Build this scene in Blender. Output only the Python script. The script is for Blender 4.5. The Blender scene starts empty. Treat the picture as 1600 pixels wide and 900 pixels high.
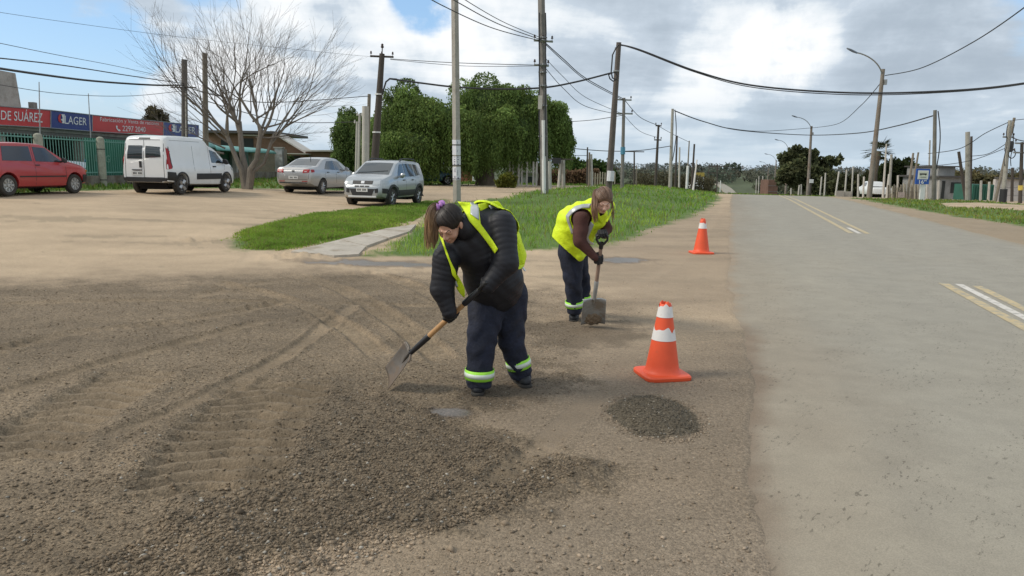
import bpy, math, random
import numpy as np
from mathutils import Vector, Matrix
from mathutils.bvhtree import BVHTree

random.seed(7)
rng = np.random.default_rng(7)
scene = bpy.context.scene
COL = scene.collection
PI = math.pi

# ------------------------------------------------------------------ camera
FPX = 1156.0
PITCH = math.atan(188 / FPX)
ROLL = math.radians(1.0)
CAM = np.array([0.0, 0.0, 1.6])
_F = np.array([0, math.cos(PITCH), -math.sin(PITCH)])
_R0 = np.array([1.0, 0, 0])
_U0 = np.cross(_R0, _F)
_R = _R0 * math.cos(ROLL) + _U0 * math.sin(ROLL)
_U = _U0 * math.cos(ROLL) - _R0 * math.sin(ROLL)
cam_data = bpy.data.cameras.new('camera')
cam_data.sensor_width = 36
cam_data.lens = 36 * FPX / 1600
cam_data.clip_start = 0.05
cam_data.clip_end = 9000
cam = bpy.data.objects.new('camera', cam_data)
COL.objects.link(cam)
m = Matrix.Identity(4)
for i in range(3):
    m[i][0], m[i][1], m[i][2], m[i][3] = _R[i], _U[i], -_F[i], CAM[i]
cam.matrix_world = m
scene.camera = cam

def ray(px, py):
    return _F + _R * (px - 800) / FPX + _U * (450 - py) / FPX

def P(px, py, Y):
    """world point seen at photograph pixel (px,py) at world depth Y"""
    d = ray(px, py)
    return CAM + d * (Y / d[1])

def PX(px, py, X):
    d = ray(px, py)
    return CAM + d * (X / d[0])

def proj(x, y, z):
    v = np.stack([x - CAM[0], y - CAM[1], z - CAM[2]], -1)
    c = v @ _F
    c = np.where(c < 0.05, 0.05, c)
    return 800 + FPX * (v @ _R) / c, 450 - FPX * (v @ _U) / c

# ------------------------------------------------------------------ world, sun, exposure
scene.view_settings.view_transform = 'Standard'
scene.view_settings.look = 'None'
scene.view_settings.exposure = 0.66
scene.view_settings.gamma = 1.0
scene.view_settings.use_curve_mapping = False
SUN_EL, SUN_AZ = math.radians(42), math.radians(-100)   # azimuth from +Y towards +X

def build_world():
    w = bpy.data.worlds.new('World')
    scene.world = w
    w.use_nodes = True
    nt = w.node_tree
    N, L = nt.nodes, nt.links
    for n in list(N):
        N.remove(n)
    out = N.new('ShaderNodeOutputWorld')
    bg = N.new('ShaderNodeBackground')
    bg.inputs['Strength'].default_value = 0.1
    L.new(bg.outputs[0], out.inputs[0])
    sky = N.new('ShaderNodeTexSky')
    sky.sky_type = 'NISHITA'
    sky.sun_disc = False
    sky.sun_elevation = SUN_EL
    sky.sun_rotation = SUN_AZ
    sky.air_density = 1.0
    sky.dust_density = 0.6
    tc = N.new('ShaderNodeTexCoord')
    D = tc.outputs['Generated']

    def math_(op, a, b=None, clamp=False):
        n = N.new('ShaderNodeMath'); n.operation = op; n.use_clamp = clamp
        for i, v in enumerate((a, b)):
            if v is None: continue
            if isinstance(v, (int, float)): n.inputs[i].default_value = v
            else: L.new(v, n.inputs[i])
        return n.outputs[0]

    def vmath(op, a, b):
        n = N.new('ShaderNodeVectorMath'); n.operation = op
        for i, v in enumerate((a, b)):
            if isinstance(v, (tuple, list)): n.inputs[i].default_value = v
            elif isinstance(v, (int, float)): n.inputs[i].default_value = (v, v, v)
            else: L.new(v, n.inputs[i])
        return n.outputs['Value'] if op == 'DOT_PRODUCT' else n.outputs[0]

    def noise(vec, scale, detail=8, rough=0.55, dist=0.0, off=(0, 0, 0)):
        n = N.new('ShaderNodeTexNoise')
        n.inputs['Scale'].default_value = scale
        n.inputs['Detail'].default_value = detail
        n.inputs['Roughness'].default_value = rough
        n.inputs['Distortion'].default_value = dist
        L.new(vmath('ADD', vec, off), n.inputs['Vector'])
        return n.outputs['Fac']

    def smooth(v, a, b):
        n = N.new('ShaderNodeMapRange'); n.interpolation_type = 'SMOOTHSTEP'
        n.inputs['From Min'].default_value = a; n.inputs['From Max'].default_value = b
        L.new(v, n.inputs['Value'])
        return n.outputs[0]

    def mix(f, a, b):
        n = N.new('ShaderNodeMix'); n.data_type = 'RGBA'
        if isinstance(f, (int, float)): n.inputs[0].default_value = f
        else: L.new(f, n.inputs[0])
        for i, v in ((6, a), (7, b)):
            if isinstance(v, tuple): n.inputs[i].default_value = (*v, 1)
            else: L.new(v, n.inputs[i])
        return n.outputs[2]

    sep = N.new('ShaderNodeSeparateXYZ'); L.new(D, sep.inputs[0])
    z = math_('MAXIMUM', sep.outputs[2], 0.0)
    den = math_('ADD', z, 0.13)
    comb = N.new('ShaderNodeCombineXYZ')
    L.new(math_('DIVIDE', sep.outputs[0], den), comb.inputs[0])
    L.new(math_('DIVIDE', sep.outputs[1], den), comb.inputs[1])
    pl = comb.outputs[0]

    def blob(px, py, inner, outer):
        d = ray(px, py); d = d / np.linalg.norm(d)
        dp = vmath('DOT_PRODUCT', D, tuple(float(v) for v in d))
        return smooth(dp, math.cos(math.radians(outer)), math.cos(math.radians(inner)))

    warp = noise(D, 9.0, 6, 0.6, 0.0, (3.1, 0, 7))
    warp2 = noise(D, 26.0, 5, 0.6, 0.0, (1.1, 5, 2))
    wv = math_('ADD', math_('MULTIPLY', math_('SUBTRACT', warp, 0.5), 1.3),
               math_('MULTIPLY', math_('SUBTRACT', warp2, 0.5), 0.6))
    cover = noise(pl, 0.55, 9, 0.55, 0.2, (2.3, 4.2, 0))
    cov = math_('ADD', cover, 0.26)
    # breaks in the cloud
    for (px, py, r0, r1, amt) in ((60, 75, 0.5, 8.5, 0.30), (230, 95, 0.2, 5.0, 0.14), (330, 0, 0.5, 3.5, 0.22), (665, 5, 0.2, 4.0, 0.40),
                                  (215, 195, 0.5, 6.0, 0.10), (1150, 40, 1, 8, 0.16), (480, 215, 1, 8, 0.2), (-500, 100, 5, 22, 0.3), (2300, -300, 5, 25, 0.3)):
        b = blob(px, py, r0, r1)
        cov = math_('SUBTRACT', cov, math_('MULTIPLY', math_('MULTIPLY', b, amt), math_('ADD', wv, 1.0)))
    mask = smooth(cov, 0.40, 0.56)
    # cloud shade: light billows against grey-blue bases
    sh = noise(pl, 0.9, 9, 0.58, 0.35, (7.7, 1.9, 0))
    sh2 = noise(D, 5.0, 8, 0.6, 0.4, (0.4, 2.2, 1))
    s = math_('ADD', math_('MULTIPLY', sh, 0.55), math_('MULTIPLY', sh2, 0.45))
    for (px, py, r0, r1, amt) in ((1235, 70, 0.6, 4.2, 0.19), (1180, 130, 1.5, 7, 0.07), (1010, 150, 2, 11, 0.03), (560, 90, 3, 14, 0.05), (760, 60, 3, 10, 0.03),
                                  (1390, 60, 2, 10, -0.08), (940, 60, 2, 8, -0.07), (60, 15, 1, 9, 0.02), (1480, 130, 2, 8, -0.03), (1330, 190, 2, 10, 0.03)):
        b = blob(px, py, r0, r1)
        bb = math_('MULTIPLY', b, math_('ADD', math_('MULTIPLY', wv, 2.6), 1.0))
        s = math_('ADD', s, math_('MULTIPLY', bb, amt))
    # layered bands low in the sky
    st = N.new('ShaderNodeVectorMath'); st.operation = 'MULTIPLY'
    L.new(D, st.inputs[0]); st.inputs[1].default_value = (5.0, 5.0, 42.0)
    band = noise(st.outputs[0], 1.0, 5, 0.5, 0.3, (4, 1, 2))
    low = math_('SUBTRACT', 1.0, smooth(z, 0.06, 0.26))
    s = math_('ADD', s, math_('MULTIPLY', math_('MULTIPLY', math_('SUBTRACT', band, 0.5), 0.35), low))
    shade = smooth(s, 0.34, 0.66)
    cr = N.new('ShaderNodeValToRGB')
    els = cr.color_ramp.elements
    els[0].position = 0.0; els[0].color = (2.75, 3.25, 3.8, 1)
    els[1].position = 1.0; els[1].color = (6.5, 6.6, 6.7, 1)
    e = els.new(0.45); e.color = (3.75, 4.3, 4.9, 1)
    e = els.new(0.68); e.color = (5.1, 5.5, 5.85, 1)
    L.new(shade, cr.inputs[0])
    skyc = mix(0.45, sky.outputs[0], (2.1, 3.9, 6.4))
    c = mix(mask, skyc, cr.outputs[0])
    hz = math_('SUBTRACT', 1.0, smooth(z, 0.0, 0.13))
    c = mix(math_('MULTIPLY', hz, 0.75), c, (3.4, 4.2, 4.9))
    # below the horizon: dull ground tone
    below = smooth(math_('MULTIPLY', sep.outputs[2], -1.0), 0.0, 0.03)
    c = mix(below, c, (1.2, 1.15, 0.95))
    L.new(c, bg.inputs['Color'])
build_world()

sun_d = bpy.data.lights.new('sun', 'SUN')
sun_d.energy = 1.5
sun_d.angle = math.radians(16)
sun_d.color = (1.0, 0.92, 0.80)
sun = bpy.data.objects.new('sun', sun_d)
COL.objects.link(sun)
sd = Vector((math.sin(SUN_AZ) * math.cos(SUN_EL), math.cos(SUN_AZ) * math.cos(SUN_EL), math.sin(SUN_EL)))
sun.rotation_euler = sd.to_track_quat('Z', 'Y').to_euler()

# ------------------------------------------------------------------ helpers
def tag(o, label=None, cat=None, group=None, kind=None):
    if label: o['label'] = label
    if cat: o['category'] = cat
    if group: o['group'] = group
    if kind: o['kind'] = kind
    return o

def thing(name, label, cat, loc=(0, 0, 0), rz=0.0, group=None):
    o = bpy.data.objects.new(name, None)
    o.empty_display_size = 0.2
    COL.objects.link(o)
    o.location = loc
    o.rotation_euler = (0, 0, rz)
    tag(o, label, cat, group)
    return o

def link(name, me, mat, parent=None, world=False):
    o = bpy.data.objects.new(name, me)
    if mat is not None and not me.materials:
        for mm in (mat if isinstance(mat, (list, tuple)) else [mat]):
            me.materials.append(mm)
    COL.objects.link(o)
    if parent is not None:
        o.parent = parent
        if world:
            bpy.context.view_layer.update()
            o.matrix_parent_inverse = parent.matrix_world.inverted()
    return o

def np_mesh(name, V, F, smooth=False, col=None, mat_idx=None):
    """V (n,3); F (m,k) array of one face size, or a list of lists"""
    me = bpy.data.meshes.new(name)
    V = np.asarray(V, dtype=np.float32)
    if isinstance(F, np.ndarray):
        k = F.shape[1]
        me.vertices.add(len(V)); me.vertices.foreach_set('co', V.ravel())
        me.loops.add(F.size); me.loops.foreach_set('vertex_index', F.astype(np.int32).ravel())
        me.polygons.add(len(F))
        me.polygons.foreach_set('loop_start', np.arange(0, F.size, k, dtype=np.int32))
        me.update(calc_edges=True)
        me.validate()
    else:
        me.from_pydata([tuple(map(float, v)) for v in V], [], F)
        me.update()
    if smooth:
        me.polygons.foreach_set('use_smooth', np.ones(len(me.polygons), dtype=bool))
    if mat_idx is not None:
        me.polygons.foreach_set('material_index', np.asarray(mat_idx, dtype=np.int32))
    if col is not None:
        a = me.color_attributes.new('col', 'FLOAT_COLOR', 'POINT')
        c = np.ones((len(V), 4), dtype=np.float32)
        c[:, :3] = col[:, :3]
        if col.shape[1] > 3: c[:, 3] = col[:, 3]
        a.data.foreach_set('color', c.ravel())
    return me

class MB:
    """collects simple solids into one mesh"""
    def __init__(self): self.v = []; self.f = []; self.m = []
    def add(self, vs, fs, mi=0):
        o = len(self.v)
        self.v += [tuple(map(float, v)) for v in vs]
        self.f += [[i + o for i in f] for f in fs]
        self.m += [mi] * len(fs)
        return self
    def box(self, c, s, rz=0.0, mi=0, taper=1.0):
        cx, cy, cz = c; sx, sy, sz = s[0] / 2, s[1] / 2, s[2] / 2
        vs = []
        for z, k in ((-sz, 1.0), (sz, taper)):
            for x, y in ((-sx, -sy), (sx, -sy), (sx, sy), (-sx, sy)):
                x *= k; y *= k
                vs.append((cx + x * math.cos(rz) - y * math.sin(rz), cy + x * math.sin(rz) + y * math.cos(rz), cz + z))
        return self.add(vs, [[0, 3, 2, 1], [4, 5, 6, 7], [0, 1, 5, 4], [1, 2, 6, 5], [2, 3, 7, 6], [3, 0, 4, 7]], mi)
    def tube(self, pts, radii, n=8, mi=0, cap=True, squash=1.0, twist=0.0):
        pts = [Vector(p) for p in pts]
        if not isinstance(radii, (list, tuple)): radii = [radii] * len(pts)
        vs, fs = [], []
        prev = None
        for i, p in enumerate(pts):
            a = pts[max(i - 1, 0)]; b = pts[min(i + 1, len(pts) - 1)]
            t = (b - a).normalized() if (b - a).length > 1e-9 else Vector((0, 0, 1))
            if prev is None:
                u = t.orthogonal().normalized()
            else:
                u = (prev - t * prev.dot(t))
                u = u.normalized() if u.length > 1e-6 else t.orthogonal().normalized()
            prev = u
            w = t.cross(u)
            for k in range(n):
                an = 2 * PI * k / n + twist
                vs.append(p + u * math.cos(an) * radii[i] + w * math.sin(an) * radii[i] * squash)
        for i in range(len(pts) - 1):
            for k in range(n):
                k2 = (k + 1) % n
                fs.append([i * n + k, i * n + k2, (i + 1) * n + k2, (i + 1) * n + k])
        if cap:
            fs.append([k for k in range(n)][::-1])
            fs.append([(len(pts) - 1) * n + k for k in range(n)])
        return self.add(vs, fs, mi)
    def lathe(self, prof, n=24, c=(0, 0, 0), mi=0):
        vs, fs = [], []
        for r, z in prof:
            for k in range(n):
                a = 2 * PI * k / n
                vs.append((c[0] + r * math.cos(a), c[1] + r * math.sin(a), c[2] + z))
        for i in range(len(prof) - 1):
            for k in range(n):
                k2 = (k + 1) % n
                fs.append([i * n + k, i * n + k2, (i + 1) * n + k2, (i + 1) * n + k])
        return self.add(vs, fs, mi)
    def prism(self, poly, d):
        """poly: 3D points of a planar outline, d: extrusion vector"""
        n = len(poly)
        vs = [tuple(p) for p in poly] + [tuple(np.array(p) + np.array(d)) for p in poly]
        fs = [list(range(n))[::-1], [n + i for i in range(n)]] + [[i, (i + 1) % n, n + (i + 1) % n, n + i] for i in range(n)]
        return self.add(vs, fs)
    def build(self, name, mat, parent=None, smooth=False, world=False, angle=None):
        me = bpy.data.meshes.new(name)
        me.from_pydata(self.v, [], self.f)
        me.update()
        for mm in (mat if isinstance(mat, (list, tuple)) else [mat]): me.materials.append(mm)
        if len(set(self.m)) > 1: me.polygons.foreach_set('material_index', self.m)
        if smooth:
            me.polygons.foreach_set('use_smooth', [True] * len(me.polygons))
            me.set_sharp_from_angle(angle=angle or math.radians(40))
        o = link(name, me, None, parent, world)
        return o

# ---- materials
def mat(name, rgb, rough=0.8, metal=0.0, noise=None, bump=None, attr=False, spec=0.5, stretch=None, coat=0.0, sss=0.0, stain=None, twosided=False, streak=None):
    mt = bpy.data.materials.new(name)
    mt.use_nodes = True
    nt = mt.node_tree; N, L = nt.nodes, nt.links
    b = N['Principled BSDF']
    b.inputs['Roughness'].default_value = rough
    b.inputs['Metallic'].default_value = metal
    b.inputs['Specular IOR Level'].default_value = spec
    b.inputs['Coat Weight'].default_value = coat
    tc = N.new('ShaderNodeTexCoord')
    vec = tc.outputs['Object']
    if stretch:
        mp = N.new('ShaderNodeMapping'); mp.inputs['Scale'].default_value = stretch
        L.new(vec, mp.inputs[0]); vec = mp.outputs[0]
    if attr:
        at = N.new('ShaderNodeAttribute'); at.attribute_name = 'col'
        c = at.outputs['Color']
    else:
        r = N.new('ShaderNodeRGB'); r.outputs[0].default_value = (*rgb, 1); c = r.outputs[0]
    def mul(c, fac, lo, hi):
        mr = N.new('ShaderNodeMapRange'); L.new(fac, mr.inputs[0])
        mr.inputs['From Min'].default_value = 0.3; mr.inputs['From Max'].default_value = 0.7
        mr.inputs['To Min'].default_value = lo; mr.inputs['To Max'].default_value = hi
        mr.clamp = True
        vm = N.new('ShaderNodeVectorMath'); vm.operation = 'SCALE'
        L.new(c, vm.inputs[0]); L.new(mr.outputs[0], vm.inputs['Scale'])
        return vm.outputs[0]
    def nz(scale, detail=6, v=None):
        n = N.new('ShaderNodeTexNoise'); n.inputs['Scale'].default_value = scale
        n.inputs['Detail'].default_value = detail; n.inputs['Roughness'].default_value = 0.6
        L.new(v if v is not None else vec, n.inputs['Vector']); return n.outputs['Fac']
    if noise:
        for sc, am in (noise if isinstance(noise, list) else [noise]):
            c = mul(c, nz(sc), 1 - am, 1 + am)
    if stain:   # (scale, rgb, threshold, amount)
        sc, scol, th, am = stain
        f = nz(sc, 8)
        mr = N.new('ShaderNodeMapRange'); L.new(f, mr.inputs[0])
        mr.inputs['From Min'].default_value = th - 0.06; mr.inputs['From Max'].default_value = th + 0.06
        mr.inputs['To Max'].default_value = am
        mx = N.new('ShaderNodeMix'); mx.data_type = 'RGBA'
        L.new(mr.outputs[0], mx.inputs[0]); L.new(c, mx.inputs[6]); mx.inputs[7].default_value = (*scol, 1)
        c = mx.outputs[2]
    L.new(c, b.inputs['Base Color'])
    if bump:
        for i, (sc, st) in enumerate([bump] if isinstance(bump, tuple) else bump):
            bp = N.new('ShaderNodeBump'); bp.inputs['Strength'].default_value = st
            bp.inputs['Distance'].default_value = 0.3 / sc
            L.new(nz(sc, 8), bp.inputs['Height'])
            if i: L.new(prevb, bp.inputs['Normal'])
            prevb = bp.outputs[0]
        L.new(prevb, b.inputs['Normal'])
    if sss:
        b.inputs['Subsurface Weight'].default_value = sss
        b.inputs['Subsurface Radius'].default_value = (0.02, 0.008, 0.004)
        b.inputs['Subsurface Scale'].default_value = 0.6
    mt.diffuse_color = (*rgb, 1)
    return mt

# ---- numpy noise
def _hash(ix, iy, seed):
    h = (ix.astype(np.int64) * 374761393 + iy.astype(np.int64) * 668265263 + seed * 1274126177) & 0xFFFFFFFF
    h = ((h ^ (h >> 13)) * 1274126177) & 0xFFFFFFFF
    h = h ^ (h >> 16)
    return (h & 0xFFFF) / 65535.0

def vnoise(x, y, seed=0):
    ix = np.floor(x); iy = np.floor(y)
    fx = x - ix; fy = y - iy
    fx = fx * fx * (3 - 2 * fx); fy = fy * fy * (3 - 2 * fy)
    a = _hash(ix, iy, seed); b = _hash(ix + 1, iy, seed); c = _hash(ix, iy + 1, seed); d = _hash(ix + 1, iy + 1, seed)
    return (a * (1 - fx) + b * fx) * (1 - fy) + (c * (1 - fx) + d * fx) * fy

def fbm(x, y, f, octs=4, seed=0, rough=0.5):
    s = 0; a = 1.0; t = 0
    for o in range(octs):
        s = s + a * (vnoise(x * f + 17.3 * o, y * f - 9.1 * o, seed + o) - 0.5); t += a
        a *= rough; f *= 2.03
    return s / t * 2     # about -1..1

def sstep(x, a, b):
    t = np.clip((x - a) / (b - a), 0, 1)
    return t * t * (3 - 2 * t)

# ------------------------------------------------------------------ terrain
RA = math.radians(16.65)
CA, SA = math.cos(RA), math.sin(RA)
def lat(x, y): return x * CA - y * SA        # metres right of the road's left edge
def alo(x, y): return x * SA + y * CA        # metres along the road
def from_road(l, t): return l * CA + t * SA, -l * SA + t * CA

_tz = np.array([[-400, 0], [48, 0], [60, -.12], [80, -.75], [110, -2.2], [160, -5.2], [220, -8.6], [300, -11.5], [400, -12], [520, -9.0], [700, -4.5], [950, -1.0], [1400, 3.0], [2200, 4], [6000, 0]])
def profile(t): 
    return np.interp(t, _tz[:, 0], _tz[:, 1])

def H(x, y):
    x = np.asarray(x, float); y = np.asarray(y, float)
    l, t = lat(x, y), alo(x, y)
    z = profile(t)
    side = .62 * sstep(-x, -4, 16) * sstep(y, 8, 22)
    verge = .42 * sstep(y, 27, 34) * sstep(-l, 1, 7)
    z = z + np.maximum(side, verge) * (1 - sstep(t, 60, 200))
    far = sstep(t, 150, 500)
    z = z + far * fbm(x, y, 1 / 260.0, 3, 41) * 3.0
    return z

def ground(px, py, dz=0.0):
    d = ray(px, py)
    t = 0.5
    for i in range(4000):
        p = CAM + d * t
        if p[2] < float(H(p[0], p[1])) + dz: break
        t += max(0.01, t * 0.004)
    return np.array([p[0], p[1], float(H(p[0], p[1])) + dz])

def poly_sd(px, py, poly):
    """signed distance (negative inside) to a polygon, vectorised"""
    n = len(poly); d = np.full(px.shape, 1e18); ins = np.zeros(px.shape, bool)
    for i in range(n):
        ax, ay = poly[i]; bx, by = poly[(i + 1) % n]
        ex, ey = bx - ax, by - ay
        wx, wy = px - ax, py - ay
        t = np.clip((wx * ex + wy * ey) / (ex * ex + ey * ey + 1e-12), 0, 1)
        d = np.minimum(d, (wx - ex * t) ** 2 + (wy - ey * t) ** 2)
        c = ((ay > py) != (by > py)) & (px < (bx - ax) * (py - ay) / (by - ay + 1e-12) + ax)
        ins ^= c
    return np.where(ins, -1, 1) * np.sqrt(d)

def gpoly(pts):  # photograph outline -> outline on the ground (world xy)
    return [tuple(ground(*p)[:2]) for p in pts]

# outlines on the ground, in metres (found once from the photograph)
G_GRAVEL = gpoly([(-420, 452), (60, 444), (300, 436), (420, 424), (560, 420), (690, 432), (860, 456), (925, 500), (905, 560), (925, 600), (850, 625), (800, 660), (850, 700),
                  (892, 735), (820, 785), (650, 845), (560, 905), (480, 1100), (-700, 1100)])
G_DARK = gpoly([(500, 610), (640, 625), (760, 690), (892, 728), (800, 788), (650, 842), (540, 900), (330, 960), (120, 900), (330, 790), (430, 700)])
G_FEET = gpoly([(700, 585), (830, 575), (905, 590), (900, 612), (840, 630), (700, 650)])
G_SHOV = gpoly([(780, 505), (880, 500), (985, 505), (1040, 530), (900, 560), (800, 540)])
G_GRASS_L = gpoly([(368, 376), (385, 362), (410, 352), (470, 338), (560, 328), (660, 316), (690, 312), (688, 322), (645, 347), (600, 356), (540, 374), (480, 384), (440, 391), (390, 391)])
G_GRASS_M = gpoly([(570, 400), (600, 385), (645, 357), (668, 335), (700, 318), (790, 309), (850, 296), (960, 291), (1122, 298), (1122, 312), (1085, 336), (1010, 362), (960, 382), (900, 388), (850, 391), (700, 401), (640, 402)])
G_SLAB = gpoly([(452, 397), (520, 404), (560, 402), (580, 390), (640, 366), (650, 352), (600, 360), (540, 375)])
G_GRASS_R = [from_road(l, t) for l, t in ((9.6, 12), (9.3, 24), (8.3, 32), (7.6, 42), (7.5, 56), (16, 58), (16, 50), (30, 50), (30, 30), (22, 22), (20, 12))]
G_PATCH_R = gpoly([(1465, 318), (1530, 317), (1600, 321), (1660, 330), (1600, 330), (1540, 326), (1480, 325)])
G_FENCE_GRASS = [(-22, 14), (-14.6, 15), (-14.2, 25), (-12.6, 30), (-10.2, 33), (-7.5, 34.5), (-6.0, 38), (-6, 46), (-3, 52), (6, 56), (40, 70), (40, 90), (-40, 90), (-40, 14)]
PILE = ground(1022, 652)[:2]

TRACKS = [  # photograph px path, half width m, depth m, lug period m, lug height m
    ([(300, 800), (365, 690), (450, 590)], 0.40, 0.022, 0.155, 0.024),
    ([(0, 740), (120, 645), (240, 575)], 0.30, 0.022, 0.15, 0.020),
    ([(130, 700), (330, 620), (470, 540), (560, 470)], 0.10, 0.012, 0.07, 0.004),
    ([(440, 425), (540, 455), (640, 520), (700, 570)], 0.15, 0.018, 0.12, 0.016),
    ([(520, 412), (640, 445), (740, 500)], 0.14, 0.018, 0.12, 0.016),
    ([(330, 440), (480, 480), (600, 560)], 0.13, 0.016, 0.12, 0.012),
    ([(-40, 560), (120, 520), (300, 500), (460, 470)], 0.13, 0.018, 0.13, 0.012),
    ([(280, 470), (430, 440), (620, 425), (900, 430)], 0.12, 0.012, 0.11, 0.008),
    ([(-60, 480), (200, 470), (560, 476), (700, 480)], 0.08, 0.012, 0.2, 0.0),
    ([(-50, 630), (200, 560), (420, 500)], 0.10, 0.014, 0.08, 0.005),
    ([(380, 420), (420, 380), (520, 345), (640, 325)], 0.14, 0.015, 0.12, 0.004),
    ([(0, 430), (160, 400), (330, 360), (520, 325)], 0.14, 0.012, 0.12, 0.003),
    ([(880, 470), (1000, 440), (1090, 380), (1130, 320)], 0.12, 0.006, 0.12, 0.002),
    ([(560, 850), (760, 760), (900, 650), (1000, 540)], 0.10, 0.006, 0.09, 0.003),
]
TRK = []
for path, hw, dep, per, lug in TRACKS:
    q = np.array([ground(*p)[:2] for p in path])
    # smooth by quadratic-ish resampling
    tt = np.linspace(0, len(q) - 1, 24)
    i0 = np.clip(tt.astype(int), 0, len(q) - 2); fr = (tt - i0)[:, None]
    p0 = q[np.clip(i0 - 1, 0, None)]; p1 = q[i0]; p2 = q[i0 + 1]; p3 = q[np.clip(i0 + 2, None, len(q) - 1)]
    c = 0.5 * ((2 * p1) + (p2 - p0) * fr + (2 * p0 - 5 * p1 + 4 * p2 - p3) * fr ** 2 + (3 * p1 - p0 - 3 * p2 + p3) * fr ** 3)
    TRK.append((c, hw, dep, per, lug))

def detail(x, y):
    """fine relief of the dirt (m) and a mask of track beds"""
    z = fbm(x, y, 0.55, 3, 3) * 0.018 + fbm(x, y, 3.2, 4, 9) * 0.010
    bed = np.zeros_like(x)
    for c, hw, dep, per, lug in TRK:
        lo = c.min(0) - 1; hi = c.max(0) + 1
        k = np.nonzero((x > lo[0]) & (x < hi[0]) & (y > lo[1]) & (y < hi[1]))[0]
        if not len(k): continue
        X, Y = x[k], y[k]
        best = np.full(len(k), 1e9); S = np.zeros(len(k)); Lt = np.zeros(len(k)); acc = 0.0
        for i in range(len(c) - 1):
            e = c[i + 1] - c[i]; ln = math.hypot(*e)
            t = ((X - c[i][0]) * e[0] + (Y - c[i][1]) * e[1]) / (ln * ln)
            tc_ = np.clip(t, 0, 1)
            dx, dy = X - c[i][0] - e[0] * tc_, Y - c[i][1] - e[1] * tc_
            d = np.hypot(dx, dy)
            b = d < best
            best[b] = d[b]; S[b] = acc + tc_[b] * ln
            Lt[b] = ((X - c[i][0]) * e[1] - (Y - c[i][1]) * e[0])[b] / ln
            acc += ln
        wob = fbm(X, Y, 2.5, 2, 77) * 0.03
        best = best + wob
        ends = sstep(S, 0, 0.35) * (1 - sstep(S, acc - 0.35, acc))
        brk = 0.35 + 0.65 * sstep(fbm(X, Y, 1.3, 3, 31), -0.5, 0.3)
        inside = (1 - sstep(best, hw * 0.75, hw * 1.05)) * ends * brk
        rim = np.exp(-((best - hw * 1.15) / (hw * 0.3)) ** 2) * ends * brk
        lugs = 1.25 * np.tanh(1.8 * np.sin(2 * PI * (S + np.abs(Lt) * 0.35 + fbm(X, Y, 3.0, 2, 12) * per * 0.35) / per)) * lug
        z[k] += -1.5 * dep * inside + 1.1 * dep * rim + lugs * inside
        bed[k] = np.maximum(bed[k], inside)
    return z, bed

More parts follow.
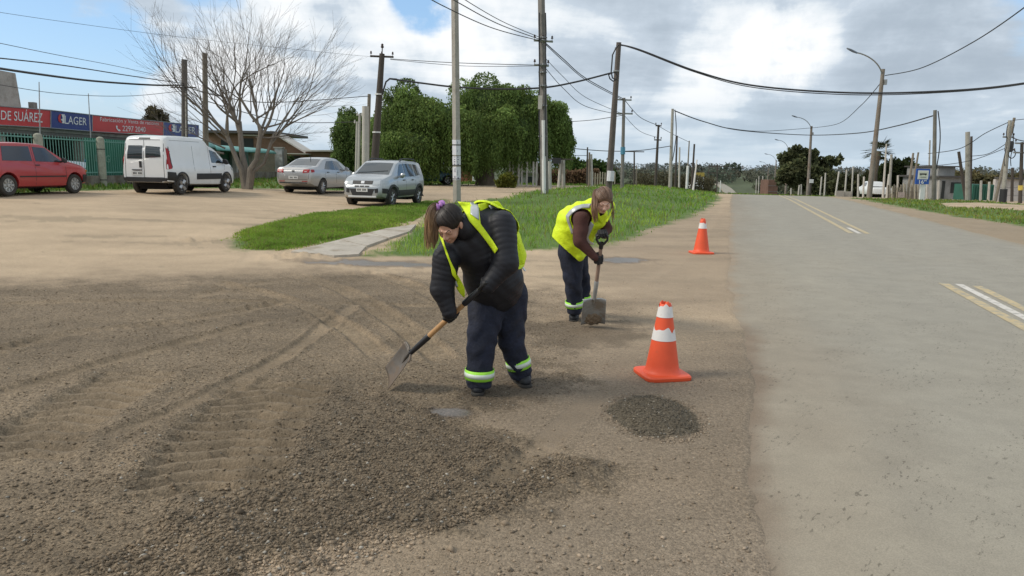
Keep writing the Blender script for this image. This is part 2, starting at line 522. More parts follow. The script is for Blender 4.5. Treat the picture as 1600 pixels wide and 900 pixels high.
def zones(x, y):
    """albedo, roughness and relief of the ground at world x,y"""
    l, t = lat(x, y), alo(x, y)
    near = (y < 60)
    w1 = fbm(x, y, 0.8, 4, 5); w2 = fbm(x, y, 4.0, 4, 6); w3 = fbm(x, y, 0.22, 3, 8)
    w6 = fbm(x, y, 9.0, 3, 16); w7 = fbm(x, y, 26.0, 2, 17)
    streak = fbm(x * 0.5 + y * 0.15, y * 2.2 - x * 0.4, 1.0, 4, 15)
    def m_(poly, soft, n1=0.3, n2=0.12):
        sd = poly_sd(x, y, poly) + w1 * n1 + w2 * n2 + (w6 * .10 + w7 * .07) * (n1 > 0.1)
        return 1 - sstep(sd, -soft, soft)
    def C(r, g, b): return np.array([r, g, b])
    col = np.broadcast_to(C(.44, .335, .225), (*x.shape, 3)).copy()          # dry sandy dirt
    s2 = fbm(x * .35 + y * .05, y * 1.6 - x * .15, 1.0, 5, 27, .6)
    col *= (1 + 0.10 * w1 + 0.08 * w2 + 0.14 * streak + .22 * s2)[..., None]
    col = np.where((s2 + .4 * w3 < -.35)[..., None], col * .5 + C(.28, .225, .15) * .5, col)
    def over(m, c):
        nonlocal col
        m = m[..., None] if m.ndim == col.ndim - 1 else m
        col = col * (1 - m) + c * m
    # compacted brown shoulder near the viewer
    sh = (1 - sstep(y + w1 * 1.2, 5.5, 9.5)) * sstep(x + w1 * 0.5, -1.6, 0.4)
    over(sh * 0.9, C(.185, .147, .106) * (1 + 0.13 * w2 + 0.14 * streak)[..., None])
    over(sh * sstep(w1 + 0.5 * streak, 0.25, 0.75) * 0.55, C(.27, .215, .158))
    over(sh * sstep(-w1 + 0.6 * w3, 0.25, 0.8) * 0.4, C(.125, .098, .072))
    shl = sstep(y, 7, 10) * (1 - sstep(y, 24, 40)) * sstep(x, 0.6, 1.6) * (1 - sstep(y, 40, 60))
    over(shl * 0.65, C(.275, .212, .148) * (1 + .1 * w2 + .12 * streak)[..., None])
    # spread road gravel, dark and damp
    g = m_(G_GRAVEL, 0.16 + .75 * sstep(y, 5.5, 8.5), 0.65, 0.30)
    over(m_(G_GRAVEL, 1.4, 1.2, .4) * .75, C(.27, .205, .138) * (1 + .14 * w2 + .22 * streak)[..., None])
    over(g * 0.95, C(.165, .126, .083) * (1 + 0.16 * w2 + 0.28 * streak + .14 * w6)[..., None])
    over(g * sstep(w1 * 0.6 + streak * 0.7, 0.22, 0.75) * 0.5, C(.215, .165, .112))
    dk = m_(G_DARK, 0.16, 0.45, 0.26)
    over(dk * 0.42, C(.105, .083, .057) * (1 + .2 * w6)[..., None])
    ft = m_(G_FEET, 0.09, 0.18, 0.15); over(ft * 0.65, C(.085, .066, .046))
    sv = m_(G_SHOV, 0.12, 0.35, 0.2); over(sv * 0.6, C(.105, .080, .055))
    # beige belt of dry crust between the gravel and the grass
    pd = np.hypot((x - PILE[0]) / 0.30, (y - PILE[1]) / 0.44) + w2 * 0.10 + w1 * 0.06
    pd = pd + w7 * .08; pile = 1 - sstep(pd, 0.93, 1.03)
    over(pile * 0.95, C(.098, .082, .058) * (1 + .1 * w2)[..., None])
    # damp seams
    pu = ground(585, 412); pu2 = ground(975, 406); pu3 = ground(706, 644)
    rough = np.full(x.shape, 0.93)
    w5 = fbm(x, y, 6.0, 3, 19)
    for q, a, b_ in ((pu, 1.0, 0.30), (pu2, 0.45, 0.42), (pu3, 0.13, 0.10)):
        d = np.hypot((x - q[0]) / a, (y - q[1]) / b_) + w2 * 0.6 + w1 * 0.35 + w5 * .4
        k = 1 - sstep(d, 0.75, 1.05)
        over((1 - sstep(d, 0.8, 1.7)) * 0.6, C(.12, .092, .066))
        over(k * 0.8, C(.12, .10, .082))
        rough = rough * (1 - k) + 0.30 * k
    wet = rough < 0.6
    # soil under grass
    gm = np.maximum.reduce([m_(G_GRASS_L, 0.22, 0.35, 0.2), m_(G_GRASS_M, 0.25, 0.4, 0.2), m_(G_GRASS_R, 0.3, 0.6, 0.2), m_(G_FENCE_GRASS, 0.3, 0.5, 0.1)])
    slab = m_(G_SLAB, 0.06, 0.0, 0.0)
    pr = m_(G_PATCH_R, 0.3, 0.3, 0.1)
    gm = gm * (1 - slab) * (1 - pr)
    gcol = C(.10, .16, .036) * (1 + .25 * w1 + .15 * w2)[..., None]
    over(gm, gcol)
    # gravelly verge right of the road
    rv = sstep(l, 6.2, 6.7) * (1 - sstep(l, 9.5, 11)) * (1 - gm) * (t < 60)
    over(rv * 0.6, C(.27, .215, .145) * (1 + .1 * w2)[..., None])
    # far country: meadow greens
    fm = sstep(t, 62, 90)
    over(fm, C(.075, .092, .045) * (1 + .25 * w3 + .15 * fbm(x, y, 1 / 40, 3, 50))[..., None])
    gravel = np.clip(g + ft * .4 + dk * 0.4 + pile * .5, 0, 1) * (1 - gm)
    return col, rough, gm, g, dk, pile, sh, wet

def road_edge(t):
    """lateral position of the ragged left border of the bare asphalt"""
    t = np.asarray(t, float)
    base = np.interp(t, [0, 2.5, 4.0, 6.5, 11, 45, 60], [0.22, 0.20, 0.13, 0.17, -0.05, -0.35, -0.3])
    return base + 0.07 * fbm(t, t * 0.3, 1.6, 3, 61) + 0.02 * fbm(t, t, 6.0, 2, 62)

CLODS = [(*ground(312, 377)[:2], .55), (*ground(462, 402)[:2], .6), (*ground(600, 397)[:2], .35), (*ground(845, 396)[:2], .3)]
def relief(x, y, g, dk, pile, wet):
    dz, bed = detail(x, y)
    l, t = lat(x, y), alo(x, y)
    fade = (1 - sstep(t, 60, 90))
    amp = 0.35 + 0.65 * g
    rel = dz * amp * fade
    pd = np.hypot((x - PILE[0]) / 0.30, (y - PILE[1]) / 0.44)
    rel += 0.055 * (1 - sstep(pd, 0.3, 1.05)) + pile * fbm(x, y, 14, 3, 70) * 0.012
    rel += dk * (fbm(x, y, 12, 3, 71) * 0.014 + fbm(x, y, 3, 3, 73) * 0.02 + 0.024)
    rel += g * fbm(x, y, 14, 3, 72) * 0.008
    for (cx_, cy_, r_) in CLODS:
        k_ = np.exp(-(((x - cx_) / r_) ** 2 + ((y - cy_) / (r_ * .55)) ** 2) ** 1.0)
        rel += k_ * np.maximum(fbm(x, y, 6, 3, 78) + .25, 0) * .13
    rel -= wet * rel * 0.9
    # under and beside the road: the dirt laps ragged over the asphalt edge
    e = road_edge(t)
    k = sstep(l - e, -0.5, 0.0)
    rel = rel * (1 - k * 0.92)
    rel += 0.005 * (1 - sstep(l - e, -0.02, 0.10)) * (l > -2) * sstep(l, -2, -0.3)
    rel -= 0.030 * sstep(l - e, -0.02, 0.16) * (1 - sstep(l, 6.3 + 0.1 * 1, 6.8)) 
    rel += sstep(l, 6.6, 7.2) * 0.02 * (t < 80)
    return rel, bed

def build_ground():
    an = np.radians(np.concatenate([np.linspace(-180, -46, 34)[:-1], np.linspace(-46, 46, 700), np.linspace(46, 180, 34)[1:-1]]))
    r = [0.25, 0.6, 1.0, 1.5, 1.9]
    rr = 2.2
    while rr < 11: r.append(rr); rr *= 1.0058
    while rr < 60: r.append(rr); rr *= 1.013
    while rr < 6500: r.append(rr); rr *= 1.05
    r = np.array(r)
    A, Rr = np.meshgrid(an, r)
    x = (np.sin(A) * Rr); y = (np.cos(A) * Rr)
    shp = x.shape
    x = x.ravel(); y = y.ravel()
    z = H(x, y)
    col, rough, gm, g, dk, pile, sh, wet = zones(x, y)
    near = y < 60
    rel, bed = relief(x, y, g, dk, pile, wet)
    l, t = lat(x, y), alo(x, y)
    z = z + rel
    col = col * (1 + bed[:, None] * ((.07 + .20 * sstep(y, 4.8, 7) * (1 + fbm(x, y, 3, 3, 44))) * (.18 + .82 * g))[:, None])
    gr = np.clip(.30 + .75 * g + .35 * sh + .4 * pile, 0, 1.1) * (1 - .6 * bed)
    n_r, n_a = shp
    i = np.arange(n_r - 1)[:, None] * n_a; j = np.arange(n_a)[None, :]
    j2 = (j + 1) % n_a
    Fq = np.stack([i + j, i + n_a + j, i + n_a + j2, i + j2], -1).reshape(-1, 4)
    Fq = Fq[:, ::-1]
    V = np.stack([x, y, z], -1)
    # central fan
    V = np.vstack([V, [[0, 0, 0.0]]])
    c4 = np.concatenate([np.clip(col, 0, 1), rough[:, None]], 1)
    c4 = np.vstack([c4, c4[:1]])
    cen = len(V) - 1
    me = np_mesh('ground', V, Fq, smooth=True, col=c4)
    ga = me.attributes.new('gr', 'FLOAT', 'POINT'); ga.data.foreach_set('value', np.append(gr, 0).astype(np.float32))
    mt = bpy.data.materials.new('dirt_ground'); mt.use_nodes = True
    nt = mt.node_tree; N, L = nt.nodes, nt.links
    b = N['Principled BSDF']
    at = N.new('ShaderNodeAttribute'); at.attribute_name = 'col'
    geo = N.new('ShaderNodeNewGeometry')
    def nz(scale, detail=6, rough=.65):
        n = N.new('ShaderNodeTexNoise'); n.inputs['Scale'].default_value = scale; n.inputs['Detail'].default_value = detail
        n.inputs['Roughness'].default_value = rough
        L.new(geo.outputs['Position'], n.inputs['Vector']); return n.outputs['Fac']
    def rng_(f, a, b_, lo, hi):
        mr = N.new('ShaderNodeMapRange'); L.new(f, mr.inputs[0])
        for k_, v in (('From Min', a), ('From Max', b_), ('To Min', lo), ('To Max', hi)): mr.inputs[k_].default_value = v
        return mr.outputs[0]
    def scale(c, f):
        vm = N.new('ShaderNodeVectorMath'); vm.operation = 'SCALE'; L.new(c, vm.inputs[0]); L.new(f, vm.inputs['Scale']); return vm.outputs[0]
    gat = N.new('ShaderNodeAttribute'); gat.attribute_name = 'gr'
    def amp_(f):
        a_ = N.new('ShaderNodeMath'); a_.operation = 'SUBTRACT'; L.new(f, a_.inputs[0]); a_.inputs[1].default_value = 1
        b_ = N.new('ShaderNodeMath'); b_.operation = 'MULTIPLY_ADD'; L.new(a_.outputs[0], b_.inputs[0]); L.new(gat.outputs['Fac'], b_.inputs[1]); b_.inputs[2].default_value = 1
        return b_.outputs[0]
    scale0 = scale
    def scale(c, f): return scale0(c, amp_(f))
    c = at.outputs['Color']
    c = scale(c, rng_(nz(38, 8, .7), .3, .7, .62, 1.38))
    c = scale(c, rng_(nz(170, 4, .7), .3, .7, .55, 1.45))
    vor = N.new('ShaderNodeTexVoronoi'); vor.inputs['Scale'].default_value = 95; vor.feature = 'F1'
    L.new(geo.outputs['Position'], vor.inputs['Vector'])
    sepc = N.new('ShaderNodeSeparateColor'); L.new(vor.outputs['Color'], sepc.inputs[0])
    c = scale(c, rng_(sepc.outputs[0], 0, 1, .68, 1.32))
    L.new(c, b.inputs['Base Color'])
    L.new(at.outputs['Alpha'], b.inputs['Roughness'])
    bp = N.new('ShaderNodeBump'); bp.inputs['Distance'].default_value = 0.012
    ms = N.new('ShaderNodeMath'); ms.operation = 'MULTIPLY'; L.new(at.outputs['Alpha'], ms.inputs[0]); ms.inputs[1].default_value = 0.55
    L.new(ms.outputs[0], bp.inputs['Strength']); L.new(nz(45, 8, .7), bp.inputs['Height'])
    bp2 = N.new('ShaderNodeBump'); bp2.inputs['Distance'].default_value = 0.006; L.new(ms.outputs[0], bp2.inputs['Strength'])
    L.new(vor.outputs['Distance'], bp2.inputs['Height']); bp2.invert = True
    L.new(bp.outputs[0], bp2.inputs['Normal'])
    L.new(bp2.outputs[0], b.inputs['Normal'])
    b.inputs['Specular IOR Level'].default_value = 0.3
    o = link('ground', me, mt)
    tag(o, kind='structure')
build_ground()

# ------------------------------------------------------------------ the road
def build_road():
    tt = np.concatenate([np.arange(-3, 14, 0.06), np.arange(14, 60, 0.4), np.arange(60, 1200, 6.0)])
    ll = np.concatenate([np.linspace(-0.55, 0.6, 24), np.linspace(0.7, 6.6, 28)])
    T, Lx = np.meshgrid(tt, ll, indexing='ij')
    # far beyond the crest the road bends a little to the left
    bend = -np.clip(T - 230, 0, None) ** 2 / 3600.0 * 0.55
    redge = np.where(Lx > 6.4, 0.12 * fbm(T, T * 0.2, 0.9, 3, 66), 0)
    x = (Lx + bend + redge) * CA + T * SA; y = -(Lx + bend + redge) * SA + T * CA
    z = profile(T) + np.where(T > 150, (H(x, y) - profile(T)) + 0.12, 0.0) + 0.0 * x
    z = z - 0.002
    n, m_ = T.shape
    i = np.arange(n - 1)[:, None] * m_; j = np.arange(m_ - 1)[None, :]
    Fq = np.stack([i + j, i + j + 1, i + m_ + j + 1, i + m_ + j], -1).reshape(-1, 4)
    xf, yf, lf, tf = x.ravel(), y.ravel(), Lx.ravel(), T.ravel()
    w1 = fbm(xf, yf, 0.35, 4, 80); w2 = fbm(xf, yf, 2.0, 4, 81)
    w3 = fbm(lf * 2.0, tf * 0.25, 1.0, 4, 82)
    col = np.broadcast_to(np.array([.295, .272, .222]), (len(xf), 3)).copy()
    dust = np.clip(0.55 - 0.22 * (lf - 0.2) + 0.35 * w1 + 0.25 * w3, 0, 1) * (1 - sstep(tf, 10, 22))
    dust = np.maximum(dust, np.clip(0.35 * w1 + .3 * (1 - sstep(tf, 5, 11)), 0, 1))
    col = col * (1 - dust[:, None] * .75) + np.array([.335, .288, .212]) * dust[:, None] * .75
    e = road_edge(tf)
    d2 = 1 - sstep(lf - e + .12 * w2 + .06 * fbm(xf, yf, 7, 3, 83), -.02, 0.20)
    d3 = 1 - sstep(lf - e + .5 * w1 + .3 * w2, 0.0, 1.3)
    col = col * (1 - d3[:, None] * .5) + np.array([.27, .22, .16]) * d3[:, None] * .5
    nc = (1 - sstep(yf, 6, 9))[:, None]; ec = np.array([.195, .142, .097]) * nc + np.array([.31, .235, .16]) * (1 - nc)
    col = col * (1 - d2[:, None] * .9) + ec * d2[:, None] * .9
    rd = sstep(lf, 6.2, 6.6)
    col = col * (1 - rd[:, None] * .6) + np.array([.27, .22, .15]) * rd[:, None] * .6
    col *= (1 + 0.05 * w2 + 0.06 * w3)[:, None]
    me = np_mesh('road', np.stack([xf, yf, z.ravel()], -1), Fq, smooth=True, col=col)
    mt = bpy.data.materials.new('asphalt'); mt.use_nodes = True
    nt = mt.node_tree; N, L = nt.nodes, nt.links
    b = N['Principled BSDF']; b.inputs['Roughness'].default_value = 0.85; b.inputs['Specular IOR Level'].default_value = .35
    at = N.new('ShaderNodeAttribute'); at.attribute_name = 'col'
    geo = N.new('ShaderNodeNewGeometry')
    mp = N.new('ShaderNodeMapping'); mp.inputs['Rotation'].default_value = (0, 0, RA)
    L.new(geo.outputs['Position'], mp.inputs[0])
    def nz(scale, det=6, rough=.6, v=None):
        n = N.new('ShaderNodeTexNoise'); n.inputs['Scale'].default_value = scale; n.inputs['Detail'].default_value = det; n.inputs['Roughness'].default_value = rough
        L.new(v or mp.outputs[0], n.inputs['Vector']); return n.outputs['Fac']
    def rng_(f, a, b_, lo, hi):
        mr = N.new('ShaderNodeMapRange'); L.new(f, mr.inputs[0]); mr.interpolation_type = 'SMOOTHSTEP'
        for k_, v in (('From Min', a), ('From Max', b_), ('To Min', lo), ('To Max', hi)): mr.inputs[k_].default_value = v
        return mr.outputs[0]
    def scale(c, f):
        vm = N.new('ShaderNodeVectorMath'); vm.operation = 'SCALE'; L.new(c, vm.inputs[0]); L.new(f, vm.inputs['Scale']); return vm.outputs[0]
    c = scale(at.outputs['Color'], rng_(nz(3, 8, .7), .3, .7, .93, 1.07))
    c = scale(c, rng_(nz(140, 4, .7), .3, .7, .84, 1.16))
    # dark crumbs of dirt dropped by tyres, stretched along the traffic
    mp2 = N.new('ShaderNodeMapping'); mp2.inputs['Rotation'].default_value = (0, 0, math.radians(-52)); 
    L.new(geo.outputs['Position'], mp2.inputs[0])
    mp3 = N.new('ShaderNodeMapping'); mp3.inputs['Scale'].default_value = (1.0, 2.6, 1)
    L.new(mp2.outputs[0], mp3.inputs[0])
    crumbs = rng_(nz(13, 4, .75, mp3.outputs[0]), .585, .625, 0, 1)
    where = rng_(nz(1.3, 3, .5, mp3.outputs[0]), .47, .56, 0, 1)
    mm = N.new('ShaderNodeMath'); mm.operation = 'MULTIPLY'; L.new(crumbs, mm.inputs[0]); L.new(where, mm.inputs[1])
    m2 = N.new('ShaderNodeMath'); m2.operation = 'MULTIPLY'; L.new(mm.outputs[0], m2.inputs[0]); m2.inputs[1].default_value = .62
    mx = N.new('ShaderNodeMix'); mx.data_type = 'RGBA'; L.new(m2.outputs[0], mx.inputs[0]); L.new(c, mx.inputs[6]); mx.inputs[7].default_value = (.085, .07, .05, 1)
    L.new(mx.outputs[2], b.inputs['Base Color'])
    bp = N.new('ShaderNodeBump'); bp.inputs['Distance'].default_value = .004; bp.inputs['Strength'].default_value = .35
    L.new(nz(160, 3, .7), bp.inputs['Height']); L.new(bp.outputs[0], b.inputs['Normal'])
    o = link('road', me, mt); tag(o, kind='structure')
    # painted centre lines: worn yellow pair with a white line between, in stretches with bare gaps
    ymat = mat('worn_yellow_paint', (.50, .395, .22), .75, noise=[(3, .10), (60, .12)], stain=(9, (.30, .28, .23), .54, .85))
    wmat = mat('worn_white_paint', (.62, .58, .52), .75, noise=[(3, .08), (60, .1)], stain=(9, (.30, .28, .24), .58, .85))
    def strip(name, l0, l1, t0, t1, mt_, dz=0.004):
        ts = np.linspace(t0, t1, max(2, int((t1 - t0) / 0.5) + 1))
        V, F = [], []
        for q in ts:
            sk = 0.0
            for l_ in (l0, l1):
                x_, y_ = from_road(l_ + sk, q); V.append((x_, y_, float(profile(q)) - 0.002 + dz))
        F = [[2 * k, 2 * k + 1, 2 * k + 3, 2 * k + 2] for k in range(len(ts) - 1)]
        me = np_mesh(name, np.array(V), F); o = link(name, me, mt_); tag(o, kind='structure')
    def along(px, py):
        g_ = ground(px, py); return float(alo(g_[0], g_[1]))
    t_a, t_b, t_c = along(1480, 443), along(1340, 365), 75.0
    strip('road_marking_yellow', 2.98, 3.12, -2, t_a, ymat); strip('road_marking_white', 3.20, 3.31, -2, t_a, wmat); strip('road_marking_yellow', 3.40, 3.53, -2, t_a - .1, ymat)
    strip('road_marking_yellow', 2.98, 3.12, t_b, t_c, ymat); strip('road_marking_yellow', 3.40, 3.53, t_b, t_c, ymat)
    strip('road_marking_white', 3.20, 3.31, t_b, t_b + 2.2, wmat)
    0 and strip('road_marking_worn', 3.0, 3.1, t_a + 0.3, t_b - .3, mat('faint_paint', (.33, .30, .235), .8, noise=(6, .08), stain=(6, (.255, .25, .23), .5, .9)), 0.003)
build_road()

# ------------------------------------------------------------------ shared materials
M_CONC = mat('weathered_concrete', (.36, .34, .30), .9, noise=[(1.5, .15), (14, .12)], bump=(25, .3), stain=(2.5, (.2, .18, .15), .58, .5))
M_CONC_L = mat('pale_concrete', (.50, .47, .42), .9, noise=[(2, .12), (20, .1)], bump=(25, .3))
M_CONC_D = mat('grey_concrete_pole', (.19, .18, .165), .9, noise=[(3, .2), (25, .15)], bump=(30, .3))
M_WOOD_D = mat('dark_weathered_wood', (.075, .062, .052), .9, noise=[(6, .3)], stretch=(12, 12, .8), bump=(8, .4))
M_WOOD_G = mat('grey_wood', (.22, .19, .15), .9, noise=[(5, .3)], stretch=(10, 10, .8), bump=(8, .4))
M_WOOD_P = mat('pale_wood', (.40, .35, .27), .9, noise=[(5, .25)], stretch=(10, 10, .8), bump=(8, .4))
M_WHITE = mat('white_paint', (.72, .72, .70), .6, noise=[(3, .08)])
M_BLACK = mat('black_rubber', (.02, .02, .021), .6)
M_WIRE = mat('black_cable', (.025, .025, .028), .6)
M_METAL = mat('galvanised_metal', (.35, .36, .36), .5, .6, noise=(8, .15))
M_GREEN = mat('green_paint', (.018, .16, .10), .55, noise=[(2, .15), (20, .08)])
M_GREENL = mat('faded_green_paint', (.15, .33, .28), .6, noise=[(3, .15)])
M_BRICK = mat('brown_brick', (.19, .115, .075), .95, noise=[(3, .2), (22, .28)], bump=(20, .4))
M_DARKIN = mat('dim_interior', (.03, .035, .033), .9)

# ------------------------------------------------------------------ grass
def inside_poly(x, y, poly):
    return poly_sd(x, y, poly) < 0

def scatter_in(poly, n, pad=0.0):
    q = np.array(poly); lo, hi = q.min(0), q.max(0)
    x = rng.uniform(lo[0], hi[0], n); y = lo[1] * (hi[1] / lo[1]) ** rng.uniform(0, 1, n)
    k = poly_sd(x, y, poly) + 0.15 * fbm(x, y, 1.2, 3, 5) < pad
    return x[k], y[k]

def blades(name, label, x, y, h, w, base, lean=0.5, dry=0.0, seg=2, zfun=None, hm=1.0):
    n = len(x)
    z = H(x, y) + 0.004
    if zfun is not None: z = zfun(x, y)
    a = rng.uniform(0, 2 * PI, n); la = rng.uniform(0, 2 * PI, n)
    hh = h * rng.uniform(0.55, 1.25, n) * (1 + 0.5 * fbm(x, y, 1.6, 3, 90)) * hm; ww = w * rng.uniform(.6, 1.2, n)
    ln = rng.uniform(0.1, 1.0, n) * lean * hh
    dx, dy = np.cos(a) * ww / 2, np.sin(a) * ww / 2
    lx, ly = np.cos(la) * ln, np.sin(la) * ln
    p0 = np.stack([x - dx, y - dy, z - .01], -1); p1 = np.stack([x + dx, y + dy, z - .01], -1)
    m0 = np.stack([x - dx * .8 + lx * .35, y - dy * .8 + ly * .35, z + hh * .6], -1)
    m1 = np.stack([x + dx * .8 + lx * .35, y + dy * .8 + ly * .35, z + hh * .6], -1)
    tp = np.stack([x + lx, y + ly, z + hh], -1)
    V = np.stack([p0, p1, m1, m0, tp], 1).reshape(-1, 3)
    i = np.arange(n)[:, None] * 5
    F = np.concatenate([i + np.array([[0, 1, 2]]), i + np.array([[0, 2, 3]]), i + np.array([[3, 2, 4]])])
    g = rng.uniform(.75, 1.25, (n, 1)); 
    patch = fbm(x, y, 0.5, 3, 33)[:, None]; patch2 = fbm(x, y, 2.1, 3, 34)[:, None]
    c = np.array(base)[None] * g * (1 + .35 * patch + .3 * patch2) * (1 + np.array([[.5, .1, 0]]) * np.clip(patch + .3, 0, 1))
    dm = (rng.uniform(0, 1, (n, 1)) < np.clip(dry + .35 * np.clip(patch2, 0, 1), 0, 1)) * 1.0
    c = c * (1 - dm) + np.array([.26, .23, .09]) * g * dm
    c5 = np.repeat(c, 5, 0).reshape(n, 5, 3); c5[:, :2] *= .9
    me = np_mesh(name, V, F.astype(np.int32), col=np.clip(c5.reshape(-1, 3), 0, 1))
    o = link(name, me, M_BLADE); tag(o, label, 'grass', kind='stuff')
    return o
M_BLADE = mat('grass_blades', (.08, .15, .03), .7, attr=True, spec=.25)
def translucent(m_, f):
    nt = m_.node_tree; b = nt.nodes['Principled BSDF']; out = nt.nodes['Material Output']
    t = nt.nodes.new('ShaderNodeBsdfTranslucent'); mx = nt.nodes.new('ShaderNodeMixShader'); mx.inputs[0].default_value = f
    nt.links.new(b.inputs['Base Color'].links[0].from_socket, t.inputs[0])
    nt.links.new(b.outputs[0], mx.inputs[1]); nt.links.new(t.outputs[0], mx.inputs[2]); nt.links.new(mx.outputs[0], out.inputs[0])
translucent(M_BLADE, .45)

def dens(x, y, near, far):
    """keep fewer blades with distance"""
    d = np.hypot(x, y)
    keep = rng.uniform(0, 1, len(x)) < np.clip((near / d) ** 0.9, 0.03, 1)
    return keep
SL = G_SLAB
def grow(poly, n, name, label, h, w, base, **k):
    x, y = scatter_in(poly, n, .4)
    keep = dens(x, y, 14, 0) & (poly_sd(x, y, SL) > 0.03) & (poly_sd(x, y, G_PATCH_R) > -0.1)
    x, y = x[keep], y[keep]
    sd = -poly_sd(x, y, poly) + .30 * fbm(x, y, 1.5, 3, 7) + .25 * fbm(x, y, 5, 2, 8)
    kk = rng.uniform(0, 1, len(x)) < sstep(sd, -.45, .45) ** 2
    x, y, sd = x[kk], y[kk], sd[kk]
    d = np.hypot(x, y)
    wf = np.clip(d / 14, 1, 4)
    return blades(name, label, x, y, h, w * wf * 1.1, base, hm=.35 + .65 * sstep(sd, 0, .5), **k)
grow(G_GRASS_L, 150000, 'grass', 'green grass on the wedge of ground left of the concrete path', .10, .014, (.18, .33, .048), lean=1.1, dry=.14)
grow(G_GRASS_M, 560000, 'grass', 'long bright green grass on the verge behind the two workers', .15, .016, (.19, .35, .052), lean=1.0, dry=.10)
grow(G_GRASS_R, 160000, 'grass', 'short green grass on the verge right of the road', .12, .02, (.16, .25, .05), lean=.8, dry=.16)
grow(G_FENCE_GRASS, 260000, 'grass', 'rough green grass along the fences and under the far trees', .15, .022, (.11, .20, .035), lean=.7, dry=.10)
# taller weeds scattered through the verge
x, y = scatter_in(G_GRASS_M, 9000); k = (y > 16); x, y = x[k], y[k]
blades('weeds', 'tall yellow green weeds standing in the verge by the road', x, y, .30, .022, (.18, .22, .05), lean=.7, dry=.25)

# concrete footpath slabs through the grass
M_SLAB = mat('path_concrete', (.43, .385, .32), .92, noise=[(1.2, .12), (12, .12)], bump=(30, .35), stain=(2.0, (.24, .19, .13), .58, .7))
def slab_piece(px_poly, name='path_slab'):
    pts = [ground(*p) for p in px_poly]
    mb = MB(); mb.prism([(p[0], p[1], p[2] - .06) for p in pts], (0, 0, .10))
    o = mb.build(name, M_SLAB); return o
path_root = thing('concrete_path', 'short path of pale concrete slabs crossing the grass left of the worker', 'path', tuple(ground(560, 380)))
for q in ([(455, 396), (522, 403), (560, 401), (572, 388), (530, 378)], [(531, 377.5), (573, 387.5), (607, 375), (575, 367)], [(576, 366.5), (608, 374.5), (640, 364), (650, 353), (603, 360)]):
    o = slab_piece(q); bpy.context.view_layer.update(); o.parent = path_root; o.matrix_parent_inverse = path_root.matrix_world.inverted() if False else Matrix.Translation(-Vector(path_root.location))

# ------------------------------------------------------------------ poles and wires
def rel(root, p):
    return Vector(p) - Vector(root.location)

def pole(label, base, top, r0, r1, material, group='utility poles', square=False, name='utility_pole', sink=.3):
    """base/top: (px,py,Y); the pole stands on the ground under its base"""
    b = P(*base); t = P(*top)
    if square is None: square = False
    gz = float(H(b[0], b[1]))
    k = (gz - b[2])
    b2 = b + (t - b) * ((gz - b[2]) / (t[2] - b[2]))
    root = thing(name, label, 'pole', (float(b2[0]), float(b2[1]), gz), 0, group)
    b3 = b2 - (t - b2) / np.linalg.norm(t - b2) * sink
    if base[2] > 43: r0, r1 = r0 * .8, r1 * .8
    mb = MB()
    mb.tube([rel(root, b3), rel(root, b2 + (t - b2) * .5), rel(root, t)], [r0, (r0 + r1) / 2, r1], 4 if square else 10, twist=PI / 4 if square else 0)
    mb.build('shaft', material, root, smooth=not square)
    root['_r'] = 0; del root['_r']
    return root, b2, t

def at(b, t, f):
    return b + (t - b) * f

def pins(root, c, w, axis, mt_=None, n=3, r=.035, h=.14, bar=True):
    """a crossarm with insulators"""
    c = np.array(c); ax = np.array(axis) / np.linalg.norm(axis)
    if bar:
        mb = MB(); mb.tube([rel(root, c - ax * w / 2), rel(root, c + ax * w / 2)], .05, 4, twist=PI / 4); mb.build('crossarm', mt_ or M_WOOD_D, root)
    for k in range(n):
        q = c + ax * w * (k / (n - 1) - .5) * .92
        ins = MB(); 
        z0 = q + np.array([0, 0, .05])
        ins.lathe([(.012, -.05), (.012, .06), (.05, .07), (.055, .10), (.035, .13), (.045, .16), (.02, .20), (0, .205)], 8, rel(root, z0))
        ins.build('insulator', M_INS, root, smooth=True)
M_INS = mat('brown_porcelain', (.05, .03, .025), .3)

# P1: pale square concrete pole with posters
r1, b1, t1 = pole('tall pale concrete pole with paper posters, nearest of the poles', (714, 309, 30), (710, -60, 29.6), .16, .135, M_CONC, square=True)
M_PAPER = mat('white_paper', (.66, .66, .70), .8, noise=(10, .08))
M_INK = mat('dark_print', (.12, .10, .18), .8, noise=(20, .3))
def poster(root, b, t, f0, f1, r, lines):
    p0, p1 = at(b, t, f0), at(b, t, f1)
    ring = MB(); ring.tube([rel(root, p0), rel(root, p1)], r, 4, twist=PI / 4, cap=False)
    s = ring.build('poster', M_PAPER, root)
    for (g0, g1, u0, u1) in lines:
        q0, q1 = at(b, t, f0 + (f1 - f0) * g0), at(b, t, f0 + (f1 - f0) * g1)
        k = r * .705
        vs = [q0 + np.array([k * u0, -k - .004, 0]), q0 + np.array([k * u1, -k - .004, 0]), q1 + np.array([k * u1, -k - .004, 0]), q1 + np.array([k * u0, -k - .004, 0])]
        mb = MB(); mb.prism([tuple(rel(root, v)) for v in vs], (0, .003, 0)); mb.build('poster_print', M_INK, root)
hh = (t1 - b1)[2]
def fz(py): return (309 - py) / (309 + 60)
poster(r1, b1, t1, fz(272), fz(251), .1635, [(.15, .3, -.7, .2), (.35, .75, -.1, .5), (.6, .9, -.6, -.2), (.1, .2, .3, .8)])
poster(r1, b1, t1, fz(249), fz(234), .1632, [(.1, .2, -.8, .8), (.35, .45, -.8, .6), (.6, .7, -.7, .8), (.85, .95, -.6, .7)])
poster(r1, b1, t1, fz(232), fz(217), .1630, [(.3, .55, -.4, .5), (.6, .75, -.2, .2)])
poster(r1, b1, t1, fz(215), fz(208), .1628, [(.1, .6, .3, .5)])
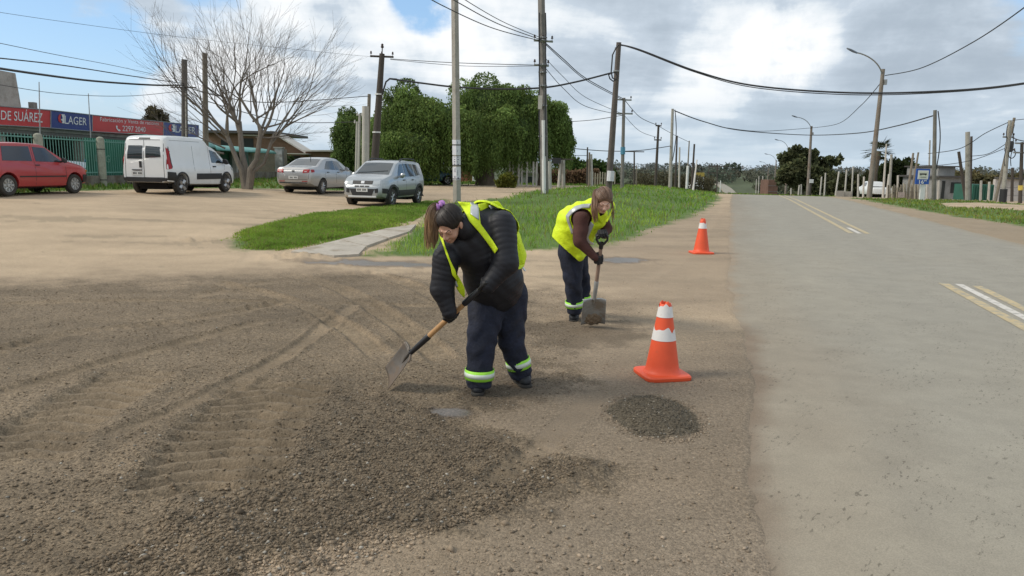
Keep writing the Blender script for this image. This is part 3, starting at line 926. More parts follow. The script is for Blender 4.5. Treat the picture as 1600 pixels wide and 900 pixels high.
for py in (217, 249, 271):
    q = at(b1, t1, fz(py)); mb = MB(); mb.tube([rel(r1, q), rel(r1, q + np.array([0, 0, .03]))], .168, 4, twist=PI / 4); mb.build('strap', M_WIRE, r1)

# P2: old grey pole with cables and a white pipe
r2, b2, t2 = pole('rough dark grey pole strapped with cables and a slim white pipe', (851, 297, 35), (845, -50, 34.6), .19, .15, M_CONC_D, square=True)
q0, q1 = P(850, 302, 34.6), P(849, 188, 34.5)
mb = MB(); mb.tube([rel(r2, q0), rel(r2, q1)], .085, 8); mb.build('pipe', M_WHITE, r2, smooth=True)
for py in (60, 64, 102, 114, 135, 166, 214):
    q = P(848, py, 34.65); mb = MB(); mb.tube([rel(r2, q), rel(r2, q + np.array([0, 0, .06]))], .20, 4, twist=PI / 4); mb.build('band', M_METAL, r2)
for dx in (-5.0, 4.6):
    mb = MB(); mb.tube([rel(r2, P(848 + dx, yy, 34.5)) + Vector((random.uniform(-.02, .02), 0, 0)) for yy in range(20, 250, 16)], .03, 5); mb.build('cable_run', M_WIRE, r2)
mb = MB(); mb.box(rel(r2, P(844, 160, 34.4)), (.18, .12, .6)); mb.build('junction_box', M_CONC_L, r2)
pins(r2, P(849, 64, 34.6), .9, (1, .3, 0), M_METAL, 3)
pins(r2, P(846, 102, 34.6), .7, (1, .3, 0), M_METAL, 2)

# P3: leaning pole at the road, cable loop
r3, b3, t3 = pole('thick grey brown pole leaning right, directly behind the far worker', (951, 296, 40), (967, 66, 39), .19, .13, mat('grey_brown_pole', (.135, .115, .105), .9, noise=[(2, .2), (20, .15)]))
for yy in (76, 112):
    mb = MB(); q = P(966 - (yy - 66) * .07, yy, 39.1); mb.tube([rel(r3, q), rel(r3, q + np.array([0, 0, .06]))], .16, 10); mb.build('band', M_METAL, r3)
lp = [(967, 70), (962, 76), (957, 86), (956, 100), (955, 112), (957, 122), (962, 124), (965, 120), (962, 113), (956, 114), (951, 117), (953, 123), (958, 127), (963, 124)]
mb = MB(); mb.tube([rel(r3, P(a, b_, 38.7)) for a, b_ in lp], .035, 6); mb.build('cable_loop', M_WIRE, r3, smooth=True)
pc = P(952, 285, 39.5)
mb = MB(); mb.tube([rel(r3, P(953.5, 283, 39.7)), rel(r3, P(954.6, 267, 39.7))], .20, 10, cap=False); mb.build('poster', M_PAPER, r3)

pole_list = [
    # label, base, top, r0, r1, material, extras
    ('dark slim pole with a blue band, right of the thick leaning pole', (972, 292, 48), (975, 153, 48), .16, .12, M_CONC_D, 'arms'),
    ('bare dark wooden pole leaning slightly right above the roadside weeds', (1024, 291, 62), (1029, 195, 62), .17, .11, M_WOOD_D, 'arm1'),
    ('tall pale pole with a drooping cable beside it, over the verge', (1047, 291, 60), (1051, 170, 60), .19, .13, M_CONC, 'cable'),
    ('thin dark pole right beside the tall pale pole', (1055, 291, 75), (1058, 212, 75), .14, .10, M_WOOD_D, ''),
    ('short pale pole between the dark poles of the verge', (1061, 292, 70), (1062, 230, 70), .12, .09, M_CONC_L, ''),
    ('thin pole dark above and white below, over the roadside weeds', (1073, 292, 72), (1077, 220, 72), .11, .07, M_WOOD_G, 'white'),
    ('dark pole leaning right with a short white post at its foot', (1081, 290, 82), (1085, 225, 82), .16, .12, M_WOOD_D, ''),
    ('short white post with a dark upper end at the verge edge', (1083, 296, 62), (1089, 250, 66), .12, .07, M_CONC_L, ''),
    ('far slim pole behind the yellow board', (1104, 290, 130), (1109, 257, 130), .14, .1, M_WOOD_D, ''),
    ('far dark pole with two crossarms where the road meets the hills', (1120, 290, 120), (1121, 256, 120), .14, .1, M_WOOD_D, 'cross2'),
    ('low white post at the end of the grass verge', (1125, 301, 70), (1126, 282, 70), .06, .05, M_WHITE, ''),
    ('dark T shaped pole with a flat crossarm behind the verge', (991, 288, 72), (991, 237, 72), .12, .09, M_WOOD_D, 'tee'),
    ('thin pole left of the T shaped pole group', (994, 288, 80), (995, 258, 80), .08, .06, M_WOOD_G, ''),
    ('slim dark pole of the pair behind the dry hedge, left one', (917, 290, 58), (918, 230, 58), .10, .07, M_WOOD_D, ''),
    ('slim pale pole of the pair behind the dry hedge, middle one', (920, 290, 55), (921, 238, 55), .10, .08, M_WOOD_G, ''),
    ('slim pale pole rightmost of the group behind the dry hedge', (925, 291, 52), (924, 241, 52), .12, .09, M_CONC_L, ''),
    ('white post topped by a dark transformer, in front of the willow foliage', (873, 292, 46), (876, 250, 46), .13, .10, M_CONC_L, 'xfmr'),
    ('grey post beside the white transformer post', (880, 290, 46), (880, 250, 46), .17, .14, M_CONC, ''),
    ('white pole right of the strapped grey pole', (858, 293, 40), (858, 252, 40), .14, .12, M_CONC_L, ''),
    ('thin white post beneath the willow branches', (810, 288, 50), (811, 236, 50), .11, .09, M_CONC_L, ''),
    ('dark pole standing behind the white van', (289, 292, 33), (288, 93, 33), .15, .12, mat('dark_grey_pole', (.12, .11, .10), .9, noise=[(2, .2)]), 'box1'),
    ('grey wooden pole between the white van and the bare tree', (322, 292, 34), (320, 83, 34), .14, .11, M_WOOD_G, ''),
    ('dark wooden pole with crossarm and three insulators behind the silver hatchback', (583, 288, 38), (597, 84, 38), .22, .13, M_WOOD_D, 'tri'),
    ('short white concrete post left of the dark wooden pole', (571, 286, 40), (571, 166, 40), .20, .17, M_CONC_L, ''),
    ('grey wooden pole rising behind the short white concrete post', (573, 286, 42), (577, 147, 42), .12, .09, M_WOOD_G, ''),
    ('slim white post with insulators, left of the pair by the willow', (556, 286, 41), (558, 190, 41), .07, .06, M_CONC_L, 'ins2'),
    ('slim white post right of the pair by the willow', (560, 286, 42), (562, 178, 42), .07, .06, M_CONC_L, 'ins2'),
    # right side
    ('tall grey pole on the grass right of the bus stop sign', (1459, 309, 49), (1461, 172, 49), .17, .13, mat('greyish_pole', (.17, .16, .14), .9, noise=[(2, .2), (15, .15)]), 'cable'),
    ('light green grey pole right of the grey house', (1512, 309, 50), (1512, 206, 50), .20, .17, M_CONC, ''),
    ('thin dark pole touching the light green grey pole', (1516, 306, 52), (1518, 213, 52), .10, .09, M_WOOD_D, ''),
    ('black pole leaning left beside the grey house', (1508, 306, 53), (1498, 237, 53), .14, .12, M_WOOD_D, ''),
    ('white concrete pole of the leaning pair with a black transformer at the right', (1567, 312, 47), (1578, 188, 47), .17, .13, M_CONC, 'cables'),
    ('dark crossing pole of the leaning pair at the right', (1556, 310, 49), (1585, 184, 49), .12, .10, M_WOOD_G, 'drum'),
    ('short dark post between the leaning pair and the right edge', (1581, 311, 50), (1582, 262, 50), .12, .10, M_WOOD_D, ''),
    ('dark pole with crossarms and a yellow band at the right edge', (1594, 313, 46), (1597, 222, 46), .14, .11, M_WOOD_D, 'arms'),
    ('wooden pole leaning right, left one of the pair behind the stakes', (1418, 306, 56), (1427, 239, 56), .12, .09, M_WOOD_G, ''),
    ('wooden pole leaning right, right one of the pair behind the stakes', (1424, 306, 57), (1435, 238, 57), .10, .08, M_WOOD_G, ''),
    ('faint far pole left of the tall grey pole', (1451, 290, 80), (1453, 219, 80), .12, .09, M_CONC, ''),
    ('thin white lamp pole right of the palm', (1380, 303, 56), (1385, 225, 56), .12, .06, M_CONC_L, ''),
    ('grey pole right of the thin white lamp pole', (1389, 306, 54), (1393, 241, 54), .13, .10, M_CONC, ''),
    ('white post leaning right of the parked pickup', (1386, 308, 53), (1390, 272, 53), .14, .12, M_CONC_L, ''),
]
for lb, b, t, ra, rb, mt_, ex in pole_list:
    root, bb, tt_ = pole(lb, b, t, ra, rb, mt_)
    Y = b[2]
    if ex == 'arms':
        pins(root, at(bb, tt_, .98) , 1.0, (1, .2, 0), M_METAL, 2, bar=True); pins(root, at(bb, tt_, .83), 1.2, (1, .2, 0), M_METAL, 3)
        q = at(bb, tt_, .38); mb = MB(); mb.tube([rel(root, q), rel(root, at(bb, tt_, .48))], ra * .95, 10); mb.build('painted_band', mat('blue_paint', (.10, .28, .42), .7, noise=(5, .3)) if px_blue(lb) else mat('yellow_paint', (.6, .4, .08), .7), root) if False else None
        mb2 = MB(); f0, f1 = (.38, .46) if 'blue' in lb else (.22, .30)
        mb2.tube([rel(root, at(bb, tt_, f0)), rel(root, at(bb, tt_, f1))], ra * .97, 10)
        mb2.build('painted_band', mat('band_paint', (.08, .26, .38) if 'blue' in lb else (.62, .45, .10), .7, noise=(5, .3)), root)
    elif ex == 'arm1':
        pins(root, at(bb, tt_, .985), .5, (1, .1, 0), M_WOOD_D, 2); pins(root, at(bb, tt_, .76), .6, (1, .1, 0), M_WOOD_D, 2)
    elif ex == 'cable':
        mb = MB(); pts = [at(bb, tt_, f) + np.array([.16 + .25 * math.sin((f - .4) / .6 * PI) * .7, -.05, 0]) for f in np.linspace(.99, .35, 12)]
        mb.tube([rel(root, p) for p in pts], .035, 5); mb.build('cable_run', M_WIRE, root)
    elif ex == 'white':
        mb = MB(); mb.tube([rel(root, at(bb, tt_, -.02)), rel(root, at(bb, tt_, .5))], ra * 1.15, 10); mb.build('painted_base', M_WHITE, root, smooth=True)
    elif ex == 'cross2':
        for f in (.93, .75):
            c = at(bb, tt_, f); mb = MB(); mb.tube([rel(root, c - [1.7, 0, 0]), rel(root, c + [1.7, 0, 0])], .09, 4); mb.build('crossarm', M_WOOD_D, root)
    elif ex == 'tee':
        c = at(bb, tt_, 1.0); mb = MB(); mb.tube([rel(root, c - [.95, 0, 0]), rel(root, c + [.95, 0, 0])], .06, 4); mb.build('crossarm', M_WOOD_D, root)
    elif ex == 'xfmr':
        c = at(bb, tt_, .97); mb = MB(); mb.box(rel(root, c + [-.25, -.2, 0]), (.5, .4, .35)); mb.build('transformer', M_WIRE, root)
        mb = MB(); mb.tube([rel(root, c - [.8, 0, -.1]), rel(root, c + [.8, 0, .1])], .05, 4); mb.build('crossarm', M_WOOD_D, root)
    elif ex == 'box1':
        c = at(bb, tt_, .78)
        mb = MB(); mb.tube([rel(root, c - [.55, .1, 0]), rel(root, c + [.55, -.1, 0])], .03, 5); mb.build('bracket', M_WIRE, root)
        mb = MB(); mb.tube([rel(root, at(bb, tt_, .1) + [.12, -.12, 0]), rel(root, at(bb, tt_, .75) + [.1, -.12, 0])], .03, 6); mb.build('pipe', M_CONC_L, root)
    elif ex == 'tri':
        c = at(bb, tt_, .98)
        pins(root, c, 1.15, (1, .15, 0), M_WOOD_D, 3)
        mb = MB(); mb.tube([rel(root, at(bb, tt_, .99)), rel(root, at(bb, tt_, .99) + [0.02, 0, .35])], .03, 6); mb.build('pin', M_WOOD_D, root)
        ins = MB(); ins.lathe([(.0, 0), (.07, .02), (.08, .08), (.05, .12), (.07, .16), (.03, .22), (0, .23)], 8, rel(root, at(bb, tt_, .99) + [0.02, 0, .33])); ins.build('insulator', M_INS, root, smooth=True)
        for f in (.42, .70):
            q = at(bb, tt_, f); mb = MB(); mb.tube([rel(root, q), rel(root, q + [0, 0, .07])], .21, 10); mb.build('band', M_WHITE, root)
        pts = [P(597, 148, 37.7), P(600, 138, 37.6), P(603, 128, 37.6), P(609, 123, 37.6), P(620, 124, 37.5)]
        mb = MB(); mb.tube([rel(root, p) for p in pts], .045, 6); mb.build('cable_hook', M_WIRE, root, smooth=True)
    elif ex == 'ins2':
        for dx in (-.12, .12):
            ins = MB(); ins.lathe([(.0, 0), (.05, .02), (.055, .08), (.03, .12), (.05, .16), (.0, .2)], 8, rel(root, at(bb, tt_, .97) + [dx, 0, 0])); ins.build('insulator', M_CONC_L, root, smooth=True)
    elif ex == 'cables':
        for dx in (-.2, .2):
            mb = MB(); mb.tube([rel(root, at(bb, tt_, f) + [dx + .05 * math.sin(f * 20), -.15, 0]) for f in np.linspace(.45, .95, 12)], .025, 5); mb.build('cable_run', M_WIRE, root)
        pins(root, at(bb, tt_, .80), .8, (1, .2, 0), M_METAL, 2)
        mb = MB(); mb.tube([rel(root, at(bb, tt_, .60) + [.25 + .22 * math.cos(a), -.1, .28 * math.sin(a)]) for a in np.linspace(0, 2 * PI, 14)], .03, 5); mb.build('cable_loop', M_WIRE, root)
        mb = MB(); mb.tube([rel(root, at(bb, tt_, -.02)), rel(root, at(bb, tt_, .17))], .21, 10); mb.build('tarred_base', M_WIRE, root, smooth=True)
    elif ex == 'drum':
        c = at(bb, tt_, .66); mb = MB(); mb.lathe([(0, -.35), (.2, -.35), (.24, -.25), (.24, .25), (.2, .35), (0, .35)], 12, rel(root, c + [-.1, -.3, 0])); mb.build('transformer', M_WIRE, root, smooth=True)

# street lamps on the right
M_LAMP = mat('lamp_housing', (.10, .11, .12), .45, .4)
M_POLE_L = mat('brown_grey_lamp_pole', (.22, .19, .16), .9, noise=[(1.2, .2), (14, .15)], stain=(.8, (.15, .09, .05), .56, .6))
def lamp(label, base, top, arm_px, r0, r1):
    root, b, t = pole(label, base, top, r0, r1, M_POLE_L, group='street lamps right of the road', name='street_lamp')
    Y = base[2]
    end = P(arm_px[0], arm_px[1], Y - 2.0)
    st = at(b, t, .93)
    top_ = t + (t - b) / np.linalg.norm(t - b) * .0
    v = end - st
    pts = []
    for s_ in np.linspace(0, 1, 12):
        # quarter arc: rises first then runs out
        p = st + v * np.array([1 - math.cos(s_ * PI / 2), 1 - math.cos(s_ * PI / 2), math.sin(s_ * PI / 2)])
        pts.append(p)
    mb = MB(); mb.tube([rel(root, p) for p in pts], .045, 7); mb.build('arm', M_METAL, root, smooth=True)
    d = (pts[-1] - pts[-2]); d = d / np.linalg.norm(d); d[2] = .12
    h0 = pts[-1]; h1 = h0 + d * .55; h2 = h0 + d * 1.05
    mb = MB(); mb.tube([rel(root, h0 - d * .1), rel(root, h0), rel(root, h1), rel(root, h2)], [.05, .12, .16, .10], 8, squash=.45)
    mb.build('lamp_head', M_LAMP, root, smooth=True)
    mb = MB(); mb.box(rel(root, at(b, t, .90) + [.18, -.15, 0]), (.16, .16, .35)); mb.build('control_box', M_METAL, root)
    return root, b, t
lampA = lamp('large street lamp with curved arm, leaning right, nearest on the far roadside', (1358, 308, 52), (1380, 108, 52), (1338, 82), .23, .15)
lampB = lamp('second street lamp with curved arm in front of the eucalyptus', (1262, 303, 103), (1268, 197, 103), (1245, 183), .30, .18)
lampC = lamp('third street lamp with curved arm left of the eucalyptus', (1227, 305, 150), (1232, 230, 150), (1216, 219), .27, .17)
lampD = lamp('fourth street lamp on the slope beside the red brick block', (1209, 305, 195), (1213, 250, 195), (1199, 241), .26, .17)
lampE = lamp('farthest street lamp with a faint curved arm above the road dip', (1197, 305, 240), (1201, 262, 240), (1190, 253), .26, .17)
for (bx, tx, ty, Yp, lb) in ((1185, 1186, 275, 260, 'small distant pole closest to the road dip'), (1181, 1182, 280, 290, 'tiny distant pole left of the small distant pole'), (1191, 1192, 275, 235, 'small distant pole beside the farthest street lamp')):
    pole(lb, (bx, 303, Yp), (tx, ty, Yp), .2, .17, M_CONC_L)

def wire(pts, r, label, name='cable', group=None, n=5, sub=14, sag=None):
    q = [P(*p) for p in pts]
    q = np.array(q)
    out = []
    for i in range(len(q) - 1):
        p0, p1, p2, p3 = q[max(i - 1, 0)], q[i], q[i + 1], q[min(i + 2, len(q) - 1)]
        for s_ in np.linspace(0, 1, sub, endpoint=False):
            c = 0.5 * (2 * p1 + (p2 - p0) * s_ + (2 * p0 - 5 * p1 + 4 * p2 - p3) * s_ ** 2 + (3 * p1 - p0 - 3 * p2 + p3) * s_ ** 3)
            if sag and len(q) == 2: c = p1 + (p2 - p1) * s_ - np.array([0, 0, sag * 4 * s_ * (1 - s_)])
            out.append(c)
    out.append(q[-1])
    mb = MB(); mb.tube(out, r, n)
    o = mb.build(name, M_WIRE, smooth=True)
    tag(o, label, 'cable', group)
    return o
g_ = 'overhead wires'
wire([(969, 70, 39), (1000, 78, 38.6), (1090, 112, 37.5), (1180, 134, 36.5), (1330, 145, 35), (1480, 142, 33.5), (1600, 130, 32.2), (1720, 105, 31)], .042, 'thick twisted cable sagging across the whole right half of the sky', group=g_)
wire([(969, 70, 38.95), (1000, 79.5, 38.5), (1090, 114, 37.4), (1180, 137, 36.4), (1330, 148, 34.9), (1480, 144, 33.4), (1600, 131.5, 32.1), (1720, 106.5, 30.9)], .022, 'thin cable hugging the thick twisted cable over the road', group=g_)
wire([(955, 114, 38.8), (900, 128, 37.7), (848, 137, 36.5), (780, 139, 36.8), (712, 136, 37), (660, 130, 37.3), (609, 123, 37.6)], .045, 'thick black cable from the leaning pole to the crossarm pole, in front of the trees', group=g_)
wire([(598, 90, 38), (530, 84, 36), (300, 60, 30), (100, 34, 24), (-60, 10, 20)], .006, 'faint wire from the crossarm pole to the upper left corner', group=g_)
wire([(610, 92, 38), (710, 98, 36.5), (845, 102, 34.7)], .016, 'single thin wire between the crossarm pole and the strapped grey pole', group=g_)
wire([(610, 93, 38), (725, 103, 36.5), (845, 103, 34.6)], .012, 'lower thin wire between the crossarm pole and the strapped grey pole', group=g_)
wire([(845, 62, 34.6), (780, 38, 30), (716, 4, 26), (650, -36, 22)], .018, 'upper wire rising left from the strapped grey pole past the concrete pole', group=g_)
wire([(845, 64, 34.6), (770, 44, 30), (690, 8, 26), (640, -22, 22)], .018, 'middle wire rising left from the strapped grey pole', group=g_)
wire([(845, 59, 34.6), (790, 36, 30), (740, 8, 26), (690, -25, 22)], .014, 'shortest wire rising left from the strapped grey pole', group=g_)
wire([(851, 66, 34.7), (880, 92, 38), (915, 122, 42), (973, 154, 48)], .024, 'double wire falling right from the strapped grey pole, upper strand', group=g_)
wire([(851, 68, 34.7), (882, 97, 38), (917, 126, 42), (973, 156, 48)], .02, 'double wire falling right from the strapped grey pole, lower strand', group=g_)
wire([(851, 90, 34.7), (880, 120, 38), (915, 152, 42), (973, 178, 48)], .014, 'thin wire sagging below the double wire', group=g_)
wire([(851, 105, 34.7), (880, 138, 38), (915, 166, 42), (973, 180, 48)], .016, 'lowest wire sagging towards the slim banded pole', group=g_)
wire([(975, 155, 48), (1000, 183, 55), (1028, 196, 62)], .022, 'short wire between the slim banded pole and the bare wooden pole', group=g_)
wire([(975, 180, 48), (1000, 205, 55), (1028, 215, 62)], .016, 'lower wire between the slim banded pole and the bare wooden pole', group=g_)
wire([(1029, 197, 62), (1052, 210, 68), (1077, 222, 72)], .02, 'short wire right of the bare wooden pole', group=g_)
wire([(973, 180, 48), (930, 187, 50), (893, 190, 52)], .02, 'wire running left from the slim banded pole to the willow', group=g_)
wire([(1049, 228, 60), (1000, 235, 58), (950, 236, 57), (895, 232, 55)], .03, 'low wire running left from the tall pale pole behind the leaning pole', group=g_)
wire([(895, 243, 55), (918, 243, 58)], .02, 'little wire between the willow and the slim dark pole', group=g_)
wire([(1054, 173, 60), (1100, 190, 66), (1160, 204, 74), (1262, 211, 90), (1340, 208, 72), (1400, 197, 60), (1461, 180, 49)], .045, 'long cable over the road from the tall pale pole to the tall grey pole', group=g_)
wire([(1130, 199, 70), (1190, 205, 85), (1266, 200, 103)], .03, 'thin cable joining the second street lamp above the road', group=g_)
wire([(1268, 200, 103), (1310, 193, 85), (1345, 165, 65), (1376, 130, 52)], .03, 'cable rising from the second street lamp to the large one', group=g_)
wire([(1383, 118, 52), (1440, 106, 46), (1520, 66, 40), (1600, 12, 34), (1660, -40, 30)], .03, 'cable rising from the large street lamp to the upper right corner', group=g_)
wire([(1578, 190, 47), (1540, 208, 47.5), (1500, 232, 50), (1450, 240, 56)], .025, 'wire from the leaning pair to the left, upper', group=g_)
wire([(1576, 222, 47), (1545, 240, 48.5), (1517, 244, 52)], .022, 'wire between the leaning pair and the thin dark pole', group=g_)
wire([(1570, 232, 47), (1520, 250, 48), (1470, 258, 49), (1437, 258, 50)], .02, 'lowest wire left of the leaning pair', group=g_)
wire([(1582, 188, 47), (1640, 182, 44)], .02, 'wire leaving the picture right from the leaning pair, upper', group=g_)
wire([(1582, 215, 47), (1597, 220, 46), (1640, 226, 44)], .03, 'dark cable from the leaning pair to the right edge', group=g_)
wire([(289, 133, 33), (240, 133, 30), (150, 127, 26), (60, 116, 22), (-60, 98, 18)], .035, 'thick dark cable from the dark pole to the left edge', group=g_)
wire([(289, 131, 33), (200, 118, 28), (90, 101, 23), (-60, 85, 18)], .018, 'thin wire above the thick dark cable at the left', group=g_)
wire([(280, 125, 33), (180, 103, 28), (80, 84, 23), (-60, 55, 18)], .009, 'upper thin wire crossing the left sky', group=g_)
wire([(285, 142, 33), (200, 150, 30), (90, 146, 26), (-60, 122, 20)], .010, 'lowest slack wire above the red sign', group=g_)
wire([(289, 133, 33), (322, 145, 34), (420, 160, 37), (577, 150, 42)], .02, 'wire behind the bare tree to the grey wooden pole', group=g_)
wire([(289, 136, 33), (330, 160, 35), (450, 190, 42), (570, 190, 42)], .02, 'lower wire behind the bare tree', group=g_)

# thin aerial rods above the shop
for (bx, by, tx, ty, Y, lb) in ((58, 225, 61, 128, 26.5, 'thin rod aerial standing between the red sign and the blue sign'), (142, 240, 138, 146, 30, 'thin rod aerial beside the second sign joint')):
    b, t = P(bx, by, Y), P(tx, ty, Y)
    mb = MB(); mb.tube([b - [0, 0, 1.6], t], [.03, .015], 6); o = mb.build('aerial', M_METAL, smooth=True); tag(o, lb, 'aerial', 'thin aerials')

# ------------------------------------------------------------------ trees
def leaf_mesh(cent, size, asp, colr, hang=0.0):
    """two-triangle leaf clumps; cent (n,3)"""
    n = len(cent)
    d = rng.normal(size=(n, 3)); d[:, 2] = d[:, 2] * (1 - hang) - hang * 2.5
    d /= np.linalg.norm(d, axis=1, keepdims=True)
    s = np.cross(d, rng.normal(size=(n, 3))); s /= np.linalg.norm(s, axis=1, keepdims=True)
    L_ = size * rng.uniform(.6, 1.4, (n, 1)); W = L_ * asp
    V = np.stack([cent - s * W * .3, cent + d * L_ * .45 - s * W, cent + d * L_ , cent + d * L_ * .5 + s * W], 1).reshape(-1, 3)
    i = np.arange(n)[:, None] * 4
    F = i + np.array([[0, 1, 2, 3]])
    return V, F, np.repeat(colr, 4, 0)

def shell_points(blobs, n, inner=0.72):
    vols = np.array([(b[3] * b[4] * b[5]) ** .667 for b in blobs]); idx = rng.choice(len(blobs), n, p=vols / vols.sum())
    B = np.array(blobs)[idx]
    d = rng.normal(size=(n, 3)); d /= np.linalg.norm(d, axis=1, keepdims=True)
    r = inner + (1.04 - inner) * rng.uniform(0, 1, (n, 1)) ** .6
    lump = 1 + .13 * fbm(d[:, 0] * 2 + B[:, 0], d[:, 2] * 2 + B[:, 2] + d[:, 1], 1.6, 3, 55)[:, None]
    return B[:, :3] + d * B[:, 3:6] * r * lump, d, idx

def core_mesh(blobs, k=.80, seed=0, nlat=10, nlon=16):
    V, F = [], []
    for bi, (cx, cy, cz, rx, ry, rz) in enumerate(blobs):
        o = len(V)
        for i in range(nlat + 1):
            th = PI * i / nlat
            for j in range(nlon):
                ph = 2 * PI * j / nlon
                w = k * (1 + .12 * math.sin(5 * ph + bi * 2 + seed) * math.sin(3 * th + bi))
                V.append((cx + rx * w * math.sin(th) * math.cos(ph), cy + ry * w * math.sin(th) * math.sin(ph), cz + rz * w * math.cos(th)))
        for i in range(nlat):
            for j in range(nlon):
                j2 = (j + 1) % nlon
                F.append((o + i * nlon + j, o + (i + 1) * nlon + j, o + (i + 1) * nlon + j2, o + i * nlon + j2))
    return np.array(V), np.array(F)

M_LEAF = mat('tree_foliage', (.05, .09, .03), .75, attr=True, spec=.2)
translucent(M_LEAF, .35)
M_BARK = mat('brown_bark', (.12, .095, .07), .95, noise=[(4, .25), (25, .2)], bump=(14, .6), stretch=(1, 1, .35))

def tree(label, base, blobs, trunk_paths, n, size, base_col, asp=.35, hang=0.0, name='leafy_tree', group=None, strands=0, cat='tree', bark=None, core=.74, inner=.62, corecol=None):
    root = thing(name, label, cat, tuple(map(float, base)), 0, group)
    B = np.array(base)
    big = list(blobs); blobs = []
    for (cx, cy, cz, rx, ry, rz) in big:
        rx, ry, rz = rx * 1.08, ry * 1.08, rz * 1.04
        blobs.append((cx, cy, cz, rx * .76, ry * .76, rz * .76))
        for q in range(13):
            dd = rng.normal(size=3); dd /= np.linalg.norm(dd)
            kk = rng.uniform(.20, .38)
            blobs.append((cx + dd[0] * rx * .78, cy + dd[1] * ry * .78, cz + dd[2] * rz * .78, rx * kk, ry * kk, min(rz * kk * 1.15, rx * kk * 1.3)))
    pts, d, idx = shell_points(blobs, n, inner)
    tint = rng.uniform(.65, 1.45, len(blobs))
    colr = np.array(base_col)[None] * rng.uniform(.65, 1.4, (n, 1)) * (1 + .35 * fbm(pts[:, 0], pts[:, 2] + pts[:, 1], .9, 3, 21)[:, None])
    colr = colr * tint[idx][:, None]
    warm = rng.uniform(0, 1, (n, 1)); colr = colr * (1 + np.array([[.25, .05, -.1]]) * warm)
    parts = [leaf_mesh(pts - B, size, asp, colr, hang)]
    if strands:
        sp, sd_, _ = shell_points(blobs, strands, .9)
        keep = sd_[:, 2] < .75
        sp = sp[keep]
        ln = rng.uniform(.3, 1.3, len(sp)) * (1 + .5 * (sp[:, 2] > B[2] + 2.5))
        sc_ = np.array(base_col)[None] * rng.uniform(.6, 1.5, (len(sp), 1)) * np.array([[1.1, 1.05, .9]])
        steps = 8
        for s_ in range(steps):
            f = s_ / steps
            c = sp + np.stack([rng.normal(0, .05, len(sp)), rng.normal(0, .05, len(sp)), -ln * f], -1)
            parts.append(leaf_mesh(c - B, size * 1.1, asp * .55, sc_, .85))
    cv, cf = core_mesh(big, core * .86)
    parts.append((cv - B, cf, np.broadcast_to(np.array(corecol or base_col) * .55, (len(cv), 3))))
    V = np.concatenate([p[0] for p in parts]); C_ = np.concatenate([p[2] for p in parts])
    off = 0; Fs = []
    for p in parts: Fs.append(p[1] + off); off += len(p[0])
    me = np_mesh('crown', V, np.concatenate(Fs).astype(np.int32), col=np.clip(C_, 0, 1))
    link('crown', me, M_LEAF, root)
    for path, rad in trunk_paths:
        mb = MB(); mb.tube([Vector(p) - Vector(base) for p in path], rad, 9)
        mb.build('trunk' if path is trunk_paths[0][0] else 'limb', bark or M_BARK, root, smooth=True)
    return root

def blob_px(px, py, Y, rx, rz, ry=None):
    """blob from photo px centre, radii in px"""
    c = P(px, py, Y); k = Y / 1171
    return (c[0], c[1], c[2], rx * k, (ry or (rx + rz) / 2) * k, rz * k)
WG = (.125, .195, .058)
def gpt(px, py, Y):
    p = P(px, py, Y); p[2] = H(p[0], p[1]); return p
# big weeping pepper trees
bt = gpt(640, 288, 48)
tree('weeping evergreen tree left of the clump, rising behind the silver hatchback', bt,
     [blob_px(640, 175, 48, 48, 42), blob_px(612, 205, 48, 42, 45), blob_px(680, 195, 47, 52, 48), blob_px(655, 225, 46.5, 60, 36), blob_px(720, 215, 47, 38, 52), blob_px(620, 240, 47.5, 36, 30)],
     [([tuple(bt - [0, 0, .3]), tuple(P(645, 250, 48)), tuple(P(650, 200, 48))], [.35, .28, .15]), ([tuple(P(646, 262, 48)), tuple(P(680, 225, 47.5)), tuple(P(700, 190, 47))], [.2, .15, .08])],
     46000, .14, WG, hang=.55, name='pepper_tree', strands=5200)
bt = gpt(757, 286, 50)
tree('largest weeping evergreen tree with a thick dark trunk behind the concrete pole', bt,
     [blob_px(752, 168, 50, 62, 44), blob_px(790, 160, 51, 45, 34), blob_px(755, 205, 49, 60, 44), blob_px(800, 205, 50, 48, 46), blob_px(735, 235, 48.5, 44, 28), blob_px(825, 170, 51, 40, 28)],
     [([tuple(bt - [0, 0, .3]), tuple(P(760, 262, 50)), tuple(P(765, 220, 50))], [.75, .5, .3]), ([tuple(P(752, 280, 50)), tuple(P(735, 255, 49.6)), tuple(P(725, 225, 49))], [.4, .28, .15]), ([tuple(P(762, 270, 50)), tuple(P(788, 240, 50)), tuple(P(805, 210, 50))], [.3, .22, .12])],
     50000, .14, WG, hang=.55, name='pepper_tree', strands=6000)
bt = gpt(842, 290, 52)
tree('weeping evergreen tree at the right of the clump, ending over open sky', bt,
     [blob_px(846, 182, 52, 40, 32), blob_px(868, 205, 52, 28, 30), blob_px(835, 212, 51, 34, 28), blob_px(880, 222, 52, 16, 24), blob_px(812, 225, 51, 20, 18)],
     [([tuple(bt - [0, 0, .3]), tuple(P(852, 255, 52)), tuple(P(858, 225, 52))], [.28, .2, .12]), ([tuple(P(846, 272, 52)), tuple(P(830, 240, 52)), tuple(P(820, 215, 51))], [.18, .14, .1]), ([tuple(P(876, 262, 52)), tuple(P(878, 240, 52))], [.12, .08])],
     30000, .14, WG, hang=.6, name='pepper_tree', strands=4600)
bt = gpt(545, 284, 54)
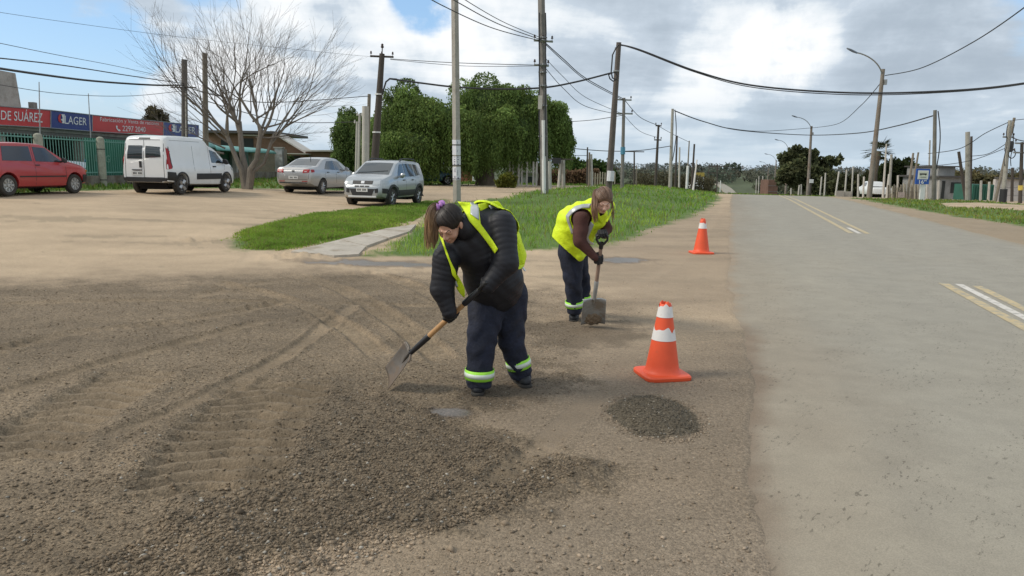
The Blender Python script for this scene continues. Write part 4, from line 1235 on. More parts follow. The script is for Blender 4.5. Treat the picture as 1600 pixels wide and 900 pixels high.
tree('dark evergreen tree at the far left of the clump beyond the white posts', bt,
     [blob_px(545, 200, 54, 26, 32), blob_px(560, 220, 54, 34, 40), blob_px(540, 235, 54, 22, 30), blob_px(585, 240, 53, 30, 34)],
     [([tuple(bt - [0, 0, .3]), tuple(P(548, 250, 54)), tuple(P(550, 215, 54))], [.3, .2, .12])],
     24000, .14, (.105, .165, .052), hang=.5, name='pepper_tree', strands=2600)
# bushes and lower trees
def bush(label, px, py_b, Y, blobs, n, size, colr, name='bush', cat='bush', **k):
    b = gpt(px, py_b, Y)
    return tree(label, b, [blob_px(*q) for q in blobs], [([tuple(b - [0, 0, .2]), tuple(P(blobs[0][0], blobs[0][1], Y))], [.12, .05])], n, size, colr, name=name, cat=cat, **k)
bush('broad dark green bush behind the far worker and the dry hedge', 905, 290, 75, [(893, 268, 75, 26, 18), (925, 268, 75, 30, 17), (950, 275, 75, 18, 13), (878, 276, 75, 16, 12)], 6000, .35, (.045, .085, .02))
bush('small yellow green shrub beneath the largest weeping tree', 792, 291, 44, [(795, 282, 44, 12, 11), (784, 286, 44, 9, 8)], 1500, .16, (.11, .13, .025))
bush('dark shrubbery in the brick house yard', 455, 290, 52, [(448, 262, 52, 16, 16), (470, 268, 52, 18, 14), (440, 280, 52, 14, 10)], 2500, .2, (.04, .07, .018))
bush('pine like treetop rising above the shop signs', 240, 190, 58, [(242, 178, 58, 14, 10), (252, 186, 58, 12, 10), (234, 186, 58, 9, 8)], 1200, .2, (.07, .065, .035))
# brown dry hedge: one mass
def hedge(label, pts, Y, h, colr, n, depth=.8, name='hedge'):
    x0, x1 = pts
    q = rng.uniform(0, 1, (n, 3))
    px = x0 + (x1 - x0) * q[:, 0]
    a = P(x0, 290, Y); b = P(x1, 290, Y)
    c = a[None] + (b - a)[None] * q[:, :1]
    c[:, 1] += (q[:, 1] - .5) * depth
    c[:, 2] = H(c[:, 0], c[:, 1]) + h * q[:, 2] * (.8 + .3 * fbm(c[:, 0], c[:, 1], .8, 3, 4))
    colr = np.array(colr)[None] * rng.uniform(.6, 1.4, (n, 1))
    V, F, C_ = leaf_mesh(c, .22, .3, colr, -.2)
    # opaque heart of the hedge
    me = np_mesh(name, V, F.astype(np.int32), col=np.clip(C_, 0, 1)); o = link(name, me, M_LEAF)
    tag(o, label, 'hedge')
    return o
hedge('brown dry hedge of reeds behind the verge, left of the far worker', (852, 935), 62, 1.5, (.20, .125, .075), 5200)
hedge('dull hedge and thicket behind the poles of the verge', (995, 1112), 92, 2.6, (.10, .09, .05), 6500, 3)

# bare tree
def bare_tree():
    base = gpt(384, 292, 31)
    root = thing('bare_tree', 'large leafless tree with several trunks spreading over the parked van', 'tree', tuple(map(float, base)))
    V, F = [], []
    mbs = [MB(), MB()]
    R_ = random.Random(11)
    cen = P(362, 118, 31) ; k = 31 / 1171
    def lim(p):
        # crown envelope
        dx = (p[0] - cen[0]) / (198 * k); dz = (p[2] - cen[2]) / (162 * k); dy = (p[1] - cen[1]) / (165 * k)
        return dx * dx + dz * dz + dy * dy
    twigs = MB()
    cnt = [0]
    def grow_(p, d, r, ln, lev):
        if cnt[0] > 22000: return
        pts, rad = [p.copy()], [r]
        nseg = 5 if lev < 3 else 3
        for i in range(nseg):
            d = (d + Vector((R_.gauss(0, .10), R_.gauss(0, .10), R_.gauss(0.03, .08)))).normalized()
            p = p + d * (ln / nseg)
            pts.append(p.copy()); rad.append(r * (1 - .42 * (i + 1) / nseg))
            if lim(p) > 1.06: break
        (mbs[0] if lev < 2 else twigs).tube(pts, rad, 8 if lev < 2 else (5 if lev < 3 else 3), cap=False)
        cnt[0] += 1
        if lev >= 7 or r < .0042: return
        nb = {0: 4, 1: 4, 2: 4, 3: 4, 4: 4, 5: 4, 6: 2}[lev]
        for b in range(nb):
            f = R_.uniform(.35, 1.0) if b < nb - 1 else 1.0
            q = pts[min(len(pts) - 1, max(1, int(round(f * (len(pts) - 1)))))]
            if lim(q) > 1.0: continue
            spread = R_.uniform(.3, .75) if b < nb - 1 else R_.uniform(.05, .3)
            ax = Vector((R_.gauss(0, 1), R_.gauss(0, 1), R_.gauss(0, .6)))
            side = (ax - d * ax.dot(d)).normalized()
            nd = (d * math.cos(spread) + side * math.sin(spread))
            out = Vector((q.x - float(cen[0]), q.y - float(cen[1]), 0)); 
            nd = (nd + Vector((0, 0, .07)) + out * .05).normalized()
            grow_(q, nd, max(.0040, rad[-1] * R_.uniform(.52, .78)), ln * R_.uniform(.62, .86), lev + 1)
    b = Vector((0, 0, -.2))
    starts = [((384, 292), (352, 205), .125), ((385, 292), (374, 190), .15), ((388, 292), (408, 200), .14), ((390, 292), (428, 210), .085)]
    for (a, c, r) in starts:
        p0 = Vector(P(a[0], a[1], 31)); p1 = Vector(P(c[0], c[1], 31 + R_.uniform(-.8, .8)))
        mid = (p0 + p1) / 2 + Vector((R_.uniform(-.1, .1), 0, R_.uniform(-.15, .1)))
        bend = p0.lerp(p1, .3) + Vector(((p0.x - p1.x) * .12, 0, 0))
        mbs[0].tube([p0 - Vector((0, 0, .3)), bend, mid, p1], [r * 1.2, r * .9, r * .76, r * .62], 9, cap=False)
        d = (p1 - mid).normalized()
        for j in range(5):
            sp = (R_.gauss(0, .6), R_.gauss(0, .6), R_.uniform(-.1, .3))
            grow_(p1.lerp(mid, R_.uniform(0, .5) if j else 0), (d + Vector(sp)).normalized(), r * R_.uniform(.32, .52), R_.uniform(1.6, 2.3), 1)
    # low side boughs reaching left and right
    for (sx, sy, ex, ey) in ((352, 232, 225, 190), (350, 240, 205, 215), (410, 200, 520, 175), (400, 215, 525, 215), (360, 225, 250, 160), (395, 190, 500, 130)):
        p0, p1 = Vector(P(sx, sy, 31)), Vector(P(ex, ey, 31 + R_.uniform(-1, 1)))
        grow_(p0, (p1 - p0).normalized(), .042, (p1 - p0).length * .42, 2)
    for mb in (mbs[0], twigs):
        mb.v = [tuple(Vector(v) - Vector(base)) for v in mb.v]
    M_B2 = mat('pale_bark', (.185, .16, .13), .95, noise=[(3, .25), (20, .2)], bump=(12, .6), stretch=(1, 1, .35))
    M_TW = mat('grey_twigs', (.14, .12, .10), .95)
    mbs[0].build('trunk', M_B2, root, smooth=True); twigs.build('crown', M_TW, root, smooth=True)
bare_tree()

# right-hand trees
def px_tree(label, px, pyb, Y, blobs, n, size, colr, trunks=(), name='leafy_tree', **k):
    b = gpt(px, pyb, Y)
    tp = [([tuple(b - [0, 0, .3]), tuple(P(blobs[0][0], blobs[0][1], Y))], [.4, .15])]
    for (x0, y0, x1, y1, r) in trunks: tp.append(([tuple(P(x0, y0, Y)), tuple(P((x0 + x1) / 2 + 2, (y0 + y1) / 2, Y)), tuple(P(x1, y1, Y))], [r, r * .8, r * .5]))
    return tree(label, b, [blob_px(*q) for q in blobs], tp, n, size, colr, name=name, **k)
M_EUB = mat('pale_eucalyptus_bark', (.34, .31, .27), .9, noise=[(3, .3)])
px_tree('big dark eucalyptus with ragged crown beyond the right roadside', 1256, 304, 118,
        [(1248, 240, 118, 16, 14), (1232, 252, 118, 16, 12), (1264, 250, 118, 20, 14), (1285, 258, 118, 18, 12), (1302, 252, 118, 9, 6), (1225, 275, 117, 15, 14), (1245, 272, 116, 24, 20), (1270, 280, 116, 24, 20), (1294, 282, 116, 18, 18), (1226, 246, 118, 8, 5), (1311, 247, 118, 4, 4)],
        15000, .5, (.075, .092, .045), [(1246, 290, 1244, 245, .35), (1272, 295, 1280, 262, .3), (1260, 290, 1262, 250, .3), (1292, 285, 1301, 258, .2)], name='eucalyptus_tree', core=.48, inner=.35, asp=.4, bark=M_EUB)
px_tree('round dark bushy tree behind the bus stop sign', 1400, 300, 72,
        [(1400, 272, 72, 28, 24), (1380, 280, 72, 18, 18), (1424, 278, 72, 22, 20), (1410, 262, 72, 20, 14), (1440, 285, 72, 14, 14)], 8000, .35, (.042, .062, .022), core=.85)
px_tree('low dark thicket left of the large street lamp', 1330, 303, 90, [(1318, 290, 90, 18, 14), (1340, 288, 90, 18, 15), (1300, 292, 95, 14, 12), (1355, 285, 88, 12, 14)], 5000, .4, (.055, .065, .03), name='thicket')
px_tree('pale olive trees behind the grey house roof', 1490, 300, 110, [(1478, 280, 110, 26, 12), (1510, 282, 110, 30, 12), (1545, 284, 110, 26, 10), (1590, 284, 110, 30, 10), (1455, 284, 108, 14, 10)], 5000, .5, (.12, .115, .06))

def palm():
    b = gpt(1364, 305, 70); top = P(1373, 236, 70)
    root = thing('palm_tree', 'fan palm with a shaggy crown behind the large street lamp', 'tree', tuple(map(float, b)))
    mb = MB(); mb.tube([Vector((0, 0, -.3)), Vector(P(1366, 270, 70)) - Vector(b), Vector(top) - Vector(b)], [.35, .28, .25], 10); mb.build('trunk', M_BARK, root, smooth=True)
    mats = mat('palm_fronds', (.05, .065, .03), .8, noise=(3, .3))
    for k in range(34):
        a = rng.uniform(0, 2 * PI); el = rng.uniform(-.9, 1.2)
        L_ = rng.uniform(.9, 1.4)
        d = np.array([math.cos(a) * math.cos(el), math.sin(a) * math.cos(el), math.sin(el)])
        o = top - b
        m2 = MB()
        c = o + d * L_ * .75
        side = np.cross(d, [0, 0, 1]); side /= np.linalg.norm(side) + 1e-6; up = np.cross(side, d)
        for j in range(9):
            an = (j - 4) * .30
            e = c + (d * math.cos(an) + side * math.sin(an)) * .62 - np.array([0, 0, .10])
            w = side * .09 if abs(an) < .9 else d * .09
            m2.add([o + d * .2, c + w * 1.0, e, c - w * 1.0], [[0, 1, 2, 3]])
        m2.build('frond', mats, root)
palm()

# far wooded hills: one mass of trees that nobody could count
def treeline():
    V, F, C_ = [], [], []; off = 0
    n = 0
    pts = []
    for (Y, cnt, sx0, sx1, hh_, wv, c0) in ((230, 60, 1000, 1170, 5.5, 1.0, (.07, .085, .045)), (300, 70, 990, 1660, 6, 1.0, (.08, .095, .05)), (420, 120, 960, 1700, 8, 1.1, (.085, .10, .062)), (620, 150, 930, 1720, 10, 1.2, (.095, .115, .085)), (950, 200, 880, 1750, 12, 1.3, (.12, .145, .125)), (1400, 220, 700, 1800, 14, 1.4, (.16, .19, .185))):  # farther layers paler and bluer: distance haze put into the leaf colour
        for i in range(cnt):
            px = rng.uniform(sx0, sx1)
            if Y < 500 and 1118 < px < 1182: continue
            p = P(px, 280, Y * rng.uniform(.85, 1.15)); p[2] = H(p[0], p[1])
            h = hh_ * rng.uniform(.35, .95)
            if rng.uniform() < .06: h *= 1.5
            w = h * rng.uniform(.5, .9) * wv
            m_ = 240 if Y < 500 else (130 if Y < 900 else 80)
            d = rng.normal(size=(m_, 3)); d /= np.linalg.norm(d, axis=1, keepdims=True)
            c = p[None] + np.array([0, 0, h * .52]) + d * np.array([w, w, h * .5]) * rng.uniform(.75, 1.05, (m_, 1))
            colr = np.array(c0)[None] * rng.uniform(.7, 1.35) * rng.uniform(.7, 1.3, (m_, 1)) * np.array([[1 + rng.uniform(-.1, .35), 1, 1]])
            v, f, cc = leaf_mesh(c, h * .17, .6, colr)
            V.append(v); F.append(f + off); C_.append(cc); off += len(v)
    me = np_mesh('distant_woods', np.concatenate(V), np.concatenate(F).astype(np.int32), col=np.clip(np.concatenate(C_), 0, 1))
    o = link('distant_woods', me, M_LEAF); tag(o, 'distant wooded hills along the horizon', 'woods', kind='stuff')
treeline()

# ------------------------------------------------------------------ lettering
def text_mesh(txt, offset=0.0):
    cu = bpy.data.curves.new('lettering', 'FONT'); cu.body = txt; cu.size = 1; cu.offset = offset; cu.resolution_u = 4; cu.extrude = 0.0
    o = bpy.data.objects.new('lettering', cu); COL.objects.link(o)
    dg = bpy.context.evaluated_depsgraph_get(); dg.update()
    me = bpy.data.meshes.new_from_object(o.evaluated_get(dg))
    bpy.data.objects.remove(o); bpy.data.curves.remove(cu)
    return me

def fit_text(txt, c00, c10, c11, c01, m_, parent, name='lettering', offset=0.0, push=(0, 0, 0)):
    """map the text's bounding box onto four world corners (bottom left, bottom right, top right, top left)"""
    me = text_mesh(txt, offset)
    v = np.array([tuple(q.co) for q in me.vertices])
    lo, hi = v.min(0), v.max(0)
    u = ((v[:, 0] - lo[0]) / (hi[0] - lo[0]))[:, None]; w = ((v[:, 1] - lo[1]) / (hi[1] - lo[1]))[:, None]
    c00, c10, c11, c01 = map(np.array, (c00, c10, c11, c01))
    p = c00 * (1 - u) * (1 - w) + c10 * u * (1 - w) + c11 * u * w + c01 * (1 - u) * w + np.array(push)
    p = p - np.array(parent.location)
    me.vertices.foreach_set('co', p.astype(np.float32).ravel()); me.update()
    me.materials.clear()
    return link(name, me, m_, parent)

# ------------------------------------------------------------------ the shop with its signs
SX = -19.0
M_RED = mat('red_sign_vinyl', (.58, .045, .045), .45, noise=(1.5, .06))
M_BLUE = mat('blue_sign_vinyl', (.03, .05, .22), .45, noise=(1.5, .08))
M_SWHITE = mat('white_sign_vinyl', (.75, .74, .74), .5)
M_SRED = mat('bright_red_vinyl', (.55, .03, .03), .5)
def board(name, label, x0, x1, t0, t1, b0, b1, m_):
    c = [PX(x0, b0, SX), PX(x1, b1, SX), PX(x1, t1, SX), PX(x0, t0, SX)]
    root = thing(name, label, 'sign', tuple(c[0]), 0, 'long sign boards over the shop front')
    mb = MB(); mb.prism([tuple(np.array(p) - c[0]) for p in c], (-.14, 0, 0)); mb.build('board', m_, root)
    mb = MB()
    fr = [np.array(p) - c[0] for p in c]
    for i in range(4): mb.tube([fr[i] + [.01, 0, 0], fr[(i + 1) % 4] + [.01, 0, 0]], .022, 4)
    mb.build('frame', M_METAL, root)
    return root
def txt(root, s_, x0, x1, t0, t1, b0, b1, m_=None, off=.004, push=.012):
    fit_text(s_, PX(x0, b0, SX), PX(x1, b1, SX), PX(x1, t1, SX), PX(x0, t0, SX), m_ or M_SWHITE, root, offset=off, push=(push, 0, 0))
def logo(root, x0, x1, t, b, sl=0.06):
    def q(u, v):
        px = x0 + (x1 - x0) * u; return PX(px, t + (b - t) * v + (px - x0) * sl, SX) + np.array([.014, 0, 0])
    base = np.array(root.location)
    def poly(pts, m_, name, push):
        mb = MB(); mb.prism([tuple(q(u, v) - base + [push, 0, 0]) for u, v in pts], (.004, 0, 0)); mb.build(name, m_, root)
    # red half disc with a white sail beside it
    poly([(.05, .5), (.10, .25), (.25, .05), (.5, 0), (.42, .3), (.42, .6), (.6, 1), (.3, .92), (.12, .75)], M_SRED, 'emblem_red', 0)
    poly([(.52, 0), (1, 0), (1, 1), (.62, 1), (.70, .78), (.46, .62), (.72, .45), (.62, .2)], M_SWHITE, 'emblem_white', .002)
bd = board('shop_sign', 'red sign board reading DE SUÁREZ, leftmost over the shop', -95, 78.6, 158, 172, 190, 199.8, M_RED)
txt(bd, 'DE SUÁREZ', 1, 66, 168.5, 173.0, 187, 191.8)
bd = board('shop_sign', 'dark blue sign board reading LAGER, left of the two blue ones', 78.8, 143.5, 172.0, 179.4, 199.9, 205.2, M_BLUE)
txt(bd, 'LAGER', 101, 135, 180.5, 184.5, 193.5, 196); logo(bd, 89.5, 100.3, 178, 192)
bd = board('shop_sign', 'long red sign board with a phone number, above the green gate', 143.7, 255, 179.5, 190.3, 205.2, 212, M_RED)
txt(bd, 'Fabricación y Venta de raciones', 156, 248, 183, 190.2, 191.2, 197.5, off=-.002)
txt(bd, '2297 2040', 191, 227, 196.2, 198.5, 205, 206.6)
base = np.array(bd.location)
def q_(px, py): return tuple(PX(px, py, SX) - base + [.012, 0, 0])
mb = MB(); mb.prism([q_(*p) for p in ((180.6, 197), (182.4, 195.8), (183.6, 198.2), (182.8, 199.4), (184.8, 202.4), (186.2, 202), (188.2, 204), (187, 205.4), (184.4, 204.8), (181.4, 201))], (.004, 0, 0)); mb.build('phone_symbol', M_SWHITE, bd)
bd = board('shop_sign', 'dark blue sign board partly behind the dark pole, farthest of the boards', 255.2, 310, 190.3, 195.6, 212, 214.6, M_BLUE)
txt(bd, 'LAGER', 274, 305, 196, 199, 207, 209); logo(bd, 262.5, 273, 194, 205.5, .05)

shop = thing('shop_building', 'low shop with a deep shaded front and raw concrete tank on its roof', 'building', (-22, 30, .5))
def part_box(root, name, m_, x0, x1, y0, y1, z0, z1):
    mb = MB(); mb.box(((x0 + x1) / 2 - root.location[0], (y0 + y1) / 2 - root.location[1], (z0 + z1) / 2 - root.location[2]), (x1 - x0, y1 - y0, z1 - z0)); return mb.build(name, m_, root)
M_SHOPW = mat('dark_green_wall', (.09, .15, .13), .85, noise=(2, .25))
part_box(shop, 'roof', M_CONC, -30, -19.16, 15, 43, 2.72, 2.86)
part_box(shop, 'wall', M_SHOPW, -23.2, -23, 15, 43, .2, 2.72)
part_box(shop, 'wall', M_CONC, -30, -23.2, 42.8, 43, .2, 2.72)
part_box(shop, 'fascia', M_CONC_D, -19.4, -19.2, 15, 43, 2.55, 3.0)
for yy in (18, 23.2, 28.4, 33.6, 38.8): part_box(shop, 'pillar', M_CONC, -19.7, -19.4, yy, yy + .3, .2, 2.56)
for (y0, y1, m_) in ((20, 23, M_DARKIN), (25, 29, M_DARKIN), (31, 33.2, M_GREEN), (35, 38, M_DARKIN)): part_box(shop, 'shop_window' if m_ is M_DARKIN else 'shop_door', m_, -23.0, -22.94, y0, y1, .7, 2.3)
tk0, tk1 = PX(40, 115, -24), PX(37, 166, -24)
mb = MB(); 
T_ = np.array(shop.location)
mb.box((-27 - T_[0], 32 - T_[1], 4.2 - T_[2]), (6.4, 9.4, 2.9), taper=.96)
o = mb.build('rooftop_tank', M_CONC, shop)
mb = MB(); mb.box((-23.6 - T_[0], 37.1 - T_[1], 3.9 - T_[2]), (.25, .3, .9)); mb.build('rooftop_pipe', M_CONC_D, shop)

# ---- the fence line in front
FX = -16.0
def fY(px): return FX * 1171 / (px - 800)
low = thing('low_wall', 'low concrete wall carrying the green bar fence', 'wall', (FX, 27, .5))
M_LOWW = mat('stained_low_wall', (.21, .19, .16), .95, noise=[(1.2, .3), (9, .2)], bump=(14, .5), stain=(1.6, (.11, .08, .055), .52, .7))
part_box(low, 'wall', M_LOWW, FX - .12, FX + .08, 17, 34.5, .1, 1.02)
far_low = thing('low_wall', 'low concrete wall between the bare tree and the white gate post', 'wall', (FX, 47, .4))
part_box(far_low, 'wall', M_LOWW, FX - .12, FX + .08, 41, 50.4, .1, 1.05)
fence = thing('bar_fence', 'green iron bar fence in front of the shop behind the red car', 'fence', (FX, 27, 1.0))
bar = MB(); bar.tube([(0, 0, 0), (0, 0, 1.42)], .011, 4)
bme = None
def bars(root, y0, y1, z0, step=.165, m_=M_GREENL, topf=None):
    global bme
    y = y0; first = None
    while y < y1:
        if bme is None:
            o = bar.build('bar', m_, root); bme = o.data
        else:
            o = bpy.data.objects.new('bar', bme); COL.objects.link(o); o.parent = root
        o.location = (0, y - root.location[1], z0 - root.location[2])
        o.scale = (1, 1, topf(y) if topf else 1)
        y += step
bars(fence, 17.5, 34.3, 1.0)
for z_ in (2.30, 1.12): part_box(fence, 'rail', M_GREENL, FX - .02, FX + .02, 17.2, 34.4, z_, z_ + .045)
fence2 = thing('bar_fence', 'short green iron bar fence left of the white gate post', 'fence', (FX, 48, 1.0))
bars(fence2, 46.2, 50.2, 1.02, .2)
part_box(fence2, 'rail', M_GREENL, FX - .02, FX + .02, 46, 50.3, 2.3, 2.35)
M_POST = mat('lichen_concrete', (.33, .33, .26), .9, noise=[(3, .2), (18, .15)], bump=(20, .4))
def fpost(label, px, top, w, base_z=.3, m_=M_POST):
    Y = fY(px); t = PX(px, top, FX + .05)
    root = thing('fence_post', label, 'post', (FX + .12, Y, base_z), 0, 'concrete fence posts')
    h = t[2] - base_z
    mb = MB(); mb.lathe([(w, -.3), (w, h - .12), (w * .85, h - .04), (w * .4, h), (0, h + .01)], 12); mb.build('shaft', m_, root, smooth=True)
    mb = MB()
    for f in (.25, .78): mb.tube([(0, 0, h * f), (0, 0, h * f + .03)], w * 1.06, 12)
    mb.build('wire_tie', M_WIRE, root)
fpost('round topped concrete fence post behind the red car roof', 53, 208, .14)
fpost('round topped concrete fence post between the red car and the white van', 150.5, 213.5, .14)
gatep = thing('gate_post', 'tall square whitewashed gate post left of the silver sedan', 'post', (FX, 51, .3))
part_box(gatep, 'shaft', mat('peeling_whitewash', (.45, .45, .43), .9, noise=[(2, .2), (12, .2)], stain=(3, (.25, .22, .19), .55, .7)), FX - .15, FX + .35, 50.6, 51.1, .2, 2.62)
part_box(gatep, 'cap', M_CONC, FX - .2, FX + .4, 50.55, 51.15, 2.62, 2.70)
part_box(gatep, 'side_post', M_WOOD_G, FX + .45, FX + .6, 50.7, 50.9, .2, 2.55)
# green sheet gate with part of a painted word
gate = thing('sheet_gate', 'dark green sheet metal gate with pale lettering, right of the second post', 'gate', (FX - .3, 31, 1.0))
part_box(gate, 'panel', M_GREEN, FX - .36, FX - .30, 28.6, 35.5, .6, 2.45)
M_FADE = mat('faded_white_lettering', (.22, .38, .30), .8)
gx = FX - .29
fit_text('DOG', PX(149, 252, gx), PX(171.5, 254, gx), PX(171.5, 243, gx), PX(149, 241.5, gx), M_FADE, gate, offset=-.005, push=(.004, 0, 0))
# leaning sheet stack and tarpaulin inside the yard
st = thing('sheet_stack', 'silver corrugated sheets stacked behind the fence between the posts', 'metal sheets', (FX - 1.4, 26, .55))
M_SIL = mat('silver_sheet', (.48, .52, .56), .4, .5, noise=(4, .15))
for k in range(10):
    a = PX(100 + k * 4.2, 251 + k * .4, FX - 1.2); b_ = PX(108 + k * 4.6, 271, FX - .7)
    mb = MB(); mb.prism([tuple(rel(st, a)), tuple(rel(st, b_)), tuple(rel(st, b_ + [0, .28, 0])), tuple(rel(st, a + [0, .28, 0]))], (-.04, 0, .01)); mb.build('sheet', M_SIL, st)
tp = thing('tarpaulin_load', 'blue and white tarpaulin covered load behind the second fence post', 'tarpaulin', (FX - 1, 28.5, .6))
mb = MB()
a, b_, c_, d_ = PX(130, 262, FX - .9), PX(134, 252, FX - 1.6), PX(166, 255, FX - 1.6), PX(163, 264, FX - .9)
mb.prism([tuple(rel(tp, q)) for q in (a, b_, c_, d_)], (0, 0, -.25)); mb.build('cover', mat('pale_tarpaulin', (.50, .60, .68), .6, noise=(3, .2)), tp)
mb = MB(); mb.prism([tuple(rel(tp, q + np.array([-.05, 0, .03]))) for q in (b_, PX(134, 250, FX - 1.8), PX(164, 253, FX - 1.8), c_)], (0, 0, -.1)); mb.build('blue_edge', mat('blue_tarpaulin', (.04, .10, .35), .6), tp)

# green annex with curved teal canopies
annex = thing('green_annex', 'long dark green shed with a curved teal awning behind the white van', 'building', (-17.2, 42, .4))
part_box(annex, 'wall', M_GREEN, -17.9, -17.7, 34.6, 50.2, .2, 2.5)
for yy in (36.5, 39.6, 42.5, 45.2, 48.0): part_box(annex, 'pillar', M_CONC_L, -17.0, -16.75, yy, yy + .25, .2, 2.45)
part_box(annex, 'door', mat('dull_grey_green', (.10, .14, .12), .8), -17.7, -17.62, 46.5, 48.5, .4, 2.2)
M_TEAL = mat('teal_canopy', (.10, .30, .27), .6, noise=[(.8, .15), (8, .06)])
def canopy(y0, y1, z0, z1):
    mb = MB(); n = 8; vs = []; fs = []
    seg = max(2, int((y1 - y0) / 1.2))
    for s_ in range(seg + 1):
        for i in range(n + 1):
            a = PI / 2 * i / n
            vs.append((-17.7 + 1.75 * math.sin(a) + 17.2, y0 + (y1 - y0) * s_ / seg - 42, z0 + (z1 - z0) * math.cos(a) - .4))
    for s_ in range(seg):
        for i in range(n): fs.append([s_ * (n + 1) + i, s_ * (n + 1) + i + 1, (s_ + 1) * (n + 1) + i + 1, (s_ + 1) * (n + 1) + i])
    mb.add(vs, fs); o = mb.build('canopy', M_TEAL, annex, smooth=True)
    md = o.modifiers.new('thick', 'SOLIDIFY'); md.thickness = .03
canopy(34.5, 40.2, 2.38, 2.86); canopy(40.3, 50.4, 2.25, 2.62)

# houses beyond
def gable_house(name, label, Y, px_poly, depth, m_, roof_edges=(), m_roof=None):
    pts = [P(a, b, Y) for a, b in px_poly]
    base = np.array([pts[0][0], Y, float(H(pts[0][0], Y))])
    root = thing(name, label, 'building', tuple(base))
    mb = MB(); mb.prism([tuple(p - base) for p in pts], (0, depth, 0)); mb.build('wall', m_, root)
    for (i, j) in roof_edges:
        a, b = pts[i] - base, pts[j] - base
        n_ = np.cross(b - a, [0, 1, 0]); n_ = n_ / np.linalg.norm(n_) * .12
        if n_[2] < 0: n_ = -n_
        e = (b - a) / np.linalg.norm(b - a) * .3
        a2, b2 = a - e * .2, b + e
        mb = MB(); mb.prism([tuple(a2 - [0, .4, 0] + n_ * .05), tuple(b2 - [0, .4, 0] + n_ * .05), tuple(b2 - [0, .4, 0] + n_), tuple(a2 - [0, .4, 0] + n_)], (0, depth + .8, 0)); mb.build('roof', m_roof or M_CONC_L, root)
    return root, base
M_ROOFD = mat('dark_roof_sheet', (.07, .065, .062), .7, noise=(3, .2))
hs, hb = gable_house('brick_house', 'brown brick house with a sloping pale edged roof behind the silver sedan', 60, [(322, 300), (322, 208), (425, 207), (479, 240), (479, 300)], 2.2, M_BRICK, [(2, 3)], M_CONC_L)
def hbox(name, m_, x0, x1, t, b, Y, d=.1, root=hs, bb=None):
    bb = np.array(root.location)
    p0, p1 = P(x0, t, Y) - bb, P(x1, b, Y) - bb
    mb = MB(); mb.prism([(p0[0], p0[1], p0[2]), (p1[0], p0[1], p0[2]), (p1[0], p0[1], p1[2]), (p0[0], p0[1], p1[2])], (0, d, 0)); return mb.build(name, m_, root)
hbox('roof', M_ROOFD, 318, 428, 203, 209, 59.4, 9.8)
hbox('window', M_DARKIN, 380, 396, 216, 232, 59.95, .1); hbox('sill', M_CONC_L, 376, 402, 210, 212.5, 59.7, .4)
hbox('window', M_DARKIN, 345, 360, 218, 232, 59.95, .1)
hbox('carport_roof', M_CONC_L, 434, 478, 239, 241, 56.5, 3.3); hbox('carport_shade', M_DARKIN, 438, 470, 243, 292, 59.9, .08)
hs2, _ = gable_house('brick_house', 'low brown brick wall house with a flat edge right of the silver sedan roof', 58, [(477, 300), (477, 237), (536, 237), (536, 300)], 6, M_BRICK, [(1, 2)], M_CONC_L)
hs3, _ = gable_house('brick_house', 'small red brick and white house half hidden under the weeping trees', 64, [(715, 300), (715, 256), (752, 256), (752, 300)], 6, mat('red_brick', (.26, .10, .06), .95, noise=[(3, .2), (20, .25)]), [(1, 2)], M_ROOFD)
hbox('white_panel', M_WHITE, 738, 756, 264, 300, 63.6, .3, hs3)
hs4, _ = gable_house('white_shed', 'low white shed among posts beneath the willow at the verge', 60, [(790, 300), (790, 268), (846, 272), (846, 300)], 4, mat('grubby_white_wall', (.42, .41, .38), .9, noise=[(2, .25), (9, .2)]), [(1, 2)], M_CONC_D)
for (a, b) in ((795, 799), (806, 809), (822, 826)): hbox('opening', M_DARKIN, a, b + 6, 276, 292, 59.9, .1, hs4)
YP = ('leftmost of its row', 'second from the left', 'third from the left', 'third from the right', 'second from the right', 'rightmost of its row')
for k, px in enumerate((796, 801, 815, 823, 833, 838)):
    b = gpt(px, 290, 50); 
    mb = MB(); mb.box((0, 0, .75), (.12, .12, 1.7)); o = mb.build('yard_post', M_CONC_L); o.location = tuple(b)
    tag(o, 'pale concrete yard post before the low white shed, %s' % YP[k], 'post', 'yard posts before the white shed')
# white picket fence near the leaning pole
pk = thing('picket_fence', 'short pale picket fence left of the leaning pole foot', 'fence', tuple(gpt(940, 290, 58)))
mb = MB(); mb.box((0, 0, .5), (.09, .04, 1.15)); o0 = mb.build('picket', M_WOOD_P, pk); o0.location = (-.9, 0, 0)
for k in range(1, 11):
    o = o0.copy(); COL.objects.link(o); o.parent = pk; o.location = (-.9 + k * .19, 0, random.uniform(-.08, .08)); o.scale = (1, 1, random.uniform(.9, 1.1))
mb = MB(); mb.box((0, .05, .6), (2.1, .03, .06)); mb.build('rail', M_WOOD_P, pk)

